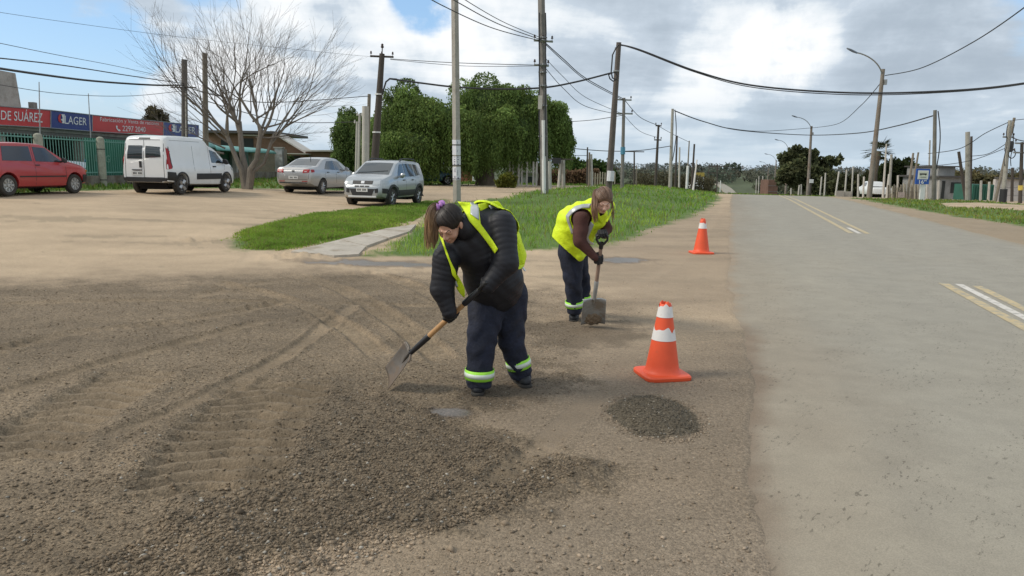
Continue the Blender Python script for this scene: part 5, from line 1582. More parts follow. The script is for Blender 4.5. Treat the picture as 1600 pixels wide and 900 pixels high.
# right side buildings
def block(name, label, x0, x1, top, Y, depth, m_, roof=None, cat='building'):
    a, b = P(x0, top, Y), P(x1, top, Y)
    gz = float(H((a[0] + b[0]) / 2, Y)) - .1
    root = thing(name, label, cat, ((a[0] + b[0]) / 2, Y, gz))
    mb = MB(); w = b[0] - a[0]; h = a[2] - gz
    mb.box((0, depth / 2, h / 2), (w, depth, h)); mb.build('wall', m_, root)
    if roof: mb = MB(); mb.box((0, depth / 2, h + .06), (w + .6, depth + .6, .14)); mb.build('roof', roof, root)
    return root, w, h
M_GREYW = mat('grey_render', (.26, .26, .25), .9, noise=[(1, .2), (9, .12)])
rt, w, h = block('grey_house', 'low grey house with a dark open porch beyond the right verge', 1470, 1508, 277, 62, 6, M_GREYW, M_ROOFD)
for (u0, u1, z0, z1, m_) in ((-.42, -.30, .1, .85, M_DARKIN), (-.05, .35, .35, .8, M_DARKIN)):
    mb = MB(); mb.box(((u0 + u1) / 2 * w, -.02, (z0 + z1) / 2 * h), ((u1 - u0) * w, .06, (z1 - z0) * h)); mb.build('window', m_, rt)
mb = MB(); mb.box((.0, 3.5, h + .45), (w * .7, 5, .8)); mb.build('upper_storey', M_GREYW, rt)
mb = MB(); mb.box((.0, 3.5, h + .9), (w * .85, 5.6, .1)); mb.build('roof', M_ROOFD, rt)
rt, w, h = block('green_container', 'dark green metal container before the long white wall', 1521, 1554, 288, 56, 2.4, mat('container_green', (.02, .11, .075), .6, noise=(2, .15)), None, 'container')
mb = MB()
for k in range(9): mb.box((-w / 2 + (k + .5) * w / 9, -.03, h / 2), (w / 30, .06, h * .9))
mb.build('corrugation', mat('container_green_rib', (.02, .095, .065), .6), rt)
rt, w, h = block('white_wall', 'long pale block wall at the right edge behind the leaning poles', 1556, 1680, 280, 60, .3, mat('pale_block_wall', (.50, .47, .44), .9, noise=[(1, .12), (8, .1)]), None, 'wall')
mb = MB(); mb.box((0, -.05, h + .1), (w, .5, .14)); mb.build('coping', M_ROOFD, rt)
for z_ in (.33, .66): mb = MB(); mb.box((0, -.004, h * z_), (w, .02, .03)); mb.build('joint', M_GREYW, rt)
rt, w, h = block('white_house', 'small white building with a black window behind the bus stop post', 1453, 1474, 289, 66, 4, M_WHITE, None)
mb = MB(); mb.box((.25 * w, -.02, h * .45), (w * .2, .05, h * .3)); mb.build('window', M_DARKIN, rt)
rt, w, h = block('brick_block', 'square red brick block beyond the crest beside the street lamps', 1201, 1216, 281, 190, 6, mat('orange_brick', (.15, .085, .06), .95, noise=[(.5, .2), (3, .2)]), None)
for k in range(4): mb = MB(); mb.box((0, -.02, h * (.2 + .2 * k)), (w, .06, .1)); mb.build('band', M_CONC_D, rt)
rt, w, h = block('white_house', 'tiny white house on the far slope left of the road dip', 1143, 1150, 283, 600, 6, M_WHITE, M_ROOFD)
rt, w, h = block('white_house', 'pale long shed at the far slope behind the weeds', 1085, 1100, 284, 200, 8, M_WHITE, M_ROOFD)
# yellow roadside board
yb = thing('yellow_board', 'yellow roadside board on thin legs at the verge end', 'sign', tuple(gpt(1094, 290, 120)))
def pboard(root, name, m_, x0, x1, t, b, Y, d=.08):
    bb = np.array(root.location); p0, p1 = P(x0, t, Y) - bb, P(x1, b, Y) - bb
    mb = MB(); mb.prism([(p0[0], p0[1], p0[2]), (p1[0], p0[1], p0[2]), (p1[0], p0[1], p1[2]), (p0[0], p0[1], p1[2])], (0, d, 0)); return mb.build(name, m_, root)
pboard(yb, 'board', mat('ochre_board', (.40, .30, .06), .7), 1086.5, 1100.5, 269.5, 276, 120); 
for px in (1089, 1098): pboard(yb, 'leg', M_WHITE, px, px + .8, 276, 297, 120.02, .06)

# bus stop sign
bs = thing('bus_stop_sign', 'blue and white bus stop sign on a white post, reading 16ᴹ', 'sign', tuple(gpt(1441, 312, 48.5)))
YB = 48.5
M_BSB = mat('bus_sign_blue', (.02, .09, .38), .5); M_BSD = mat('bus_sign_dark_blue', (.015, .03, .16), .5)
pboard(bs, 'post', M_WHITE, 1439.5, 1443.8, 288, 315, YB + .05, .12)
pboard(bs, 'board', M_BSB, 1432.6, 1451.2, 263.5, 288, YB)
pboard(bs, 'white_panel', M_SWHITE, 1435, 1450, 266.2, 280.2, YB - .012, .01)
pboard(bs, 'inner_panel', mat('cream_panel', (.60, .62, .52), .6), 1436.4, 1448.8, 267.6, 279, YB - .018, .005)
pboard(bs, 'bus_pictogram', M_WIRE, 1437.4, 1448, 270.8, 273, YB - .026, .005); pboard(bs, 'bus_pictogram', M_WIRE, 1438.0, 1439.6, 273, 274, YB - .026, .005); pboard(bs, 'bus_pictogram', M_WIRE, 1445.6, 1447.0, 273, 273.8, YB - .026, .005)
pboard(bs, 'small_print', M_GREYW, 1438, 1447, 276.2, 277.4, YB - .026, .005)
bb_ = YB - .012
fit_text('16', P(1436.2, 287.2, bb_), P(1443.4, 287.2, bb_), P(1443.4, 281.2, bb_), P(1436.2, 281.2, bb_), M_SWHITE, bs, offset=.02)
fit_text('M', P(1444.2, 283.8, bb_), P(1447.6, 283.8, bb_), P(1447.6, 281.2, bb_), P(1444.2, 281.2, bb_), M_SWHITE, bs, offset=.02)

# rustic stake fence and posts on the right
sk = thing('stake_fence', 'rustic fence of uneven pale wooden stakes behind the bus stop', 'fence', tuple(gpt(1410, 309, 52)))
for k in range(20):
    px = 1389 + k * 2.4
    b = gpt(px, 309, 52 + random.uniform(-.3, .3)); t = P(px + random.uniform(-1.5, 1.5), random.uniform(286, 293), b[1])
    mb = MB(); mb.tube([rel(sk, b - [0, 0, .1]), rel(sk, t)], [.05, .045], 5); mb.build('stake', M_WOOD_P if k % 3 else M_WOOD_G, sk)
mb = MB(); mb.tube([rel(sk, P(1388, 300, 52)), rel(sk, P(1436, 300, 52))], .03, 4); mb.build('rail', M_WOOD_G, sk)
shp = thing('pink_sheet', 'crumpled pinkish sheet leaning on the wooden stakes', 'sheet', tuple(gpt(1409, 309, 51.4)))
pboard(shp, 'sheet', mat('pink_white_sheet', (.50, .38, .35), .8, noise=[(6, .3)]), 1404, 1413, 300, 309, 51.4, .03)
for (px, top, Y, ln, lb) in ((1236, 294, 80, 0, 'short white post nearest the second street lamp'), (1247, 289, 82, 2, 'white leaning post left of the second street lamp'), (1252, 288, 82, 0, 'upright white post just left of the second street lamp'),
                       (1288, 270, 78, 2, 'tall white post right of the second street lamp'), (1281, 276, 80, 3, 'leaning pale post among the eucalyptus trunks'), (1305, 268, 70, 6, 'pale post leaning right before the low concrete sheets'),
                       (1320, 265, 72, 3, 'pale post leaning right behind the low concrete sheets'), (1331, 260, 74, 2, 'tallest pale post left of the large street lamp'), (1341, 272, 66, 0, 'pale post closest left of the large street lamp'), (1349, 276, 64, 1, 'thin post beside the white pickup'),
                       (1403, 274, 60, 0, 'grey post behind the wooden stakes'), (1449, 280, 60, 0, 'grey post right of the bus stop post'), (1467, 282, 58, 0, 'white square post before the grey house'), (1533, 282, 52, 0, 'thin post before the green container'), (1545, 284, 52, 1, 'thin post at the container end')):
    b = gpt(px, 306, Y); t = P(px + ln, top, Y)
    root = thing('post', lb, 'post', tuple(b), 0, 'roadside posts on the right')
    mb = MB(); mb.tube([rel(root, b - [0, 0, .2]), rel(root, t)], [.09, .075], 4 if ln == 0 else 8); mb.build('shaft', M_CONC_L, root)
cs = thing('concrete_sheets', 'low grey concrete sheets standing in the grass right of the eucalyptus', 'panel', tuple(gpt(1318, 306, 62)))
pboard(cs, 'sheet', M_CONC, 1307, 1318, 298, 309, 62, .08); pboard(cs, 'sheet', M_CONC, 1318.3, 1331, 299, 309, 62.1, .08)
ws = thing('white_sign', 'small white board on a pole below the second street lamp', 'sign', tuple(gpt(1268, 304, 90)))
pboard(ws, 'board', M_WHITE, 1265.5, 1271, 280, 286, 90); pboard(ws, 'leg', M_WOOD_D, 1266, 1267, 286, 304, 90.1)

# ------------------------------------------------------------------ vehicles
M_GLASS = mat('dark_car_glass', (.020, .028, .030), .06, spec=.9, coat=.3)
M_TRIM = mat('black_plastic_trim', (.022, .022, .023), .55, noise=(5, .2))
M_TYRE = mat('dusty_tyre', (.045, .040, .034), .9, noise=(8, .2))
M_RIM = mat('silver_rim', (.42, .42, .42), .35, .7)
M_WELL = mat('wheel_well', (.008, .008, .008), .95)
M_LENS = mat('headlight_lens', (.42, .45, .47), .22, .1, spec=.6)
M_TAIL = mat('red_tail_lens', (.34, .012, .015), .3, spec=.4)
M_TAILW = mat('pale_tail_lens', (.5, .38, .38), .3)
M_PLATE = mat('number_plate', (.62, .62, .60), .5)
M_CHROME = mat('chrome', (.6, .6, .6), .2, 1)
def paint(name, rgb, metal=0.0, rough=.32):
    return mat(name, rgb, rough, metal, noise=(1.2, .04), coat=.6, stain=(1.4, tuple(c * .6 + d for c, d in zip(rgb, (.07, .055, .04))), .62, .25))

class Car:
    def __init__(s, name, label, cat, L, W, top, belt, bot, wid, wheels, wr, body_mat, tumble=.2, loc=(0, 0), az=0, roof_r=.06, arch=.05, group=None):
        s.L, s.W = L, W
        Y = loc[1]
        s.root = thing(name, label, cat, (loc[0], loc[1], float(H(loc[0], loc[1]))), math.radians(90 - az), group)
        s.body_mat = body_mat
        kx = lambda k: (np.array([q[0] for q in k]), np.array([q[1] for q in k]))
        f = lambda k: (lambda x: np.interp(x, *kx(k)))
        s.top, s.belt, s.bot, s.wid = f(top), f(belt), f(bot), f(wid)
        xs = np.unique(np.concatenate([np.linspace(-L / 2, L / 2, 70), -L / 2 + np.array([0, .004, .015, .03, .05, .08]), L / 2 - np.array([0, .004, .015, .03, .05, .08])]))
        rings = []
        for x in xs:
            sm = [x - .05, x, x + .05]
            zt = float(np.mean([s.top(q) for q in sm])); W_ = float(s.wid(x)); zb = float(s.bot(x))
            bl = min(float(s.belt(x)), zt - .03)
            zt = max(zt, zb + .1); bl = max(bl, zb + .06)
            h = zt - bl; k = min(max(h / .45, 0), 1)
            wb = W_ * .955; wr_ = W_ * (.955 - tumble * k) - .02 * (1 - k)
            r = roof_r * (.35 + .65 * k)
            hh = bl - zb
            pts = [(0, zb), (W_ * .80, zb), (W_ * .94, zb + .04), (W_ * .985, zb + .25 * hh), (W_, zb + .5 * hh), (W_ * .995, zb + .72 * hh), (W_ * .98, zb + .88 * hh), (wb, bl),
                   (wb + (wr_ - wb) * .33, bl + (h - r) * .33), (wb + (wr_ - wb) * .66, bl + (h - r) * .66), (wr_, zt - r), (wr_ - r * .35, zt - r * .35), (wr_ - r * 1.1, zt - r * .06), (wr_ * .6, zt + .008), (0, zt + .015)]
            rings.append([(x, y, z) for y, z in pts])
        n = len(rings[0]); V = []; 
        for rg in rings:
            V += rg + [(x, -y, z) for x, y, z in rg[-2:0:-1]]
        m_ = 2 * n - 2
        F = []
        for i in range(len(rings) - 1):
            for j in range(m_):
                j2 = (j + 1) % m_
                F.append([i * m_ + j, (i + 1) * m_ + j, (i + 1) * m_ + j2, i * m_ + j2])
        F.append([j for j in range(m_)]); F.append([(len(rings) - 1) * m_ + j for j in range(m_)][::-1])
        s.bvh = BVHTree.FromPolygons([Vector(v) for v in V], F)
        mb = MB(); mb.add(V, F)
        body = mb.build('body', body_mat, None, smooth=True, angle=math.radians(38))
        # wheel arches
        cut = MB()
        for xw in wheels:
            for sd in (1, -1):
                c = MB()
                cut.tube([(xw, sd * (W * .62), wr + .02), (xw, sd * (W + .3), wr + .02)], wr + arch, 20)
        co = cut.build('cutter', M_WELL)
        md = body.modifiers.new('arch', 'BOOLEAN'); md.operation = 'DIFFERENCE'; md.solver = 'EXACT'; md.object = co
        dg = bpy.context.evaluated_depsgraph_get(); dg.update()
        me = bpy.data.meshes.new_from_object(body.evaluated_get(dg))
        body.modifiers.clear(); body.data = me
        me.set_sharp_from_angle(angle=math.radians(38))
        bpy.data.objects.remove(co)
        body.parent = s.root
        s.wr, s.wheels = wr, wheels
    def cast(s, ax, u, v):
        if ax in ('L', 'R'):
            d = 1 if ax == 'L' else -1
            o, dr = Vector((u, 4 * d, v)), Vector((0, -d, 0))
        elif ax == 'F': o, dr = Vector((5, u, v)), Vector((-1, 0, 0))
        elif ax == 'B': o, dr = Vector((-5, u, v)), Vector((1, 0, 0))
        else: o, dr = Vector((u, v, 4)), Vector((0, 0, -1))
        h = s.bvh.ray_cast(o, dr)
        return (h[0], -dr) if h[0] is not None else (None, -dr)
    def patch(s, name, ax, lower, upper, m_, off=.006, nu=8, nv=4, label=None, parent=None):
        def res(pl, n):
            pl = np.array(pl, float); d = np.concatenate([[0], np.cumsum(np.hypot(*np.diff(pl, axis=0).T))])
            t = np.linspace(0, d[-1], n + 1); return np.stack([np.interp(t, d, pl[:, 0]), np.interp(t, d, pl[:, 1])], -1)
        lo, up = res(lower, nu), res(upper, nu)
        V = []; last = None
        for j in range(nv + 1):
            for i in range(nu + 1):
                q = lo[i] * (1 - j / nv) + up[i] * (j / nv)
                p, o = s.cast(ax, *q)
                if p is None:
                    p = Vector({'L': (q[0], last.y if last else s.W, q[1]), 'R': (q[0], last.y if last else -s.W, q[1]), 'F': (last.x if last else s.L / 2, q[0], q[1]), 'B': (last.x if last else -s.L / 2, q[0], q[1]), 'T': (q[0], q[1], last.z if last else 1)}[ax])
                last = p
                V.append(p + o * off)
        o = s.cast(ax, *lo[0])[1]
        n = nu + 1
        F = [[j * n + i, j * n + i + 1, (j + 1) * n + i + 1, (j + 1) * n + i] for j in range(nv) for i in range(nu)]
        rim = [i for i in range(n)] + [j * n + nu for j in range(1, nv + 1)] + [nv * n + i for i in range(nu - 1, -1, -1)] + [j * n for j in range(nv - 1, 0, -1)]
        b = len(V); V += [V[i] - o * (off + .02) for i in rim]
        k = len(rim)
        F += [[rim[i], rim[(i + 1) % k], b + (i + 1) % k, b + i] for i in range(k)]
        mb = MB(); mb.add(V, F); ob = mb.build(name, m_, parent or s.root, smooth=True)
        if label: ob['label'] = label
        return ob
    def both(s, name, lower, upper, m_, **k):
        s.patch(name, 'L', lower, upper, m_, **k); s.patch(name, 'R', lower, upper, m_, **k)
    def ends(s, name, ax, lower, upper, m_, **k):
        s.patch(name, ax, lower, upper, m_, **k); s.patch(name, ax, [(-a, b) for a, b in lower], [(-a, b) for a, b in upper], m_, **k)
    def add_wheels(s, style='spoke', rim_m=None, n=6):
        rim_m = rim_m or M_RIM
        r = s.wr; w = .185
        for xw in s.wheels:
            for sd in (1, -1):
                yc = sd * (s.W - w / 2 - .015)
                t = MB()
                prof = [(r * .66, -w / 2), (r * .92, -w / 2), (r, -w / 2 + .025), (r, w / 2 - .025), (r * .92, w / 2), (r * .66, w / 2), (r * .62, w * .3), (r * .62, -w * .3)]
                N = 28; vs = []; fs = []
                for (rr, yy) in prof:
                    for k in range(N): a = 2 * PI * k / N; vs.append((xw + rr * math.cos(a), yc + yy, r + rr * math.sin(a)))
                for i in range(len(prof)):
                    i2 = (i + 1) % len(prof)
                    for k in range(N): k2 = (k + 1) % N; fs.append([i * N + k, i * N + k2, i2 * N + k2, i2 * N + k])
                t.add(vs, fs); wh = t.build('wheel', M_TYRE, s.root, smooth=True)
                q = MB()
                q.tube([(xw, yc - sd * .02, r), (xw, yc + sd * (w / 2 - .05), r)], r * .655, 24)
                q.build('wheel_disc', M_TRIM if style != 'cover' else rim_m, wh, smooth=True)
                q = MB(); yo = yc + sd * (w / 2 - .030)
                if style == 'spoke':
                    for k in range(n):
                        a = 2 * PI * k / n + .3
                        c, s_ = math.cos(a), math.sin(a)
                        q.tube([(xw + c * r * .08, yo, r + s_ * r * .08), (xw + c * r * .60, yo + sd * .01, r + s_ * r * .60)], [r * .13, r * .085], 5)
                elif style == 'cover':
                    for k in range(8):
                        a = 2 * PI * k / 8; c, s_ = math.cos(a), math.sin(a)
                        q.tube([(xw + c * r * .25, yo, r + s_ * r * .25), (xw + c * r * .56, yo, r + s_ * r * .56)], [.02, .03], 4)
                else:
                    for k in range(4):
                        a = 2 * PI * k / 4 + .7; c, s_ = math.cos(a), math.sin(a)
                        q.tube([(xw + c * r * .15, yo, r + s_ * r * .15), (xw + c * r * .60, yo, r + s_ * r * .60)], [r * .22, r * .28], 6)
                q.tube([(xw, yo - sd * .02, r), (xw, yo + sd * .02, r)], r * .16, 12)
                # rim lip
                N2 = 24; vs = []; fs = []
                for (rr, yy) in ((r * .66, 0), (r * .66, sd * .012), (r * .585, sd * .012), (r * .585, 0)):
                    for k in range(N2): a = 2 * PI * k / N2; vs.append((xw + rr * math.cos(a), yo + yy, r + rr * math.sin(a)))
                for i in range(4):
                    i2 = (i + 1) % 4
                    for k in range(N2): k2 = (k + 1) % N2; fs.append([i * N2 + k, i * N2 + k2, i2 * N2 + k2, i2 * N2 + k])
                q.add(vs, fs)
                q.build('rim', rim_m, wh, smooth=True)
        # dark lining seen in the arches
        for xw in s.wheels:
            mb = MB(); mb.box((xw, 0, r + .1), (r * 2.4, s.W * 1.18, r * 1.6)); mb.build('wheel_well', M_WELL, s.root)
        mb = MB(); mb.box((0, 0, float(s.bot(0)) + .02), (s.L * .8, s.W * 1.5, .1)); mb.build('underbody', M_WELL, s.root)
    def seam(s, pts, w=.010, ax=('L', 'R'), m_=None):
        for a in ax:
            for (p, q) in zip(pts[:-1], pts[1:]):
                d = np.array(q, float) - np.array(p, float); ln = np.hypot(*d)
                nrm = np.array([-d[1], d[0]]) / ln * w / 2
                s.patch('door_seam', a, [tuple(np.array(p) - nrm), tuple(np.array(q) - nrm)], [tuple(np.array(p) + nrm), tuple(np.array(q) + nrm)], m_ or M_TRIM, off=.0025, nu=max(2, int(ln / .12)), nv=1)
    def mirror(s, x, z, m_, sz=(.12, .20, .14)):
        for sd in (1, -1):
            p, _ = s.cast('L' if sd > 0 else 'R', x, z)
            y = p.y if p else sd * s.W
            mb = MB(); mb.tube([(x, y - sd * .03, z), (x, y + sd * .06, z + .02)], .03, 6)
            c = (x, y + sd * .14, z + .05)
            n = 8; 
            mb.tube([(c[0] + sz[0] * .5, c[1], c[2]), (c[0] + sz[0] * .2, c[1], c[2]), (c[0] - sz[0] * .5, c[1], c[2])], [.03, sz[1] * .5, sz[1] * .52], 10, squash=.68)
            mb.build('mirror', m_, s.root, smooth=True)
    def blobpart(s, name, c, size, m_, rot=0):
        mb = MB(); mb.box(c, size, rot); o = mb.build(name, m_, s.root)
        bv = o.modifiers.new('bevel', 'BEVEL'); bv.width = min(size) * .3; bv.segments = 2
        return o
    def plate(s, ax, z, y0=0, w=.42, h=.13, txt=None):
        o = s.patch('number_plate', ax, [(y0 - w / 2, z), (y0 + w / 2, z)], [(y0 - w / 2, z + h), (y0 + w / 2, z + h)], M_PLATE, off=.015, nu=2, nv=1)
        for k in range(7):
            if k == 3: continue
            a = y0 - w * .40 + k * w * .8 / 7
            s.patch('plate_mark', ax, [(a, z + h * .25), (a + w * .07, z + h * .25)], [(a, z + h * .75), (a + w * .07, z + h * .75)], M_TRIM, off=.018, nu=1, nv=1)

# --- silver hatchback facing the camera
P_SILV = paint('silver_paint', (.40, .42, .43), .55)
hx = P(603, 312, 26.2)
c = Car('parked_hatchback', 'small silver hatchback with black roof rails, parked facing the camera', 'car', 3.81, .80,
        [(-1.905, .92), (-1.88, 1.10), (-1.80, 1.34), (-1.70, 1.46), (-1.3, 1.515), (-.3, 1.54), (.25, 1.51), (.50, 1.44), (1.12, 1.06), (1.30, 1.015), (1.60, .955), (1.78, .88), (1.85, .76), (1.905, .60)],
        [(-1.9, 1.0), (-1, 1.0), (.6, .95), (1.15, .94), (1.9, .8)],
        [(-1.905, .42), (-1.6, .30), (-1, .26), (1, .26), (1.6, .26), (1.905, .33)],
        [(-1.905, .66), (-1.86, .71), (-1.7, .77), (-1.2, .80), (1.1, .80), (1.5, .785), (1.72, .74), (1.84, .66), (1.89, .58), (1.905, .52)],
        (-1.19, 1.19), .30, P_SILV, tumble=.17, loc=(hx[0], 26.2), az=180 + 14, arch=.055)
c.add_wheels('spoke', n=6)
c.patch('windscreen', 'T', [(1.10, -.60), (1.10, .60)], [(.50, -.52), (.50, .52)], M_GLASS, nu=8, nv=6)
c.patch('rear_window', 'B', [(-.55, 1.02), (.55, 1.02)], [(-.48, 1.38), (.48, 1.38)], M_GLASS)
c.both('side_window', [(.10, .985), (.72, .98)], [(.10, 1.42), (.34, 1.40)], M_GLASS)
c.both('side_window', [(-.78, 1.0), (.02, .985)], [(-.78, 1.42), (.02, 1.43)], M_GLASS)
c.both('side_window', [(-1.35, 1.04), (-.86, 1.01)], [(-1.22, 1.40), (-.86, 1.42)], M_GLASS)
c.ends('headlight', 'F', [(.36, .72), (.62, .74)], [(.36, .85), (.60, .89)], M_LENS, nu=5, nv=4, off=.012)
c.both('headlight_side', [(1.52, .76), (1.80, .73)], [(1.50, .86), (1.78, .86)], M_LENS, nu=4, nv=3)
c.patch('grille', 'F', [(-.34, .75), (.34, .75)], [(-.36, .86), (.36, .86)], M_TRIM, off=.012)
c.patch('badge', 'F', [(-.06, .77), (.06, .77)], [(-.06, .85), (.06, .85)], M_CHROME, off=.02, nu=2, nv=2)
for k in range(3): c.patch('air_slot', 'F', [(-.26 + k * .18, .655), (-.11 + k * .18, .655)], [(-.26 + k * .18, .70), (-.11 + k * .18, .70)], M_TRIM, off=.01, nu=2, nv=1)
c.patch('lower_grille', 'F', [(-.34, .38), (.34, .38)], [(-.44, .60), (.44, .60)], M_TRIM, off=.012)
c.ends('fog_lamp_surround', 'F', [(.46, .46), (.56, .48)], [(.44, .60), (.56, .62)], M_TRIM, off=.014)
c.both('bumper_corner', [(1.58, .44), (1.82, .46)], [(1.56, .60), (1.82, .62)], M_TRIM, off=.01)
c.plate('F', .50, 0, .40, .13)
c.blobpart('skid_plate', (1.84, 0, .34), (.16, 1.0, .07), mat('pale_skid_plate', (.55, .55, .54), .5))
c.both('side_moulding', [(-.78, .34), (.72, .34)], [(-.78, .54), (.72, .54)], M_TRIM, off=.014)
for xw in c.wheels:   # plastic arch trims
    for sd in (1, -1):
        vs, fs = [], []; n = 14
        for i in range(n + 1):
            a = PI * (-.04 + 1.08 * i / n)
            for rr in (.352, .425):
                x_, z_ = xw + rr * math.cos(a), .32 + rr * math.sin(a)
                p, _ = c.cast('L' if sd > 0 else 'R', x_, max(z_, .3)); y_ = p.y if p else sd * .79
                vs.append((x_, y_ + sd * .012, z_)); 
        fs = [[2 * i, 2 * i + 1, 2 * i + 3, 2 * i + 2] for i in range(n)]
        mb = MB(); mb.add(vs, fs); o = mb.build('arch_trim', M_TRIM, c.root); md = o.modifiers.new('thick', 'SOLIDIFY'); md.thickness = .02; md.offset = 0
c.both('arch_panel', [(.74, .36), (.84, .36)], [(.76, .62), (.88, .66)], M_TRIM, off=.012)
for sd in (1, -1):
    for (x0, x1) in ((-1.30, .15),):
        mb = MB(); mb.tube([(x0, sd * .60, 1.50), (x0 + .18, sd * .60, 1.585), (x0 + .7, sd * .595, 1.60), (x1 - .2, sd * .59, 1.59), (x1, sd * .585, 1.50)], .022, 6); mb.build('roof_rail', M_TRIM, c.root, smooth=True)
c.mirror(.66, .98, P_SILV)
c.seam([(.04, .34), (.04, 1.44)]); c.seam([(-.82, .55), (-.82, 1.0)]); c.seam([(.82, .70), (.76, 1.0)])
for x_ in (-.62, .16): c.both('door_handle', [(x_, .86), (x_ + .14, .86)], [(x_, .89), (x_ + .14, .89)], M_TRIM, off=.03, nu=2, nv=1)
c.patch('wiper', 'T', [(1.02, -.05), (.94, .50)], [(1.035, -.05), (.955, .50)], M_TRIM, off=.02, nu=4, nv=1)
c.patch('wiper', 'T', [(1.06, -.52), (1.02, -.02)], [(1.075, -.52), (1.035, -.02)], M_TRIM, off=.02, nu=4, nv=1)
c.seam([(1.14, -.62), (1.14, .62)], ax=('T',), w=.03)
mb = MB(); mb.tube([(-1.2, 0, 1.53), (-1.35, 0, 1.62)], .012, 5); mb.build('aerial', M_TRIM, c.root)
c.ends('tail_light', 'B', [(.56, .98), (.66, .98)], [(.54, 1.34), (.62, 1.34)], M_TAIL)

# --- silver sedan seen from behind
P_SIL2 = paint('pale_silver_paint', (.43, .43, .43), .5)
sx = P(489, 300, 30.5)
hx = P(500, 300, 31.6)
c = Car('parked_sedan', 'silver four door sedan parked rear towards the camera by the gate post', 'car', 4.23, .83,
        [(-2.115, .80), (-2.09, .99), (-2.0, 1.06), (-1.55, 1.09), (-1.45, 1.11), (-.85, 1.39), (-.55, 1.44), (-.1, 1.465), (.35, 1.43), (.55, 1.36), (1.20, 1.0), (1.4, .96), (1.8, .86), (2.0, .74), (2.115, .55)],
        [(-2.1, .98), (-1.5, .98), (.5, .92), (1.3, .88), (2.1, .7)],
        [(-2.115, .42), (-1.8, .30), (-1, .22), (1, .22), (1.8, .24), (2.115, .30)],
        [(-2.115, .66), (-2.09, .74), (-1.95, .80), (-1.4, .83), (1.2, .83), (1.7, .79), (1.95, .70), (2.08, .58), (2.115, .5)],
        (-1.22, 1.245), .30, P_SIL2, tumble=.20, loc=(hx[0], 31.6), az=14)
c.add_wheels('spoke', n=9)
c.patch('rear_window', 'T', [(-1.42, .60), (-1.42, -.60)], [(-.84, .52), (-.84, -.52)], M_GLASS, nu=8, nv=5)
c.patch('windscreen', 'T', [(1.15, -.62), (1.15, .62)], [(.55, -.55), (.55, .55)], M_GLASS, nu=8, nv=5)
c.both('side_window', [(-.05, .96), (.78, .94)], [(-.05, 1.34), (.32, 1.32)], M_GLASS)
c.both('side_window', [(-1.02, 1.0), (-.12, .965)], [(-.62, 1.32), (-.12, 1.345)], M_GLASS)
c.ends('tail_light', 'B', [(.42, .84), (.70, .86)], [(.44, .98), (.70, .99)], M_TAIL, off=.015)
c.both('tail_light_side', [(-2.04, .86), (-1.86, .88)], [(-2.04, .98), (-1.84, .98)], M_TAIL, off=.008)
c.ends('tail_lens', 'B', [(.50, .875), (.60, .88)], [(.50, .91), (.60, .915)], M_TAILW, off=.02, nu=2, nv=1)
c.plate('B', .60, 0, .40, .12)
c.patch('badge', 'B', [(-.05, .88), (.05, .88)], [(-.05, .94), (.05, .94)], M_TRIM, off=.02, nu=1, nv=1)
c.seam([(-.62, .585), (.62, .585)], ax=('B',), w=.012); c.seam([(-.68, .80), (-.66, .60)], ax=('B',)); c.seam([(.68, .80), (.66, .60)], ax=('B',))
c.patch('lower_bumper', 'B', [(-.6, .43), (.6, .43)], [(-.62, .47), (.62, .47)], M_TRIM, off=.012)
c.ends('reflector', 'B', [(.38, .50), (.62, .50)], [(.38, .525), (.62, .525)], M_TAIL, off=.012, nu=2, nv=1)
c.mirror(.72, .95, P_SIL2)
c.seam([(-.085, .32), (-.085, 1.36)]); c.seam([(.84, .32), (.82, .95)]); c.seam([(-1.0, .60), (-1.05, 1.0)])
for x_ in (-.86, .02): c.both('door_handle', [(x_, .86), (x_ + .15, .86)], [(x_, .89), (x_ + .15, .89)], M_TRIM, off=.03, nu=2, nv=1)
mb = MB(); mb.tube([(-.7, 0, 1.42), (-.85, 0, 1.62)], .012, 5); mb.build('aerial', M_TRIM, c.root)

# --- white panel van seen from behind right
P_WHT = paint('white_van_paint', (.74, .75, .74), 0, .35)
vx = P(291, 300, 26.2)
c = Car('parked_van', 'white panel van with closed rear doors parked beside the bare tree', 'van', 4.38, .82,
        [(-2.19, .90), (-2.18, 1.60), (-2.13, 1.79), (-2.0, 1.87), (-1.0, 1.90), (0.0, 1.87), (.20, 1.80), (.36, 1.66), (.62, 1.60), (.85, 1.50), (1.40, 1.10), (1.55, 1.06), (1.85, .98), (2.05, .86), (2.15, .70), (2.19, .55)],
        [(-2.19, 1.0), (0, 1.0), (.3, 1.0), (1.4, .98), (2.19, .8)],
        [(-2.19, .40), (-1.9, .38), (-1, .30), (1, .26), (1.8, .26), (2.19, .30)],
        [(-2.19, .76), (-2.15, .80), (-2.0, .82), (1.2, .82), (1.7, .79), (1.95, .72), (2.12, .60), (2.19, .5)],
        (-1.44, 1.28), .31, P_WHT, tumble=.10, loc=(vx[0], 26.2), az=9, roof_r=.10)
c.add_wheels('steel')
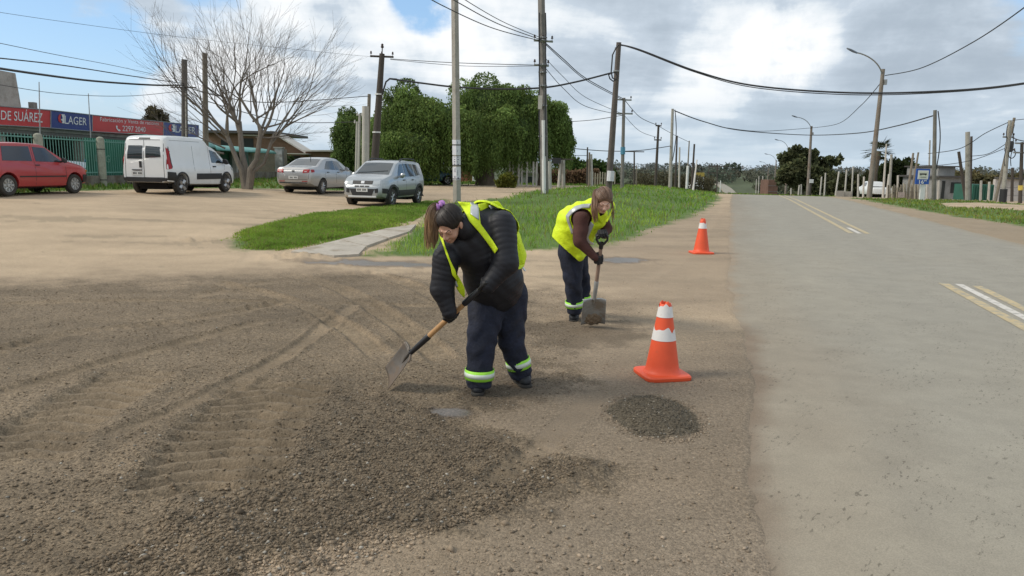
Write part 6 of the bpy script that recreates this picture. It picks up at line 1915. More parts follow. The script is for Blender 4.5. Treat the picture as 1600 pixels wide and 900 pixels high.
# rear doors
c.seam([(0.02, .52), (0.02, 1.74)], ax=('B',), w=.014); c.seam([(-.68, .52), (-.66, 1.74), (.66, 1.74), (.68, .52)], ax=('B',), w=.014); c.seam([(-.68, .55), (.68, .55)], ax=('B',), w=.014)
c.patch('rear_window', 'B', [(.07, 1.14), (.60, 1.14)], [(.07, 1.56), (.56, 1.56)], M_GLASS, off=.012, label='left rear door window')
c.patch('rear_window', 'B', [(-.58, 1.20), (-.05, 1.17)], [(-.54, 1.52), (-.05, 1.55)], M_GLASS, off=.012)
c.patch('door_handle', 'B', [(.10, .86), (.17, .86)], [(.10, 1.06), (.17, 1.06)], M_TRIM, off=.03, nu=2, nv=2)
c.plate('B', .62, .27, .40, .12); c.patch('plate_lamp', 'B', [(.10, .77), (.44, .77)], [(.10, .80), (.44, .80)], M_TRIM, off=.03, nu=2, nv=1)
c.patch('brake_light', 'B', [(-.2, 1.77), (.2, 1.77)], [(-.18, 1.81), (.18, 1.81)], M_TRIM, off=.015)
c.both('tail_light', [(-2.125, .82), (-1.98, .84)], [(-2.11, 1.50), (-2.04, 1.46)], M_TAIL, off=.016, nu=4, nv=7)
c.both('tail_trim', [(-1.98, .84), (-1.93, .90)], [(-2.04, 1.46), (-2.00, 1.54)], M_TRIM, off=.012, nu=1, nv=6)
c.ends('tail_light', 'B', [(.765, .82), (.80, .82)], [(.74, 1.40), (.77, 1.40)], M_TAIL, off=.02, nu=1, nv=4)
c.patch('bumper', 'B', [(-.74, .41), (.74, .41)], [(-.76, .54), (.76, .54)], M_TRIM, off=.05)
c.both('bumper_corner', [(-2.17, .41), (-1.66, .37)], [(-2.17, .74), (-1.80, .72)], M_TRIM, off=.02, nu=8)
c.both('side_moulding', [(-.60, .48), (.94, .48)], [(-.60, .68), (.94, .68)], M_TRIM, off=.018)
for xw in c.wheels:
    for sd in (1, -1):
        vs, n = [], 14
        for i in range(n + 1):
            a = PI * (-.02 + 1.04 * i / n)
            for rr in (.362, .41):
                x_, z_ = xw + rr * math.cos(a), .33 + rr * math.sin(a)
                p, _ = c.cast('L' if sd > 0 else 'R', x_, max(z_, .42)); y_ = p.y if p else sd * .80
                vs.append((x_, y_ + sd * .012, z_))
        mb = MB(); mb.add(vs, [[2 * i, 2 * i + 1, 2 * i + 3, 2 * i + 2] for i in range(n)]); o = mb.build('arch_trim', M_TRIM, c.root); md = o.modifiers.new('thick', 'SOLIDIFY'); md.thickness = .02; md.offset = 0
c.both('side_window', [(.40, 1.05), (1.20, 1.03)], [(.36, 1.50), (.78, 1.42)], M_GLASS)
c.patch('windscreen', 'T', [(1.36, -.64), (1.36, .64)], [(.86, -.62), (.86, .62)], M_GLASS)
c.mirror(1.12, 1.04, M_TRIM, (.14, .22, .18))
c.seam([(.26, .40), (.26, 1.0), (.28, 1.58)]); c.seam([(1.04, .40), (1.16, .85), (1.26, 1.02)]); c.seam([(-.70, .75), (-.70, 1.6)]); c.seam([(-1.9, 1.74), (-.2, 1.74)], w=.008)
c.both('door_handle', [(.42, .90), (.60, .90)], [(.42, .94), (.60, .94)], M_TRIM, off=.03, nu=2, nv=1)
c.ends('headlight', 'F', [(.42, .76), (.58, .78)], [(.42, .92), (.56, .94)], M_LENS); c.patch('grille', 'F', [(-.36, .5), (.36, .5)], [(-.36, .7), (.36, .7)], M_TRIM)
c.both('headlight_side', [(1.70, .80), (2.02, .74)], [(1.66, .92), (1.98, .88)], M_LENS, nu=4, nv=2)

# --- old red three door
P_RED = paint('faded_red_paint', (.40, .035, .035), .0, .40)
ux = P(34, 300, 21.6)
c = Car('parked_car', 'old red three door hatchback parked at the left edge before the fence', 'car', 3.64, .775,
        [(-1.82, .85), (-1.80, 1.0), (-1.62, 1.36), (-1.50, 1.42), (-.6, 1.45), (.1, 1.43), (.28, 1.38), (.92, .98), (1.05, .95), (1.62, .82), (1.76, .76), (1.80, .60), (1.82, .45)],
        [(-1.82, .90), (-1.2, .90), (.9, .86), (1.82, .72)],
        [(-1.82, .36), (-1.5, .26), (-1, .21), (1, .21), (1.5, .24), (1.82, .30)],
        [(-1.82, .68), (-1.76, .75), (-1.4, .775), (1.2, .775), (1.55, .75), (1.72, .71), (1.79, .66), (1.82, .60)],
        (-1.16, 1.20), .285, P_RED, tumble=.15, loc=(ux[0], 21.6), az=11, roof_r=.05)
M_HUB = mat('grey_hub_cap', (.46, .46, .44), .5, .4, noise=(9, .15))
c.add_wheels('cover', M_HUB)
M_TINT = mat('tinted_car_glass', (.030, .032, .038), .12, spec=.8)
c.both('side_window', [(-.18, .94), (.80, .92)], [(-.18, 1.345), (.28, 1.32)], M_TINT)
c.both('side_window', [(-1.28, .95), (-.30, .945)], [(-1.20, 1.34), (-.30, 1.355)], M_TINT)
c.patch('windscreen', 'T', [(.88, -.58), (.88, .58)], [(.32, -.52), (.32, .52)], M_GLASS); c.patch('rear_window', 'B', [(-.54, .98), (.54, .98)], [(-.5, 1.32), (.5, 1.32)], M_TINT)
c.both('side_moulding', [(-.80, .50), (.84, .50)], [(-.80, .535), (.84, .535)], M_TRIM, off=.012, nv=1); c.both('side_moulding', [(1.56, .50), (1.72, .50)], [(1.56, .535), (1.72, .535)], M_TRIM, off=.012, nv=1)
c.both('bumper_corner', [(1.52, .32), (1.80, .34)], [(1.52, .56), (1.80, .56)], M_TRIM, off=.015); c.patch('bumper', 'F', [(-.6, .33), (.6, .33)], [(-.6, .56), (.6, .56)], M_TRIM, off=.03)
c.both('bumper_corner', [(-1.80, .38), (-1.52, .36)], [(-1.80, .58), (-1.52, .58)], M_TRIM, off=.015); c.patch('bumper', 'B', [(-.66, .38), (.66, .38)], [(-.66, .58), (.66, .58)], M_TRIM, off=.03)
c.ends('headlight', 'F', [(.36, .60), (.58, .60)], [(.36, .72), (.58, .72)], M_LENS); c.patch('grille', 'F', [(-.33, .60), (.33, .60)], [(-.33, .71), (.33, .71)], M_TRIM); c.ends('tail_light', 'B', [(.52, .64), (.68, .64)], [(.52, .88), (.66, .88)], M_TAIL)
c.both('indicator', [(1.70, .62), (1.76, .62)], [(1.70, .70), (1.76, .70)], mat('amber_lens', (.6, .22, .05), .3), off=.01, nu=1, nv=1)
c.mirror(.74, .93, M_TRIM, (.10, .17, .13))
c.seam([(-.24, .28), (-.24, 1.38)]); c.seam([(.86, .28), (.86, .90)]); c.seam([(.9, .93), (1.6, .80)], w=.008)
c.both('door_handle', [(-.22, .82), (-.08, .82)], [(-.22, .85), (-.08, .85)], M_TRIM, off=.02, nu=2, nv=1)

# --- dark blue car under the trees
P_BLU = paint('dark_teal_blue_paint', (.035, .12, .19), .3)
bx_ = gpt(668, 290, 49)
c = Car('parked_car', 'dark blue car half hidden in shade under the weeping trees', 'car', 4.0, .80,
        [(-2.0, .80), (-1.95, 1.0), (-1.6, 1.2), (-1.2, 1.40), (-.3, 1.45), (.3, 1.42), (1.0, 1.0), (1.6, .92), (1.9, .75), (2.0, .5)],
        [(-2, .95), (2, .85)], [(-2, .35), (-1.5, .24), (1.5, .24), (2, .3)], [(-2, .68), (-1.8, .78), (1.5, .8), (1.85, .72), (2, .55)], (-1.25, 1.22), .30, P_BLU, loc=(bx_[0], 49), az=75)
c.add_wheels('spoke', n=5)
c.both('side_window', [(.0, .97), (.85, .95)], [(.0, 1.33), (.35, 1.32)], M_GLASS); c.both('side_window', [(-1.3, .99), (-.08, .97)], [(-.95, 1.32), (-.08, 1.34)], M_GLASS); c.patch('windscreen', 'T', [(.96, -.6), (.96, .6)], [(.36, -.5), (.36, .5)], M_GLASS)
c.ends('headlight', 'F', [(.4, .68), (.56, .7)], [(.4, .8), (.54, .82)], M_LENS); c.ends('tail_light', 'B', [(.5, .8), (.66, .8)], [(.5, .98), (.62, .98)], M_TAIL)

# --- white pickup behind the large lamp, and the far white car on the road
px_ = gpt(1364, 307, 68)
c = Car('parked_pickup', 'white pickup truck standing behind the foot of the large street lamp', 'pickup', 4.6, .85,
        [(-2.3, .80), (-2.28, 1.02), (-.5, 1.04), (-.42, 1.10), (-.3, 1.48), (.5, 1.52), (.75, 1.46), (1.25, 1.06), (1.6, 1.0), (2.1, .92), (2.25, .75), (2.3, .5)],
        [(-2.3, .95), (2.3, .85)], [(-2.3, .45), (-1.5, .35), (1.5, .3), (2.3, .35)], [(-2.3, .78), (-2.2, .84), (1.8, .85), (2.15, .75), (2.3, .6)], (-1.4, 1.5), .33, P_WHT, loc=(px_[0], 68), az=8, arch=.06)
c.add_wheels('steel')
c.both('side_window', [(-.2, 1.08), (.98, 1.05)], [(-.18, 1.40), (.60, 1.40)], M_GLASS); c.patch('windscreen', 'T', [(1.2, -.62), (1.2, .62)], [(.8, -.55), (.8, .55)], M_GLASS); c.patch('load_cover', 'T', [(-2.2, -.75), (-2.2, .75)], [(-.55, -.75), (-.55, .75)], M_TRIM, off=.03)
fx = from_road(1.55, 172)
c = Car('distant_car', 'small white car coming up the dip in the road, farthest vehicle', 'car', 4.1, .85,
        [(-2.05, .80), (-2.0, 1.05), (-1.5, 1.38), (-.3, 1.5), (.3, 1.46), (1.0, 1.02), (1.6, .95), (1.95, .8), (2.05, .5)],
        [(-2.05, .95), (2.05, .85)], [(-2.05, .3), (2.05, .3)], [(-2.05, .7), (-1.8, .84), (1.6, .85), (1.95, .76), (2.05, .6)], (-1.25, 1.3), .31, P_WHT, loc=(fx[0], fx[1]), az=180 + 16.6)
c.add_wheels('steel')
c.root.location.z = float(profile(172) + (H(fx[0], fx[1]) - profile(172)) + .12)
c.patch('windscreen', 'T', [(.95, -.66), (.95, .66)], [(.36, -.56), (.36, .56)], M_GLASS); c.ends('headlight', 'F', [(.42, .68), (.58, .7)], [(.42, .82), (.56, .84)], M_LENS); c.patch('grille', 'F', [(-.4, .4), (.4, .4)], [(-.4, .62), (.4, .62)], M_TRIM)
c.both('side_window', [(-1.2, 1.0), (.85, .98)], [(-.9, 1.36), (.35, 1.34)], M_GLASS)

# ------------------------------------------------------------------ traffic cones
M_ORANGE = mat('orange_cone_plastic', (.78, .095, .030), .5, noise=[(6, .06)], stain=(9, (.45, .10, .05), .66, .4))
M_CWHITE = mat('scuffed_white_sleeve', (.72, .70, .68), .55, noise=[(12, .08)], stain=(16, (.45, .35, .30), .66, .5))
def cone(label, pos, h, rb, rt, base, bands, rz, ragged):
    root = thing('traffic_cone', label, 'traffic cone', pos, rz, 'orange cones along the shoulder')
    N = 48
    def rad(z): return rb + (rt - rb) * (z - .035) / (h - .035)
    mb = MB(); b = base / 2; r_ = .035
    # rounded square base plate in two steps
    def sq(s_, z):
        out = []
        for k in range(N):
            a = 2 * PI * k / N; c, s2 = math.cos(a), math.sin(a)
            q = (abs(c) ** 8 + abs(s2) ** 8) ** (-1 / 8)
            out.append((c * q * s_, s2 * q * s_, z))
        return out
    rings = [sq(b * .98, 0), sq(b, .008), sq(b, .026), sq(b * .95, .036)]
    rings += [[(rb * 1.10 * math.cos(2 * PI * k / N), rb * 1.10 * math.sin(2 * PI * k / N), .038) for k in range(N)]]
    vs = [v for rg in rings for v in rg]; fs = [[i * N + k, i * N + (k + 1) % N, (i + 1) * N + (k + 1) % N, (i + 1) * N + k] for i in range(len(rings) - 1) for k in range(N)]
    mb.add(vs, fs); mb.build('base', M_ORANGE, root, smooth=True)
    mb = MB(); prof = [(rb * 1.14, .034), (rb * 1.03, .048)] + [(rad(z), z) for z in np.linspace(.06, h - .01, 14)] + [(rt * .8, h), (rt * .72, h - .02), (rt * .6, h - .08)]
    mb.lathe(prof, N)
    if ragged:   # split and dented top rim
        for i, v in enumerate(mb.v):
            if v[2] > h - .03:
                a = math.atan2(v[1], v[0]); mb.v[i] = (v[0], v[1], v[2] - .012 * (1 + math.sin(a * 2 + 1)) - .01 * max(0, math.sin(a * 5)))
    mb.build('body', M_ORANGE, root, smooth=True)
    for bi, (z0, z1) in enumerate(bands):
        vs, fs = [], []; K = 5
        for i in range(K + 1):
            for k in range(N):
                a = 2 * PI * k / N
                zt = z1 + (ragged * (.010 * math.sin(3 * a + bi) + .006 * math.sin(7 * a + 2 * bi)))
                if ragged and bi == 0 and -1.5 < a - 2 * PI < -.9: zt -= .03 * (1 - abs(a - 2 * PI + 1.2) / .3)
                z = z0 + (zt - z0) * i / K; rr = rad(z) + .0025
                vs.append((rr * math.cos(a), rr * math.sin(a), z))
        for i in range(K):
            for k in range(N): fs.append([i * N + k, i * N + (k + 1) % N, (i + 1) * N + (k + 1) % N, (i + 1) * N + k])
        mb = MB(); mb.add(vs, fs); mb.build('reflective_sleeve', M_CWHITE, root, smooth=True)
    return root
g1 = ground(1034, 588)
cone('large orange traffic cone with two torn white sleeves, beside the dark gravel patch', tuple(g1 + [0, 0, .004]), .60, .135, .042, .37, [(.295, .385), (.475, .565)], math.radians(12), 1.0)
g2 = ground(1095.5, 396.5)
cone('smaller looking orange traffic cone with one white sleeve, far along the dirt shoulder', tuple(g2 + [0, 0, .004]), .69, .155, .045, .42, [(.49, .60)], math.radians(4), .3)

# ------------------------------------------------------------------ implicit surfaces -> one continuous skin
def _rc(Pn, a, b, ra, rb, rip=None):
    a = np.asarray(a, np.float32); b = np.asarray(b, np.float32)
    ba = b - a; L2 = float(ba @ ba); pa = Pn - a
    t = np.clip((pa @ ba) / L2, 0, 1)
    d = np.linalg.norm(pa - t[:, None] * ba, axis=1) - (ra + (rb - ra) * t)
    if rip:
        per, amp = rip
        s_ = (pa @ ba) / math.sqrt(L2)
        s_ = s_ + .006 * np.sin(Pn[:, 0] * 31 + Pn[:, 2] * 19)
        d = d + amp * (1 - np.abs(np.sin(PI * s_ / per)) ** .6)
    return d
def _el(Pn, c, r, M=None):
    q = Pn - np.asarray(c, np.float32)
    if M is not None: q = q @ np.asarray(M, np.float32)      # columns = local axes
    r = np.asarray(r, np.float32)
    k0 = np.linalg.norm(q / r, axis=1); k1 = np.linalg.norm(q / (r * r), axis=1) + 1e-9
    return k0 * (k0 - 1) / k1
def smin(a, b, k):
    h = np.clip(.5 + .5 * (b - a) / k, 0, 1)
    return b * (1 - h) + a * h - k * h * (1 - h)

def surfnet(f, lo, hi, h):
    lo = np.array(lo, float); hi = np.array(hi, float)
    n = np.ceil((hi - lo) / h).astype(int) + 1
    ax = [lo[i] + np.arange(n[i]) * h for i in range(3)]
    Fv = np.empty(tuple(n), np.float32)
    for i in range(0, n[0], 24):
        X, Y, Z = np.meshgrid(ax[0][i:i + 24], ax[1], ax[2], indexing='ij')
        Fv[i:i + 24] = f(np.stack([X.ravel(), Y.ravel(), Z.ravel()], -1).astype(np.float32)).reshape(X.shape)
    S = Fv < 0
    c = [(0, 0, 0), (1, 0, 0), (0, 1, 0), (1, 1, 0), (0, 0, 1), (1, 0, 1), (0, 1, 1), (1, 1, 1)]
    sl = lambda A, o: A[o[0]:A.shape[0] - 1 + o[0], o[1]:A.shape[1] - 1 + o[1], o[2]:A.shape[2] - 1 + o[2]]
    cnt = sum(sl(S, o).astype(np.int8) for o in c)
    act = np.nonzero((cnt > 0) & (cnt < 8))
    idx = -np.ones(cnt.shape, np.int64); m_ = len(act[0]); idx[act] = np.arange(m_)
    vals = [Fv[act[0] + o[0], act[1] + o[1], act[2] + o[2]] for o in c]
    pos = np.zeros((m_, 3)); num = np.zeros(m_)
    for a in range(8):
        for b in range(a + 1, 8):
            df = np.abs(np.array(c[a]) - np.array(c[b]))
            if df.sum() != 1: continue
            va, vb = vals[a], vals[b]
            k = (va < 0) != (vb < 0)
            t = np.where(k, va / (va - vb + 1e-12), 0)
            p = np.array(c[a])[None] + t[:, None] * (np.array(c[b]) - np.array(c[a]))[None]
            pos += p * k[:, None]; num += k
    V = lo + (np.stack(act, -1) + pos / num[:, None]) * h
    quads = []
    for d in range(3):
        o = [0, 0, 0]; o[d] = 1
        A = S[:S.shape[0] - o[0], :S.shape[1] - o[1], :S.shape[2] - o[2]]; B = S[o[0]:, o[1]:, o[2]:]
        e = np.nonzero(A != B)
        u, w = [(1, 2), (2, 0), (0, 1)][d]
        e = np.stack(e, -1)
        ok = (e[:, u] > 0) & (e[:, w] > 0) & (e[:, u] < n[u] - 1) & (e[:, w] < n[w] - 1)
        e = e[ok]
        s0 = A[e[:, 0], e[:, 1], e[:, 2]]
        def cell(du, dw):
            q = e.copy(); q[:, u] -= du; q[:, w] -= dw; return idx[q[:, 0], q[:, 1], q[:, 2]]
        Q = np.stack([cell(0, 0), cell(1, 0), cell(1, 1), cell(0, 1)], -1)
        Q = np.where(s0[:, None], Q, Q[:, ::-1])
        quads.append(Q)
    Q = np.concatenate(quads)
    Q = Q[(Q >= 0).all(1)]
    return V, Q

def wloc(o):
    v = np.array(o.location)
    while o.parent is not None:
        o = o.parent; v = v + np.array(o.location)
    return v

def sdf_obj(name, f, lo, hi, h, m_, parent, colf=None, label=None):
    V, Q = surfnet(f, lo, hi, h)
    off = wloc(parent)
    me = np_mesh(name, V - off, Q.astype(np.int32), smooth=True, col=colf(V) if colf else None)
    o = link(name, me, m_, parent)
    if label: o['label'] = label
    return o

def bounds(pts, pad):
    q = np.array(pts); return q.min(0) - pad, q.max(0) + pad

def snap(f, px, py, y0, y1=None, off=0.0):
    """first point of surface f along the sight line through (px,py)"""
    px = np.asarray(px, float); py = np.asarray(py, float)
    d = _F[None] + _R[None] * ((px - 800) / FPX)[:, None] + _U[None] * ((450 - py) / FPX)[:, None]
    s0 = y0 / d[:, 1]; ln = np.linalg.norm(d, axis=1)
    t = s0.copy(); best = np.full(len(px), 1e9); bt = t.copy()
    for i in range(70):
        Pn = (CAM[None] + d * t[:, None]).astype(np.float32)
        v = f(Pn) - off
        b = np.abs(v) < best
        best = np.where(b, np.abs(v), best); bt = np.where(b, t, bt)
        t = t + np.maximum(v, -.004) * .8 / ln
    return CAM[None] + d * bt[:, None]

def ribbon(name, f, left, right, m_, parent, y0, off=.010, n=24, w=5, th=.004, depth=None, smooth_d=True):
    """cloth strip laid on surface f between two photograph polylines"""
    def res(pl, n):
        pl = np.array(pl, float); d = np.concatenate([[0], np.cumsum(np.hypot(*np.diff(pl, axis=0).T))]); t = np.linspace(0, d[-1], n)
        return np.stack([np.interp(t, d, pl[:, 0]), np.interp(t, d, pl[:, 1])], -1)
    L_, R_ = res(left, n), res(right, n)
    g = np.stack([L_ + (R_ - L_) * k / (w - 1) for k in range(w)], 1)      # n,w,2
    if depth is None:
        pts = snap(f, g[..., 0].ravel(), g[..., 1].ravel(), y0, off=off).reshape(n, w, 3)
        if smooth_d:
            yy = pts[..., 1].copy()
            for _ in range(3):
                y2 = yy.copy(); y2[1:-1] = (yy[:-2] + yy[1:-1] * 2 + yy[2:]) / 4; yy = np.minimum(y2, yy + .002)
            d = np.stack([_F + _R * (a - 800) / FPX + _U * (450 - b) / FPX for a, b in g.reshape(-1, 2)])
            pts = (CAM[None] + d * (yy.ravel() / d[:, 1])[:, None]).reshape(n, w, 3)
    else:
        dd = np.interp(np.linspace(0, 1, n), np.linspace(0, 1, len(depth)), depth)
        pts = np.stack([[P(g[i, k, 0], g[i, k, 1], dd[i]) for k in range(w)] for i in range(n)])
    off_ = wloc(parent)
    V = pts.reshape(-1, 3) - off_
    F = [[i * w + k, i * w + k + 1, (i + 1) * w + k + 1, (i + 1) * w + k] for i in range(n - 1) for k in range(w - 1)]
    mb = MB(); mb.add(V, F); o = mb.build(name, m_, parent, smooth=True, angle=math.radians(70))
    md = o.modifiers.new('thick', 'SOLIDIFY'); md.thickness = th; md.offset = 0
    return o

M_SKIN = mat('skin', (.52, .30, .21), .55, noise=[(14, .06)], sss=.08, spec=.4)
M_SKIN2 = mat('skin_fair', (.68, .43, .33), .55, noise=[(14, .06)], sss=.08, spec=.4)
M_JACKET = mat('black_quilted_nylon', (.014, .0145, .019), .55, noise=[(20, .15)], bump=(60, .25), spec=.35)
M_TROUS = mat('navy_work_cloth', (.013, .017, .034), .88, noise=[(7, .35), (60, .15)], bump=[(11, .8), (40, .3)], stain=(5, (.03, .032, .042), .60, .5))
M_SHOE = mat('black_work_boot', (.016, .018, .022), .6, noise=[(20, .2)])
M_SOLE = mat('boot_sole', (.035, .032, .028), .85)
M_GLOVE = mat('black_glove', (.014, .014, .015), .7, bump=(70, .3))
M_HIVIS = mat('yellow_high_visibility_cloth', (.70, .88, .015), .65, noise=[(4, .05), (70, .05)], bump=[(13, .7), (50, .2)])
M_REFL = mat('silver_reflective_tape', (.46, .48, .49), .4, .25, noise=(30, .06))
M_BANDG = mat('lime_trim', (.36, .80, .06), .6, noise=(30, .06))
M_BANDW = mat('white_reflective_band', (.62, .68, .60), .45, noise=(30, .05))
M_BROWN = mat('brown_fleece', (.075, .030, .024), .95, noise=[(12, .15)], bump=[(14, .4), (90, .2)])
M_HAIRV = mat('hair', (.03, .02, .015), .45, attr=True, noise=[(40, .25)], stretch=(1, 1, .2), spec=.5)
M_PURPLE = mat('lilac_fabric', (.42, .20, .50), .7, noise=(30, .2), bump=(40, .5))
M_BROW = mat('dark_brow', (.025, .015, .012), .8)
M_LIP = mat('lips', (.36, .12, .10), .5)

def axes(f, u):
    f = np.array(f, float); f /= np.linalg.norm(f); u = np.array(u, float); u -= f * (u @ f); u /= np.linalg.norm(u)
    r = np.cross(f, u)
    return np.stack([r, f, u], 1)      # columns: right, forward, up

def head_sdf(c, M, s_=1.0):
    c = np.array(c, np.float32)
    def f(Pn):
        q = (Pn - c) @ M.astype(np.float32) / s_
        E = lambda cc, rr: _el(q, cc, rr)
        d = E((0, -.012, .030), (.074, .092, .082))
        d = smin(d, E((0, .030, -.030), (.058, .062, .070)), .03)
        d = smin(d, _rc(q, (0, .050, -.085), (0, .062, -.092), .026, .020), .03)
        for sx in (1, -1):
            d = smin(d, E((sx * .036, .060, -.035), (.026, .024, .024)), .02)          # cheek
            d = -smin(-d, E((sx * .031, .098, .004), (.019, .014, .012)), .012)        # socket
            d = smin(d, E((sx * .031, .078, .002), (.015, .012, .010)), .006)          # closed lid
            d = smin(d, _rc(q, (sx * .016, .091, .020), (sx * .045, .079, .019), .006, .005), .012)  # brow ridge
            d = smin(d, E((sx * .079, -.004, -.008), (.009, .020, .030)), .008)        # ear
            d = smin(d, E((sx * .012, .098, -.030), (.009, .011, .008)), .008)         # nostril wing
        d = smin(d, _rc(q, (0, .086, .012), (0, .107, -.026), .009, .011), .012)       # nose
        d = smin(d, E((0, .088, -.056), (.023, .010, .006)), .008)
        d = smin(d, E((0, .086, -.067), (.020, .010, .007)), .008)
        d = smin(d, _rc(q, (0, -.030, -.04), (0, -.065, -.15), .050, .054), .03)
        return d * s_
    return f

def face_marks(root, c, M, s_=1.0, hf=None):
    c = np.array(c)
    def W(p): return Vector(c + M @ (np.array(p) * s_) - np.array(root.location))
    def on(p):  # push the point onto the face along its forward axis
        p = np.array(p, float)
        for _ in range(12):
            v = float(hf((c + M @ (p * s_))[None].astype(np.float32))[0]); p = p - np.array([0, v * .8 / s_, 0]) if abs(v) < .05 else p
        return p + np.array([0, .001, 0])
    for sx in (1, -1):
        mb = MB(); mb.tube([W(on((sx * .016, .10, .022))), W(on((sx * .032, .10, .027))), W(on((sx * .048, .085, .022)))], [.0025, .0034, .0015], 6, squash=.6); mb.build('eyebrow', M_BROW, root)
        mb = MB(); mb.tube([W(on((sx * .018, .10, -.004))), W(on((sx * .031, .10, -.008))), W(on((sx * .045, .09, -.003)))], [.0014, .0022, .0014], 6); mb.build('eyelashes', M_BROW, root)
    mb = MB(); mb.tube([W(on((-.022, .09, -.060))), W(on((-.008, .10, -.056))), W(on((.008, .10, -.056))), W(on((.022, .09, -.060)))], [.001, .0042, .0042, .001], 6, squash=.6); mb.build('upper_lip', M_LIP, root)
    mb = MB(); mb.tube([W(on((-.019, .09, -.063))), W(on((0, .10, -.069))), W(on((.019, .09, -.063)))], [.001, .005, .001], 6, squash=.6); mb.build('lower_lip', M_LIP, root)

def glove(root, grip, axis, palm, thumb_dir, rs=.017, size=1.0, wrist=None, cuff=.036, span=.075):
    """a gloved hand closed round a shaft: grip=centre on the shaft, palm=direction from shaft to the palm"""
    a = np.array(axis, float); a /= np.linalg.norm(a); p = np.array(palm, float); p -= a * (p @ a); p /= np.linalg.norm(p)
    t = np.cross(a, p); grip = np.array(grip, float)
    prims = []
    pr = rs + .019
    pc = grip + p * pr
    for k, (o, fl, fr) in enumerate(((-.034, .9, .0105), (-.012, 1.0, .0112), (.010, .96, .011), (.031, .8, .0095))):
        o *= size; R0 = rs + fr * .9
        base = grip + a * o + p * (pr + .004) + t * (.024)
        prev = base
        for j, ang in enumerate((38, 88, 140, 185)):
            an = math.radians(ang * fl + 8)
            q = grip + a * (o + .002 * j) + (p * math.cos(an) + t * math.sin(an)) * (R0 + (.006 if j < 2 else 0))
            prims.append((prev, q, fr * (1.05 - .05 * j), fr * (1 - .06 * j))); prev = q
    th = np.array(thumb_dir, float); sg = 1 if th @ a > 0 else -1
    b0 = pc + a * sg * .032 - t * .014; b1 = grip + a * sg * .050 + p * .018 - t * .024; b2 = grip + a * sg * .048 - p * .010 - t * .026; b3 = grip + a * sg * .040 - p * (rs + .012) - t * .008
    prims += [(b0, b1, .015, .0135), (b1, b2, .0135, .012), (b2, b3, .012, .0105)]
    prims += [(pc - a * .026 - t * .012, pc + a * .028 - t * .010, .020, .020), (pc - a * .026 + t * .016, pc + a * .028 + t * .016, .015, .015)]
    wr = np.array(wrist if wrist is not None else pc - t * .08, float)
    prims.append((pc - t * .014, pc * .45 + wr * .55, .024, .027)); prims.append((pc * .45 + wr * .55, wr, .027, cuff))
    def f(Pn):
        d = None
        for i, (x, y, r0, r1) in enumerate(prims):
            v = _rc(Pn, x, y, r0, r1)
            d = v if d is None else smin(d, v, .004 if i < 16 else .012)
        return d
    pts = [q for pp in prims for q in pp[:2]]
    lo, hi = bounds(pts, .05)
    return sdf_obj('glove', f, lo, hi, .0036, M_GLOVE, root)

def boot(root, heel, toe, w=.042, h=.085):
    heel = np.array(heel, float); toe = np.array(toe, float); d = toe - heel; L_ = np.linalg.norm(d); d /= L_
    z = np.array([0, 0, 1.0])
    def f(Pn):
        a = _rc(Pn, heel + z * .055, heel + d * L_ * .72 + z * .045, .047, .046)
        a = smin(a, _rc(Pn, heel + d * L_ * .6 + z * .045, toe + z * .043 - d * .02, .048, .040), .02)
        a = smin(a, _rc(Pn, heel + z * .05 + d * .02, heel + z * .16 - d * .0, .048, .052), .03)
        a = np.maximum(a, (heel[2] + .022) - Pn[:, 2])
        a = a + .0015 * np.sin(Pn[:, 0] * 300) * np.sin(Pn[:, 2] * 260)
        return a
    lo, hi = bounds([heel, toe, heel + z * .2], .075)
    b = sdf_obj('boot', f, lo, hi, .006, M_SHOE, root)
    def g(Pn):
        a = _rc(Pn * np.array([1, 1, .0], np.float32), heel * [1, 1, 0], (toe - d * .02) * [1, 1, 0], .049, .047)
        return np.maximum(a, np.abs(Pn[:, 2] - heel[2] - .011) - .013)
    sdf_obj('sole', g, lo, hi, .006, M_SOLE, b); root_ = b
    return b

def leg_band(root, a, b, r, m1=M_BANDG, m2=M_BANDW):
    """reflective cuff band around a trouser leg: a,b axis ends"""
    a, b = np.array(a, float), np.array(b, float); d = b - a
    def ring(name, f0, f1, rr, m_):
        mb = MB(); mb.tube([Vector(a + d * f0 - np.array(root.location)), Vector(a + d * (f0 + f1) / 2 - np.array(root.location)), Vector(a + d * f1 - np.array(root.location))], [rr[0], rr[1], rr[2]], 28, cap=False)
        o = mb.build(name, m_, root, smooth=True); md = o.modifiers.new('thick', 'SOLIDIFY'); md.thickness = .004; md.offset = 0; return o
    ring('lime_band', 0, 1, [r + .004, r + .005, r + .004], m1)
    ring('reflective_band', .27, .73, [r + .0075, r + .0085, r + .0075], m2)

def pj(px, py, Y): return P(px, py, Y)
def pr(rpx, Y): return rpx * Y / 1175.0

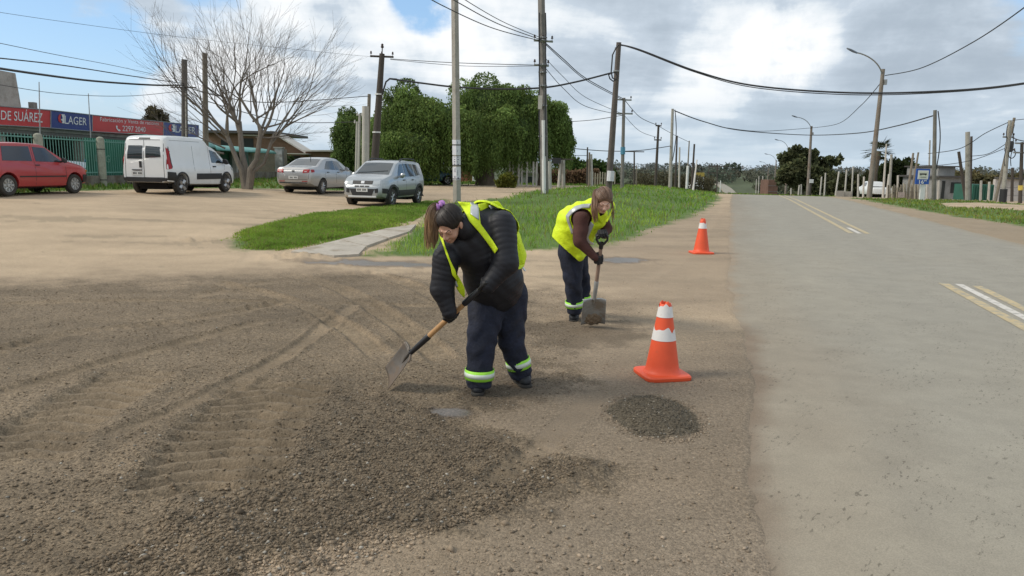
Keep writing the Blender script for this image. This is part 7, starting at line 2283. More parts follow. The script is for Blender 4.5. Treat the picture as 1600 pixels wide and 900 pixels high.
# hair locks as thin tapering tubes following a guide line
def locks(root, guide, r0, n, cols, name='hair', th=.006, seed=1, wave=.01, flat=.7, tip=.35):
    R_ = np.random.default_rng(seed)
    G = np.array(guide, float); m_ = len(G)
    tt = np.linspace(0, m_ - 1, 16); i0 = np.clip(tt.astype(int), 0, m_ - 2); fr = (tt - i0)[:, None]
    p0 = G[np.clip(i0 - 1, 0, None)]; p1 = G[i0]; p2 = G[i0 + 1]; p3 = G[np.clip(i0 + 2, None, m_ - 1)]
    C_ = .5 * (2 * p1 + (p2 - p0) * fr + (2 * p0 - 5 * p1 + 4 * p2 - p3) * fr ** 2 + (3 * p1 - p0 - 3 * p2 + p3) * fr ** 3)
    rr = np.interp(np.linspace(0, 1, 16), np.linspace(0, 1, len(r0)), r0)
    V, F, K = [], [], []
    ns = 5
    for l in range(n):
        ang = R_.uniform(0, 2 * PI); rad = math.sqrt(R_.uniform(0, 1)); ph = R_.uniform(0, 6); fq = R_.uniform(.5, 1.3)
        tone = R_.uniform(.7, 1.3); end = int(16 * R_.uniform(.78, 1.0))
        pts = []
        for i in range(16):
            T_ = C_[min(i + 1, 15)] - C_[max(i - 1, 0)]; T_ /= np.linalg.norm(T_)
            u = np.cross(T_, [0, 1, 0.01]); u /= np.linalg.norm(u); v = np.cross(T_, u)
            a2 = ang + .25 * math.sin(i * .4 * fq + ph)
            pts.append(C_[i] + (u * math.cos(a2) + v * math.sin(a2) * flat) * rr[i] * rad + u * wave * math.sin(i * fq * .6 + ph) * (i / 15))
        pts = pts[:end]
        o = len(V); e = len(pts)
        for i, q in enumerate(pts):
            T_ = pts[min(i + 1, e - 1)] - pts[max(i - 1, 0)]; T_ = T_ / (np.linalg.norm(T_) + 1e-9)
            u = np.cross(T_, [0, 1, .01]); u /= np.linalg.norm(u); v = np.cross(T_, u)
            w_ = th * (1 - (1 - tip) * (i / (e - 1))) * (1 if i < e - 1 else .2)
            f = i / 15
            c = [np.interp(f, np.linspace(0, 1, len(cols)), [cc[k] for cc in cols]) * tone for k in range(3)]
            for k in range(ns):
                an = 2 * PI * k / ns; V.append(q + (u * math.cos(an) + v * math.sin(an)) * w_); K.append(c)
        for i in range(e - 1):
            for k in range(ns): F.append([o + i * ns + k, o + i * ns + (k + 1) % ns, o + (i + 1) * ns + (k + 1) % ns, o + (i + 1) * ns + k])
    V = np.array(V) - np.array(root.location if root.parent is None else root.parent.location)
    me = np_mesh(name, V, np.array(F, np.int32), smooth=True, col=np.clip(np.array(K), 0, 1))
    return link(name, me, M_HAIRV, root)

def comb(hair, hc, M, tie, n, base, seed, th=.0032):
    """strands lying over the skull from the hairline to the tie"""
    R_ = np.random.default_rng(seed); V, F, K = [], [], []
    c0 = np.array([0, -.018, .036]); rad = np.array([.0845, .1025, .0895])
    e = ((np.array(tie) - hc) @ M - c0) / rad; e /= np.linalg.norm(e)
    for l in range(n):
        a = R_.uniform(-2.7, 2.7)
        s = np.array([math.sin(a), math.cos(a), .62 * max(math.cos(a), 0) - .10 - .25 * max(-math.cos(a), 0) + R_.normal(0, .05)]); s /= np.linalg.norm(s)
        om = math.acos(np.clip(s @ e, -1, 1)); t0 = R_.uniform(0, .45) if l % 2 else 0
        tone = R_.uniform(.55, 1.7); o = len(V); m_ = 10; bow = R_.normal(0, .03)
        for i in range(m_):
            t = t0 + (1 - t0) * i / (m_ - 1)
            d = (math.sin((1 - t) * om) * s + math.sin(t * om) * e) / math.sin(om)
            sd = np.cross(s, e); d = d + sd * bow * math.sin(t * PI); d /= np.linalg.norm(d)
            p = c0 + rad * d * (1.0 + .012 * math.sin(t * PI) * R_.uniform(.6, 1.3))
            w = np.cross(d, np.cross(s, e)); w = np.cross(d, w); w /= np.linalg.norm(w) + 1e-9
            ww = th * (1 - .5 * t) * (.35 if i in (0,) else 1)
            for k in range(4):
                an = PI / 2 * k; q = p + w * math.cos(an) * ww + d * math.sin(an) * ww * .6
                V.append(hc + M @ q); K.append(np.array(base) * tone)
        for i in range(m_ - 1):
            for k in range(4): F.append([o + i * 4 + k, o + i * 4 + (k + 1) % 4, o + (i + 1) * 4 + (k + 1) % 4, o + (i + 1) * 4 + k])
    me = np_mesh('strands', np.array(V) - wloc(hair), np.array(F, np.int32), smooth=True, col=np.clip(np.array(K), 0, 1))
    return link('strands', me, M_HAIRV, hair)

# ================================================================== worker one: black quilted jacket
def worker_one():
    fL = ground(748, 612); fR = ground(815, 600)
    root = thing('person', 'stooping woman in a black quilted jacket and open yellow vest, lilac hair tie', 'person', tuple(ground(780, 610)))
    J = {}
    Yh = 5.28
    # joints: px, py, depth
    neck = pj(737, 352, 4.98); chest = pj(752, 388, 5.08); belly = pj(771, 436, 5.20); hip = pj(777, 456, Yh)
    shA, elA, wrA = pj(784, 352, 4.98), pj(790, 411, 4.90), pj(763, 446, 4.86)
    shB, elB, wrB = pj(697, 404, 4.93), pj(691, 452, 4.92), pj(702, 488, 4.90)
    QU = (.037, .0034)
    torso_pr = [(pj(741, 346, 5.02), chest, pr(21, 5), pr(40, 5), QU), (chest, belly, pr(40, 5), pr(46, 5.15), QU), (belly, pj(775, 450, 5.24), pr(46, 5.15), pr(43, 5.2), QU),
                (pj(706, 392, 5.00), pj(752, 366, 5.04), pr(24, 5), pr(32, 5), None), (pj(752, 366, 5.04), pj(780, 354, 5.06), pr(32, 5), pr(27, 5), None),
                (pj(757, 350, 5.12), pj(786, 402, 5.28), pr(29, 5.1), pr(31, 5.2), None)]
    arms_pr = [(shA, elA, pr(23.5, 5), pr(20.5, 4.9), QU), (elA, wrA, pr(20, 4.9), pr(14, 4.86), QU), (shB, elB, pr(22.5, 4.93), pr(19, 4.9), QU), (elB, wrB, pr(18.5, 4.9), pr(12.5, 4.9), QU)]
    def fold(Pn):
        return .0035 * np.sin(Pn[:, 0] * 38 + 2 * np.sin(Pn[:, 2] * 17)) * np.sin(Pn[:, 2] * 31 + Pn[:, 0] * 20)
    def torso(Pn):
        d = None
        for a, b, r0, r1, q in torso_pr:
            v = _rc(Pn, a, b, r0, r1, q); d = v if d is None else smin(d, v, .05)
        return d + fold(Pn)
    def arms(Pn):
        d = None
        for i, (a, b, r0, r1, q) in enumerate(arms_pr):
            v = _rc(Pn, a, b, r0, r1, q)
            d = v if d is None else (smin(d, v, .03) if i in (1, 3) else np.minimum(d, v))
        return d + fold(Pn) * .6
    hc = pj(703, 350, 4.86)
    M = axes((-.30, -.66, -.69), (-.22, -.60, .76))
    neckhole = pj(722, 362, 4.90)
    def jacket(Pn):
        d = smin(torso(Pn), arms(Pn), .018)
        # stand-up collar
        col = _rc(Pn, pj(741, 350, 4.98), pj(727, 356, 4.92), pr(22, 5), pr(20, 4.95), (.03, .006))
        d = smin(d, col, .012)
        return d
    allp = [q for p_ in torso_pr + arms_pr for q in p_[:2]]
    lo, hi = bounds(allp, .24)
    sdf_obj('jacket', jacket, lo, hi, .0070, M_JACKET, root)
    # trousers
    kn1, an1 = pj(752, 538, 5.12), np.array([*fL[:2], fL[2] + .06]); kn2 = pj(799, 532, 5.30)
    an1 = pj(749, 590, 5.12); an2 = pj(812, 578, 5.34)
    legs = [(pj(762, 470, 5.22), kn1, pr(32, 5.2), pr(23.5, 5.12)), (kn1, an1, pr(23.5, 5.1), pr(20.5, 5.1)), (an1, pj(749, 602, 5.12), pr(21.5, 5.1), pr(20, 5.1)),
            (pj(793, 468, 5.30), kn2, pr(33, 5.3), pr(21, 5.3)), (kn2, an2, pr(21, 5.3), pr(17.5, 5.34)), (an2, pj(815, 590, 5.36), pr(17.5, 5.3), pr(17, 5.3))]
    hx_ = pj(781, 590, 5.2)[0]; hz1 = pj(749, 603, 5.12)[2]; hz2 = pj(814, 592, 5.36)[2]
    def trousers(Pn):
        a = _el(Pn, pj(779, 456, 5.30), (pr(45, 5.3), .17, pr(36, 5.3)))
        dl = None; dr_ = None
        for i, (p, q, r0, r1) in enumerate(legs):
            v = _rc(Pn, p, q, r0, r1)
            if i < 3: dl = v if dl is None else smin(dl, v, .02)
            else: dr_ = v if dr_ is None else smin(dr_, v, .02)
        d = smin(smin(a, dl, .05), smin(a, dr_, .05), .004)
        z = Pn[:, 2]; x = Pn[:, 0]; y = Pn[:, 1]
        w = .006 * np.sin(z * 46 + 3.2 * np.sin(x * 22 + y * 9)) * np.exp(-((z - .42) / .17) ** 2)
        w += .008 * np.sin(z * 62 + 2.5 * np.sin(x * 30)) * np.exp(-((z - .13) / .06) ** 2)
        w += .005 * np.sin(x * 60 + z * 18 + np.sin(y * 30)) * np.exp(-((z - .62) / .15) ** 2)
        hem = np.where(x < hx_, hz1, hz2) + .006 * np.sin(x * 50)
        return np.maximum(d + w, hem - z)
    lo, hi = bounds([q for l_ in legs for q in l_[:2]] + [pj(779, 440, 5.3)], .24)
    sdf_obj('trousers', trousers, lo, hi, .0075, M_TROUS, root)
    leg_band(root, pj(749.5, 576, 5.12), pj(749, 591, 5.12), pr(22.8, 5.12)); leg_band(root, pj(808.5, 560.5, 5.335), pj(811.5, 574, 5.34), pr(18.8, 5.34))
    # feet
    boot(root, fL + [.0, .09, .0], fL + [-.005, -.115, 0]); boot(root, fR + [-.02, .07, 0], fR + [.035, -.10, 0])
    # one continuous body inside the clothes, with the head
    hf = head_sdf(hc, M, 1.0)
    body_pr = [(neck, chest, .05, .09), (chest, belly, .09, .12), (belly, hip, .12, .13), (shA, elA, .06, .05), (elA, wrA, .05, .03), (shB, elB, .06, .05), (elB, wrB, .05, .03), (chest, shA, .07, .05), (chest, shB, .07, .05),
               (hip, kn1, .10, .065), (kn1, an1, .06, .04), (hip, kn2, .10, .065), (kn2, an2, .06, .04), (an1, fL + [0, 0, .06], .04, .035), (an2, fR + [0, 0, .06], .04, .035), (hc + M @ np.array([0, -.05, -.12]), neck, .052, .058)]
    def body(Pn):
        d = hf(Pn)
        for a, b, r0, r1 in body_pr: d = smin(d, _rc(Pn, a, b, r0 * .92, r1 * .92), .02)
        return d
    lo, hi = bounds([hc, fL, fR, shB, shA, elA], .20)
    # coarse body, fine head, joined into the one mesh
    V1, Q1 = surfnet(lambda q: np.maximum(body(q), -(np.linalg.norm(q - hc.astype(np.float32), axis=1) - .17)), lo, hi, .016)
    V2, Q2 = surfnet(lambda q: np.maximum(body(q), np.linalg.norm(q - hc.astype(np.float32), axis=1) - .171), hc - .19, hc + .19, .0040)
    V = np.vstack([V1, V2]) - np.array(root.location); Q = np.vstack([Q1, Q2 + len(V1)])
    link('body', np_mesh('body', V, Q.astype(np.int32), smooth=True), M_SKIN, root)
    face_marks(root, hc, M, 1.0, hf)
    # hair: cap over the skull, ponytail with a lilac tie
    def cap(Pn):
        q = (Pn - hc.astype(np.float32)) @ M.astype(np.float32)
        d = _el(q, (0, -.018, .036), (.083, .101, .088))
        # strands combed back to the crown
        an = np.arctan2(q[:, 0], q[:, 1] + .15)
        d = d + .0011 * np.sin(an * 95) + .0008 * np.sin(an * 37 + 1)
        face = _el(q, (0, .108, -.030), (.072, .078, .100))
        d = np.maximum(d, -face)
        d = np.maximum(d, -_el(q, (.085, .01, -.025), (.03, .034, .042))); d = np.maximum(d, -_el(q, (-.085, .01, -.025), (.03, .034, .042)))
        return np.maximum(d, -.035 - q[:, 2] - .35 * q[:, 1] * -1 * 0)
    def capcol(V):
        return np.broadcast_to(np.array([.016, .011, .009]), (len(V), 3)).copy() * (1 + .5 * np.random.default_rng(3).uniform(-1, 1, (len(V), 1)) * .3)
    hair = sdf_obj('hair', cap, hc - .17, hc + .17, .0042, M_HAIRV, root, capcol)
    tie = pj(687, 322, 4.86)
    comb(hair, hc, M, tie, 420, (.020, .014, .011), 4)
    g_ = [pj(697, 328, 4.90), pj(687, 321, 4.86), pj(676, 326, 4.84), pj(672, 345, 4.83), pj(671, 368, 4.84), pj(668, 398, 4.85)]
    locks(hair, g_, [.020, .016, .026, .034, .032, .010], 150, [(.03, .02, .014), (.06, .036, .022), (.22, .13, .065), (.34, .21, .105), (.36, .23, .12)], 'ponytail', th=.0048, wave=.008, seed=5)
    g2_ = [pj(700, 332, 4.90), pj(688, 330, 4.83), pj(681, 345, 4.82), pj(680, 372, 4.83), pj(676, 392, 4.85)]
    locks(hair, g2_, [.016, .016, .018, .018, .006], 60, [(.025, .018, .013), (.05, .032, .02), (.14, .085, .045), (.24, .15, .08)], 'ponytail', th=.0045, wave=.008, seed=6)
    def scr(Pn):
        q = (Pn - tie.astype(np.float32)); ax = np.array([-.75, .1, .62], np.float32); ax /= np.linalg.norm(ax)
        z = q @ ax; rad = np.sqrt(np.maximum((q * q).sum(1) - z * z, 0))
        u = np.cross(ax, [0, 1, 0]); u = (u / np.linalg.norm(u)).astype(np.float32); v = np.cross(ax, u).astype(np.float32)
        an = np.arctan2(q @ u, q @ v)
        return np.sqrt((rad - .026) ** 2 + (z * .8) ** 2) - (.013 + .006 * np.sin(an * 7 + z * 90))
    sdf_obj('hair_tie', scr, tie - .06, tie + .06, .0035, M_PURPLE, hair if False else root)
    mb = MB(); ear = hc + M @ np.array([.083, 0, -.035]); mb.lathe([(0, -.006), (.006, 0), (0, .006)], 8, tuple(ear - np.array(root.location))); mb.build('earring', mat('pearl', (.8, .78, .75), .3), root, smooth=True)
    # ---- open vest
    TV = [(pj(757, 348, 5.10), pj(782, 384, 5.24), pr(34, 5.1), pr(35, 5.2)), (pj(782, 384, 5.24), pj(792, 404, 5.28), pr(35, 5.2), pr(30, 5.25)), (pj(735, 362, 5.06), pj(757, 348, 5.10), pr(30, 5), pr(33, 5.1))]
    cf = np.array([*(_F)])
    def vest_full(Pn):
        d = torso(Pn) - .014
        for a, b, r0, r1 in TV: d = smin(d, _rc(Pn, a, b, r0, r1), .02)
        return d + .006 * np.sin(Pn[:, 2] * 40 + Pn[:, 0] * 25)
    mid = pj(752, 385, 5.08)
    def vest_back(Pn):
        d = vest_full(Pn)
        sh = np.abs(d) - .004
        q = Pn - mid.astype(np.float32)
        sh = np.maximum(sh, -(q[:, 1] - .00 + .1 * q[:, 0] + .12 * (q[:, 2])))       # back half only
        sh = np.maximum(sh, .030 - arms(Pn))                                           # arm holes
        cut = (np.array(Pn)[:, 2] - pj(790, 417, 5.2)[2])
        sh = np.maximum(sh, -cut - .9 * (q[:, 0] - .12) * 0)
        hd = np.linalg.norm(Pn - pj(712, 350, 4.90).astype(np.float32), axis=1) - .13
        return np.maximum(sh, -hd)
    lo, hi = bounds([pj(700, 400, 5.0), pj(800, 420, 5.2), pj(760, 320, 5.2)], .26)
    vest = sdf_obj('vest', vest_back, lo, hi, .0065, M_HIVIS, root)
    f_all = lambda q: jacket(q)
    y0 = 4.5
    # right-hand front edge: over the shoulder and down across the chest
    ribbon('vest_front', f_all, [(715, 315), (724, 327), (733, 345), (748, 362), (762, 380), (773, 396)], [(748, 318), (749, 334), (751, 350), (760, 362), (770, 376), (778, 389)], M_HIVIS, vest, y0, .010, 26, 6)
    ribbon('vest_stripe', f_all, [(735, 316), (735, 334)], [(748, 318), (748.5, 344)], M_REFL, vest, y0, .016, 10, 5)
    # left-hand front edge: thin strap then a hanging panel
    ribbon('vest_front', f_all, [(686, 366), (691, 380), (697, 398), (704, 416), (707, 430)], [(692, 372), (696, 386), (704, 408), (712, 424), (715, 440)], M_HIVIS, vest, y0, .012, 22, 5)
    ribbon('vest_front', f_all, [(704, 416), (707, 428), (710, 440), (714, 452), (719, 459), (724, 464)], [(711, 420), (715, 430), (721, 440), (726, 450), (726.5, 458), (726, 465)], M_HIVIS, vest, y0, .03, 18, 6, depth=[4.93, 4.94, 4.96, 4.98])
    ribbon('vest_stripe', f_all, [(709, 439), (712, 448)], [(713, 439), (716, 448)], M_REFL, vest, y0, .03, 5, 3, depth=[4.925, 4.94])
    # pieces standing up behind the shoulder and the flap at the hip
    ribbon('vest_back_edge', f_all, [(748, 319), (762, 316), (779, 314), (786, 324), (793, 333), (792, 342)], [(750, 330), (764, 326), (775, 324), (780, 332), (786, 340), (789, 346)], M_HIVIS, vest, y0, 0, 20, 5, th=.01, depth=[4.99, 5.06, 5.13, 5.15, 5.16, 5.16])
    ribbon('vest_stripe', f_all, [(764, 321), (774, 320), (781, 329)], [(767, 327), (773, 327), (778, 334)], M_REFL, vest, y0, 0, 8, 3, depth=[5.04, 5.10, 5.12])
    ribbon('vest_flap', f_all, [(792, 346), (797, 356), (803, 368), (806, 380), (804, 398), (801, 411)], [(799, 346), (804, 356), (807, 368), (812, 384), (818, 400), (820, 410)], M_HIVIS, vest, y0, 0, 20, 5, th=.012, depth=[5.12, 5.13, 5.14, 5.14, 5.12, 5.10])
    ribbon('vest_flap', f_all, [(801, 409), (804, 412), (807, 413.5)], [(820, 409), (819, 412), (814, 414)], M_HIVIS, vest, y0, 0, 6, 5, th=.012, depth=[5.10, 5.10, 5.10])
    # shirt edge at the waist
    ribbon('shirt_hem', trousers, [(814, 417), (820, 424)], [(817, 416), (822, 423)], M_WHITE, root, 4.7, .01, 5, 3)
    # ---- shovel
    tip_g = ground(601, 599)
    D0 = pj(762, 441, 4.86); S1 = pj(727, 477, 4.93); S2 = pj(671, 530, 5.06); B0 = pj(640, 553, 5.15)
    make_shovel('long handled square shovel with a black socket, held low by the stooping woman', D0, S1, S2, B0, pj(606, 594, 5.24), np.array([.54, -.81, .12]), M_BLADE1, tip_g, dhandle='side', bw=.225)
    ax_ = (D0 - B0) / np.linalg.norm(D0 - B0)
    gB = pj(706, 496, 4.975)
    # project the grip onto the real shaft line
    gB = B0 + ax_ * ((gB - B0) @ ax_)
    glove(root, gB, ax_, (-.25, -.55, .60), ax_, .018, wrist=wrB, cuff=.040)
    gA = D0 + ax_ * .01
    glove(root, gA, (.75, -.1, .45), (.35, .5, .35), (.5, 0, .6), .015, wrist=wrA, cuff=.036)

# ---- shovels
M_BLADE1 = mat('worn_dark_steel', (.13, .115, .10), .55, .35, noise=[(6, .25), (30, .2)], stain=(7, (.17, .12, .08), .5, .7))
M_BLADE2 = mat('galvanised_steel_blade', (.36, .38, .39), .45, .45, noise=[(5, .2), (25, .12)], stain=(6, (.24, .19, .14), .56, .7))
M_ASH = mat('golden_ash_wood', (.48, .27, .115), .5, noise=[(6, .15)], stretch=(12, 12, 1.5))
M_ASH2 = mat('worn_brown_wood', (.26, .175, .13), .75, noise=[(6, .2)], stretch=(12, 12, 1.5))
M_BLKP = mat('black_plastic', (.018, .018, .02), .4)
def make_shovel(label, D0, S1, S2, B0, tip, wdir, blade_m, gpt_, dhandle='side', bw=.25, wood=None, socket=None, grip_m=None, tipy=None, dirt=False):
    root = thing('shovel', label, 'shovel', tuple(map(float, gpt_)))
    o = np.array(root.location)
    ax_ = (D0 - B0) / np.linalg.norm(D0 - B0)
    r = .0175
    def on(p): return B0 + ax_ * ((np.array(p) - B0) @ ax_)
    S1, S2 = on(S1), on(S2)
    Vv = lambda p: Vector(p - o)
    mb = MB(); mb.tube([Vv(S1 + ax_ * .02), Vv((S1 + S2) / 2), Vv(S2 - ax_ * .02)], [r, r * 1.08, r * 1.05], 14); mb.build('handle', wood or M_ASH, root, smooth=True)
    mb = MB(); mb.tube([Vv(S1 - ax_ * .01), Vv(S1), Vv(S1 + ax_ * .06), Vv(D0 - ax_ * .085), Vv(D0 - ax_ * .075)], [r * 1.0, r * 1.25, r * 1.2, r * 1.0, r * .7], 14); mb.build('grip_sleeve', grip_m or M_BLKP, root, smooth=True)
    g = np.cross(ax_, [0, 1, 0]) if dhandle == 'side' else np.array([1, 0, 0.]); g = g - ax_ * (g @ ax_); g /= np.linalg.norm(g)
    if dhandle == 'side': g = g * .3 + np.array([.5, -.6, .2]); g = g - ax_ * (g @ ax_); g /= np.linalg.norm(g)
    hw = .052; pts = []
    c0 = D0 - ax_ * .085
    loop = [c0, c0 + g * hw * .55 + ax_ * .025, c0 + g * hw + ax_ * .06, c0 + g * hw * .98 + ax_ * .098, c0 + g * hw * .5 + ax_ * .108, c0 + ax_ * .110, c0 - g * hw * .5 + ax_ * .108, c0 - g * hw * .98 + ax_ * .098, c0 - g * hw + ax_ * .06, c0 - g * hw * .55 + ax_ * .025, c0]
    mb = MB(); mb.tube([Vv(q) for q in loop], [.013, .012, .011, .012, .014, .0145, .014, .012, .011, .012, .013], 10); mb.build('d_grip', grip_m or M_BLKP, root, smooth=True)
    # socket
    mb = MB(); mb.tube([Vv(S2 + ax_ * .01), Vv(S2), Vv(S2 * .4 + B0 * .6), Vv(B0)], [r * 1.1, r * 1.3, r * 1.15, r * .95], 14); mb.build('socket', socket or M_BLKP, root, smooth=True)
    for f in (.15,):
        q = S2 - ax_ * .02; mb = MB(); mb.lathe([(0, -.024), (.006, -.024), (.006, .024), (0, .024)], 8, tuple(q - o)); mb.build('rivet', M_METAL, root)
    # blade: dished plate
    bd = (tip - B0); Lb = np.linalg.norm(bd); bd /= Lb
    w = wdir - bd * (wdir @ bd); w /= np.linalg.norm(w); nn = np.cross(w, bd)
    if nn[1] > 0: nn = -nn          # the hollow faces the viewer side
    NU, NV = 16, 16; V = []
    for j in range(NV + 1):
        v = j / NV
        for i in range(NU + 1):
            u = i / NU * 2 - 1
            ww = bw / 2 * (.93 + .09 * v)
            z = .030 * (u * u) ** 1.2 * (1.0 - .35 * v) + .020 * math.exp(-(v / .18) ** 2) * (1 - math.exp(-(u / .2) ** 2)) * .3 - .012 * math.exp(-(u / .12) ** 2) * max(0, 1 - v * 2.2)
            top = .02 * (1 - abs(u)) * (1 - v)
            V.append(B0 + bd * (Lb * v - .01 + top * 0) + w * u * ww + nn * z)
    V = np.array(V) - o; n1 = NU + 1
    F = [[j * n1 + i, j * n1 + i + 1, (j + 1) * n1 + i + 1, (j + 1) * n1 + i] for j in range(NV) for i in range(NU)]
    mb = MB(); mb.add(V, F); bl = mb.build('blade', blade_m, root, smooth=True, angle=math.radians(60)); md = bl.modifiers.new('thick', 'SOLIDIFY'); md.thickness = .004; md.offset = 0
    # rolled foot rests along the top edge
    for sd in (1, -1):
        mb = MB(); mb.tube([Vv(B0 + w * sd * .025 - bd * .012 + nn * .004), Vv(B0 + w * sd * bw * .30 - bd * .014 + nn * .012), Vv(B0 + w * sd * bw * .46 - bd * .010 + nn * .026)], [.009, .009, .006], 8); mb.build('foot_rest', blade_m, root, smooth=True)
    mb = MB(); mb.tube([Vv(B0 - bd * .01 + nn * .002), Vv(B0 + bd * .05 + nn * .002), Vv(B0 + bd * .11 - nn * .004)], [.016, .013, .004], 10, squash=.8); mb.build('frog', blade_m, root, smooth=True)
    if dirt:
        def f(Pn):
            q = Pn - (B0 + bd * (Lb * .80)).astype(np.float32)
            x = q @ w.astype(np.float32); y = q @ bd.astype(np.float32); z = q @ nn.astype(np.float32)
            return np.sqrt((x / 1.0) ** 2 + (y / .9) ** 2 + (z / .28) ** 2) * .5 - .045 + .006 * np.sin(x * 90) * np.sin(y * 110)
        c = B0 + bd * Lb * .8
        ob = sdf_obj('dirt_load', f, c - .13, c + .13, .006, mat('dry_dirt', (.20, .15, .10), .95, noise=[(60, .3)], bump=(80, .6)), root)
    return root
worker_one()

# ================================================================== worker two: brown sleeves, yellow vest
def worker_two():
    fL = ground(897, 501); fR = ground(912, 492)
    root = thing('person', 'smiling woman in a closed yellow vest with brown sleeves, long brown ponytail', 'person', tuple(ground(902, 499)))
    Yb = 7.62
    hip = pj(893, 390, 7.62); chest = pj(907, 348, 7.42); neck = pj(930, 324, 7.28)
    shA, elA, wrA = pj(908, 343, 7.18), pj(906, 377, 7.10), pj(929, 402, 7.08)
    shB, elB, wrB = pj(940, 340, 7.38), pj(948, 358, 7.46), pj(944, 366, 7.36)
    tp = [(neck, chest, pr(13, 7.3), pr(26, 7.4)), (chest, pj(895, 374, 7.55), pr(27, 7.4), pr(27, 7.55)), (pj(895, 374, 7.55), pj(896, 391, 7.60), pr(27, 7.5), pr(21, 7.6)), (pj(906, 338, 7.30), pj(934, 338, 7.36), pr(19, 7.3), pr(15, 7.3)),
          (pj(892, 344, 7.55), pj(884, 368, 7.62), pr(20, 7.5), pr(17, 7.6))]
    def fold(Pn, k=1.0): return k * (.0085 * np.sin(Pn[:, 0] * 26 + 2.2 * np.sin(Pn[:, 2] * 15)) * np.sin(Pn[:, 2] * 22 + Pn[:, 0] * 18))
    def torso(Pn):
        d = None
        for a, b, r0, r1 in tp:
            v = _rc(Pn, a, b, r0, r1); d = v if d is None else smin(d, v, .06)
        return d + fold(Pn)
    ap = [(shA, elA, pr(13, 7.2), pr(11, 7.1)), (elA, wrA, pr(11, 7.1), pr(7, 7.1)), (shB, elB, pr(11, 7.4), pr(9, 7.4)), (elB, wrB, pr(9, 7.4), pr(7, 7.4))]
    def arms(Pn):
        d = None
        for i, (a, b, r0, r1) in enumerate(ap):
            v = _rc(Pn, a, b, r0, r1); d = v if d is None else (smin(d, v, .02) if i in (1, 3) else np.minimum(d, v))
        return d + fold(Pn, .8)
    lo, hi = bounds([q for a in ap for q in a[:2]], .13)
    def sleeves(Pn):
        inner = torso(Pn) + .02
        hz = pj(890, 378, 7.5)[2] - Pn[:, 2]
        return smin(arms(Pn), np.maximum(inner, hz), .02)
    lo, hi = bounds([q for a in ap + tp for q in a[:2]], .2)
    sdf_obj('sweater', sleeves, lo, hi, .0085, M_BROWN, root)
    hc = pj(943, 313, 7.12)
    def vest_f(Pn):
        d = torso(Pn) - .012
        # skirt flares at the lower back corner
        d = smin(d, _rc(Pn, pj(897, 388, 7.46), pj(905, 400, 7.42), pr(16, 7.5), pr(8, 7.4)), .05)
        return d
    def vest(Pn):
        d = vest_f(Pn); sh = np.abs(d) - .005
        sh = np.maximum(sh, .022 - arms(Pn))
        # hem: a slanted plane, lower towards the viewer's right
        a, b = pj(873, 379, 7.6), pj(905, 409, 7.4)
        n_ = np.array([-(b - a)[2], 0, (b - a)[0]]); n_ /= np.linalg.norm(n_)
        s1 = -((Pn - a.astype(np.float32)) @ n_.astype(np.float32))
        c, e = pj(911, 407, 7.4), pj(938, 392, 7.3)
        m2 = np.array([-(e - c)[2], 0, (e - c)[0]]); m2 /= np.linalg.norm(m2)
        s2 = -((Pn - c.astype(np.float32)) @ m2.astype(np.float32))
        sh = np.maximum(sh, np.maximum(s1, s2))
        # neck opening
        sh = np.maximum(sh, -(_el(Pn, pj(940, 326, 7.16), (.085, .12, .10))))
        return sh
    v = sdf_obj('vest', vest, lo, hi, .007, M_HIVIS, root)
    y0 = 6.7
    ribbon('vest_stripe', vest_f, [(924, 318), (910, 319), (899, 322), (890, 329), (884, 337), (886, 346), (890, 356), (893, 366)], [(921, 325), (910, 325), (902, 328), (895, 333), (889, 339), (890, 346), (893, 355), (896, 363)], M_REFL, v, y0, .012, 34, 5)
    ribbon('vest_stripe', vest_f, [(923, 346), (918, 358), (913, 369), (916, 377), (924, 383)], [(928, 351), (923, 362), (919, 371), (922, 377), (929, 381)], M_REFL, v, y0, .012, 24, 4)
    ribbon('vest_collar', vest_f, [(926, 318), (930, 330), (934, 340), (940, 350)], [(929, 317), (934, 329), (938, 338), (943, 346)], M_HIVIS, v, y0, .018, 14, 4)
    ribbon('vest_collar', vest_f, [(955, 316), (958, 320), (953, 332), (946, 346)], [(958, 315), (961, 318), (957, 332), (949, 347)], M_HIVIS, v, y0, .018, 14, 4, depth=[7.34, 7.32, 7.24, 7.18])
    # trousers
    kn1, an1 = pj(896, 440, 7.62), pj(897.5, 484, 7.68); kn2, an2 = pj(911, 440, 7.86), pj(911, 478, 7.92)
    legs = [(pj(892, 396, 7.62), kn1, pr(20, 7.6), pr(14, 7.6)), (kn1, an1, pr(14, 7.6), pr(12.5, 7.6)), (pj(902, 398, 7.72), kn2, pr(17, 7.7), pr(11.5, 7.8)), (kn2, an2, pr(11.5, 7.8), pr(10, 7.8))]
    def trousers(Pn):
        a = _el(Pn, pj(893, 390, 7.66), (pr(22, 7.6), .15, pr(22, 7.6)))
        d1 = smin(_rc(Pn, *legs[0]), _rc(Pn, *legs[1]), .02); d2 = smin(_rc(Pn, *legs[2]), _rc(Pn, *legs[3]), .02)
        d = smin(smin(a, d1, .04), smin(a, d2, .04), .004)
        z, x, y = Pn[:, 2], Pn[:, 0], Pn[:, 1]
        return np.maximum(d + .008 * np.sin(z * 42 + 3 * np.sin(x * 20)) * np.exp(-((z - .42) / .15) ** 2) + .005 * np.sin(x * 50 + z * 20), .085 - z)
    lo, hi = bounds([q for l_ in legs for q in l_[:2]], .2)
    sdf_obj('trousers', trousers, lo, hi, .0085, M_TROUS, root)
    leg_band(root, pj(897, 469.5, 7.67), pj(897.3, 479, 7.68), pr(13.4, 7.67)); leg_band(root, pj(911.5, 461, 7.90), pj(911, 470, 7.91), pr(11, 7.9))
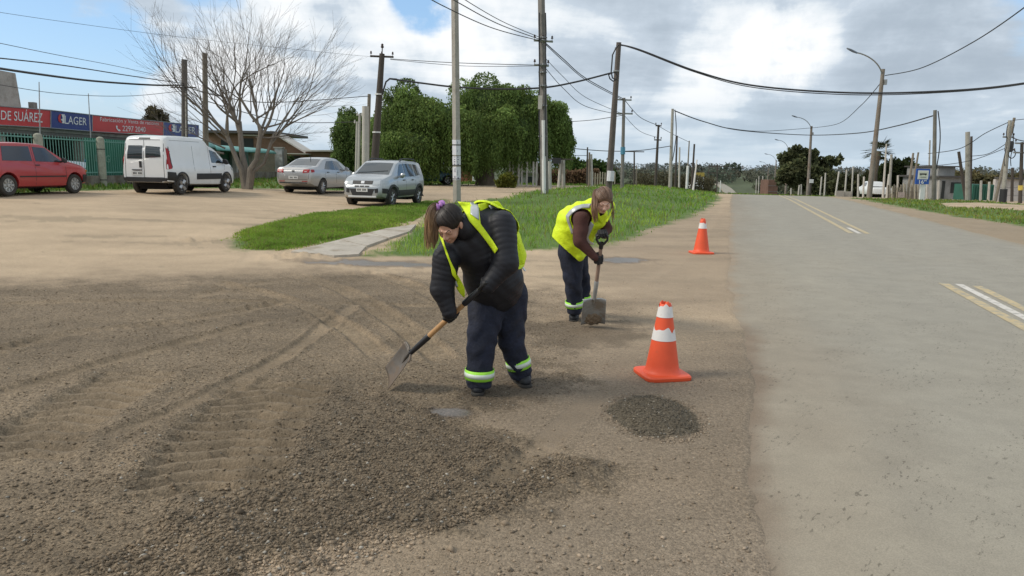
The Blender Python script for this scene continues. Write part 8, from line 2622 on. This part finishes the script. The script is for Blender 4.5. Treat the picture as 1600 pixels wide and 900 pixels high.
    boot(root, fL + [.01, .08, 0], fL + [-.02, -.10, 0]); boot(root, fR + [0, .25, 0], fR + [.03, .10, 0])
    M = axes((.06, -.80, -.60), (.06, -.56, .83))
    hf = head_sdf(hc, M, .97)
    bp = [(hc + M @ np.array([0, -.05, -.12]), neck, .05, .06), (neck, chest, .06, .11), (chest, hip, .11, .12), (shA, elA, .055, .045), (elA, wrA, .045, .03), (shB, elB, .05, .045), (elB, wrB, .045, .03), (hip, kn1, .09, .06), (kn1, fL + [0, 0, .06], .055, .035), (hip, kn2, .09, .06), (kn2, fR + [0, .15, .06], .055, .035), (chest, shA, .09, .06), (chest, shB, .09, .05)]
    def body(Pn):
        d = hf(Pn)
        for a, b, r0, r1 in bp: d = smin(d, _rc(Pn, a, b, r0 * .9, r1 * .9), .02)
        return d
    lo, hi = bounds([hc, fL, fR, shB, shA, hip], .2)
    V1, Q1 = surfnet(lambda q: np.maximum(body(q), -(np.linalg.norm(q - hc.astype(np.float32), axis=1) - .17)), lo, hi, .018)
    V2, Q2 = surfnet(lambda q: np.maximum(body(q), np.linalg.norm(q - hc.astype(np.float32), axis=1) - .171), hc - .19, hc + .19, .0045)
    link('body', np_mesh('body', np.vstack([V1, V2]) - np.array(root.location), np.vstack([Q1, Q2 + len(V1)]).astype(np.int32), smooth=True), M_SKIN2, root)
    face_marks(root, hc, M, .97, hf)
    def cap(Pn):
        q = (Pn - hc.astype(np.float32)) @ M.astype(np.float32)
        d = _el(q, (0, -.018, .036), (.083, .100, .088))
        d = d + .003 * np.exp(-(q[:, 0] / .006) ** 2) * (q[:, 1] > -.03)      # parting
        d = d + .0018 * np.sin(q[:, 0] * 420 + q[:, 1] * 60)
        d = np.maximum(d, -_el(q, (0, .100, -.040), (.070, .080, .098)))
        for sx in (1, -1): d = np.maximum(d, -_el(q, (sx * .086, .012, -.028), (.03, .032, .04)))
        return np.maximum(d, -.04 - q[:, 2])
    hair = sdf_obj('hair', cap, hc - .17, hc + .17, .0048, M_HAIRV, root, lambda V: np.broadcast_to(np.array([.15, .088, .055]), (len(V), 3)).copy() * (1 + .25 * np.random.default_rng(8).uniform(-1, 1, (len(V), 1))))
    comb(hair, hc, M, pj(934, 297, 7.22), 420, (.15, .09, .058), 14, .0036)
    g_ = [pj(935, 298, 7.20), pj(930, 300, 7.16), pj(929, 316, 7.06), pj(929, 332, 7.03), pj(931, 352, 7.05)]
    locks(hair, g_, [.018, .020, .028, .028, .008], 90, [(.12, .07, .045), (.17, .095, .055), (.24, .13, .07), (.30, .17, .09)], 'ponytail', th=.006, wave=.010, seed=9)
    g_ = [pj(954, 306, 7.14), pj(957, 318, 7.10), pj(957, 334, 7.10), pj(959, 352, 7.12)]
    locks(hair, g_, [.006, .010, .012, .010], 14, [(.08, .05, .035), (.17, .10, .06), (.28, .18, .11)], 'ponytail', th=.004, wave=.012, seed=10)
    # shovel, blade facing the viewer
    D0 = pj(941, 371, 7.06); S1 = pj(938.5, 388, 7.08); S2 = pj(932.5, 441, 7.18); B0 = pj(928.5, 468, 7.24)
    gp = ground(926, 507)
    make_shovel('square shovel with a wide grey steel blade and D grip, held by the far woman', D0, S1, S2, B0, pj(926, 506, 7.42), np.array([1.0, .05, 0]), M_BLADE2, gp, dhandle='front', bw=.245, wood=M_ASH2, socket=M_METAL, dirt=True)
    ax_ = (D0 - B0) / np.linalg.norm(D0 - B0)
    gA = pj(936.5, 406, 7.1); gA = B0 + ax_ * ((gA - B0) @ ax_)
    glove(root, gA, ax_, (-.5, -.6, .2), ax_, .018, wrist=wrA, cuff=.038)
    glove(root, D0 + ax_ * .022, (1, 0, .1), (0, .55, .75), (-1, 0, 0), .014, wrist=wrB, cuff=.04)
worker_two()

# ------------------------------------------------------------------ loose stones
def stones():
    n = 250000
    # density falls off with distance
    r = 2.4 + 8.5 * rng.uniform(0, 1, n) ** 1.35
    a = np.radians(rng.uniform(-40, 22, n))
    x, y = np.sin(a) * r, np.cos(a) * r
    pgv = poly_sd(x, y, G_GRAVEL) + .3 * fbm(x, y, .8, 4, 5)
    pdk = poly_sd(x, y, G_DARK) + .2 * fbm(x, y, .8, 4, 5)
    pile = np.hypot((x - PILE[0]) / .32, (y - PILE[1]) / .46)
    pft = poly_sd(x, y, G_FEET)
    l, t = lat(x, y), alo(x, y)
    cl = fbm(x, y, 1.1, 4, 91)
    pr_ = np.where(pgv < 0, .42 + .45 * cl, .09 + .09 * cl)
    pr_ = np.where(pdk < .05, 1.0, pr_); pr_ = np.where(pile < 1.1, 1.0, pr_); pr_ = np.where(pft < .05, .7, pr_)
    pr_ = np.where(l > road_edge(t) - .02, .006, pr_)
    k = rng.uniform(0, 1, n) < pr_
    x, y, pdk, pile = x[k], y[k], pdk[k], pile[k]
    # extra stones crowding the ridge of dark gravel and the patch
    m_ = 16000; xe = rng.uniform(-2.6, .6, m_); ye = rng.uniform(2.6, 5.2, m_)
    kk = poly_sd(xe, ye, G_DARK) + .1 * fbm(xe, ye, 3, 3, 5) < 0
    xe, ye = xe[kk], ye[kk]
    a2 = rng.uniform(0, 2 * PI, 3600); r2 = np.sqrt(rng.uniform(0, 1, 3600)) * 1.08
    xp, yp = PILE[0] + np.cos(a2) * r2 * .30, PILE[1] + np.sin(a2) * r2 * .44
    x = np.concatenate([x, xe, xp]); y = np.concatenate([y, ye, yp])
    big = np.concatenate([np.zeros(k.sum()), np.ones(len(xe)) * .6, np.zeros(len(xp))])
    n = len(x)
    s_ = (.0020 + .0066 * rng.uniform(0, 1, n) ** 5.0) * (1 + big * .4)
    jumbo = rng.uniform(0, 1, n) < .006; s_ = np.where(jumbo, s_ * 1.9, s_) * (1 + .5 * (1 - sstep(y, 3.2, 5)))
    col, rough, gm, g, dk, pl, sh, wet = zones(x, y); dz, bed = relief(x, y, g, dk, pl, wet)
    z = H(x, y) + dz
    keep = (~wet) & (gm < .3) & (rng.uniform(0, 1, n) > bed * .75)
    x, y, z, s_, n = x[keep], y[keep], z[keep], s_[keep], int(keep.sum())
    # octahedral pebbles, squashed and jittered: 8 triangles each
    base = np.array([[1, 0, 0], [0, 1, 0], [-1, 0, 0], [0, -1, 0], [0, 0, 1], [0, 0, -1.0]])
    tri = np.array([[0, 1, 4], [1, 2, 4], [2, 3, 4], [3, 0, 4], [1, 0, 5], [2, 1, 5], [3, 2, 5], [0, 3, 5]])
    V = base[None] * (1 + rng.uniform(-.3, .3, (n, 6, 1))) * np.stack([rng.uniform(.8, 1.5, n), rng.uniform(.7, 1.1, n), rng.uniform(.45, .85, n)], -1)[:, None, :]
    an = rng.uniform(0, 2 * PI, n); c, s2 = np.cos(an)[:, None], np.sin(an)[:, None]
    V += rng.normal(0, .12, V.shape)
    X = V[..., 0] * c - V[..., 1] * s2; Y = V[..., 0] * s2 + V[..., 1] * c
    V = np.stack([X * s_[:, None] + x[:, None], Y * s_[:, None] + y[:, None], V[..., 2] * s_[:, None] + z[:, None] + s_[:, None] * .25], -1).reshape(-1, 3)
    F = (np.arange(n)[:, None, None] * 6 + tri[None]).reshape(-1, 3)
    tone = rng.uniform(.6, 1.7, (n, 1)); pale = (rng.uniform(0, 1, (n, 1)) < .035)
    cc = col[keep] * tone * np.array([[1.0, 1.0, 1.02]]); cc = np.where(pale, np.array([[.33, .30, .25]]) * tone * .8, cc)
    me = np_mesh('gravel', V, F.astype(np.int32), col=np.clip(np.repeat(cc, 6, 0), 0, 1))
    mt = mat('gravel_stone', (.15, .12, .09), .9, attr=True, spec=.3)
    o = link('gravel', me, mt); tag(o, 'loose grey brown road gravel spread over the dirt', 'gravel', kind='stuff')
stones()
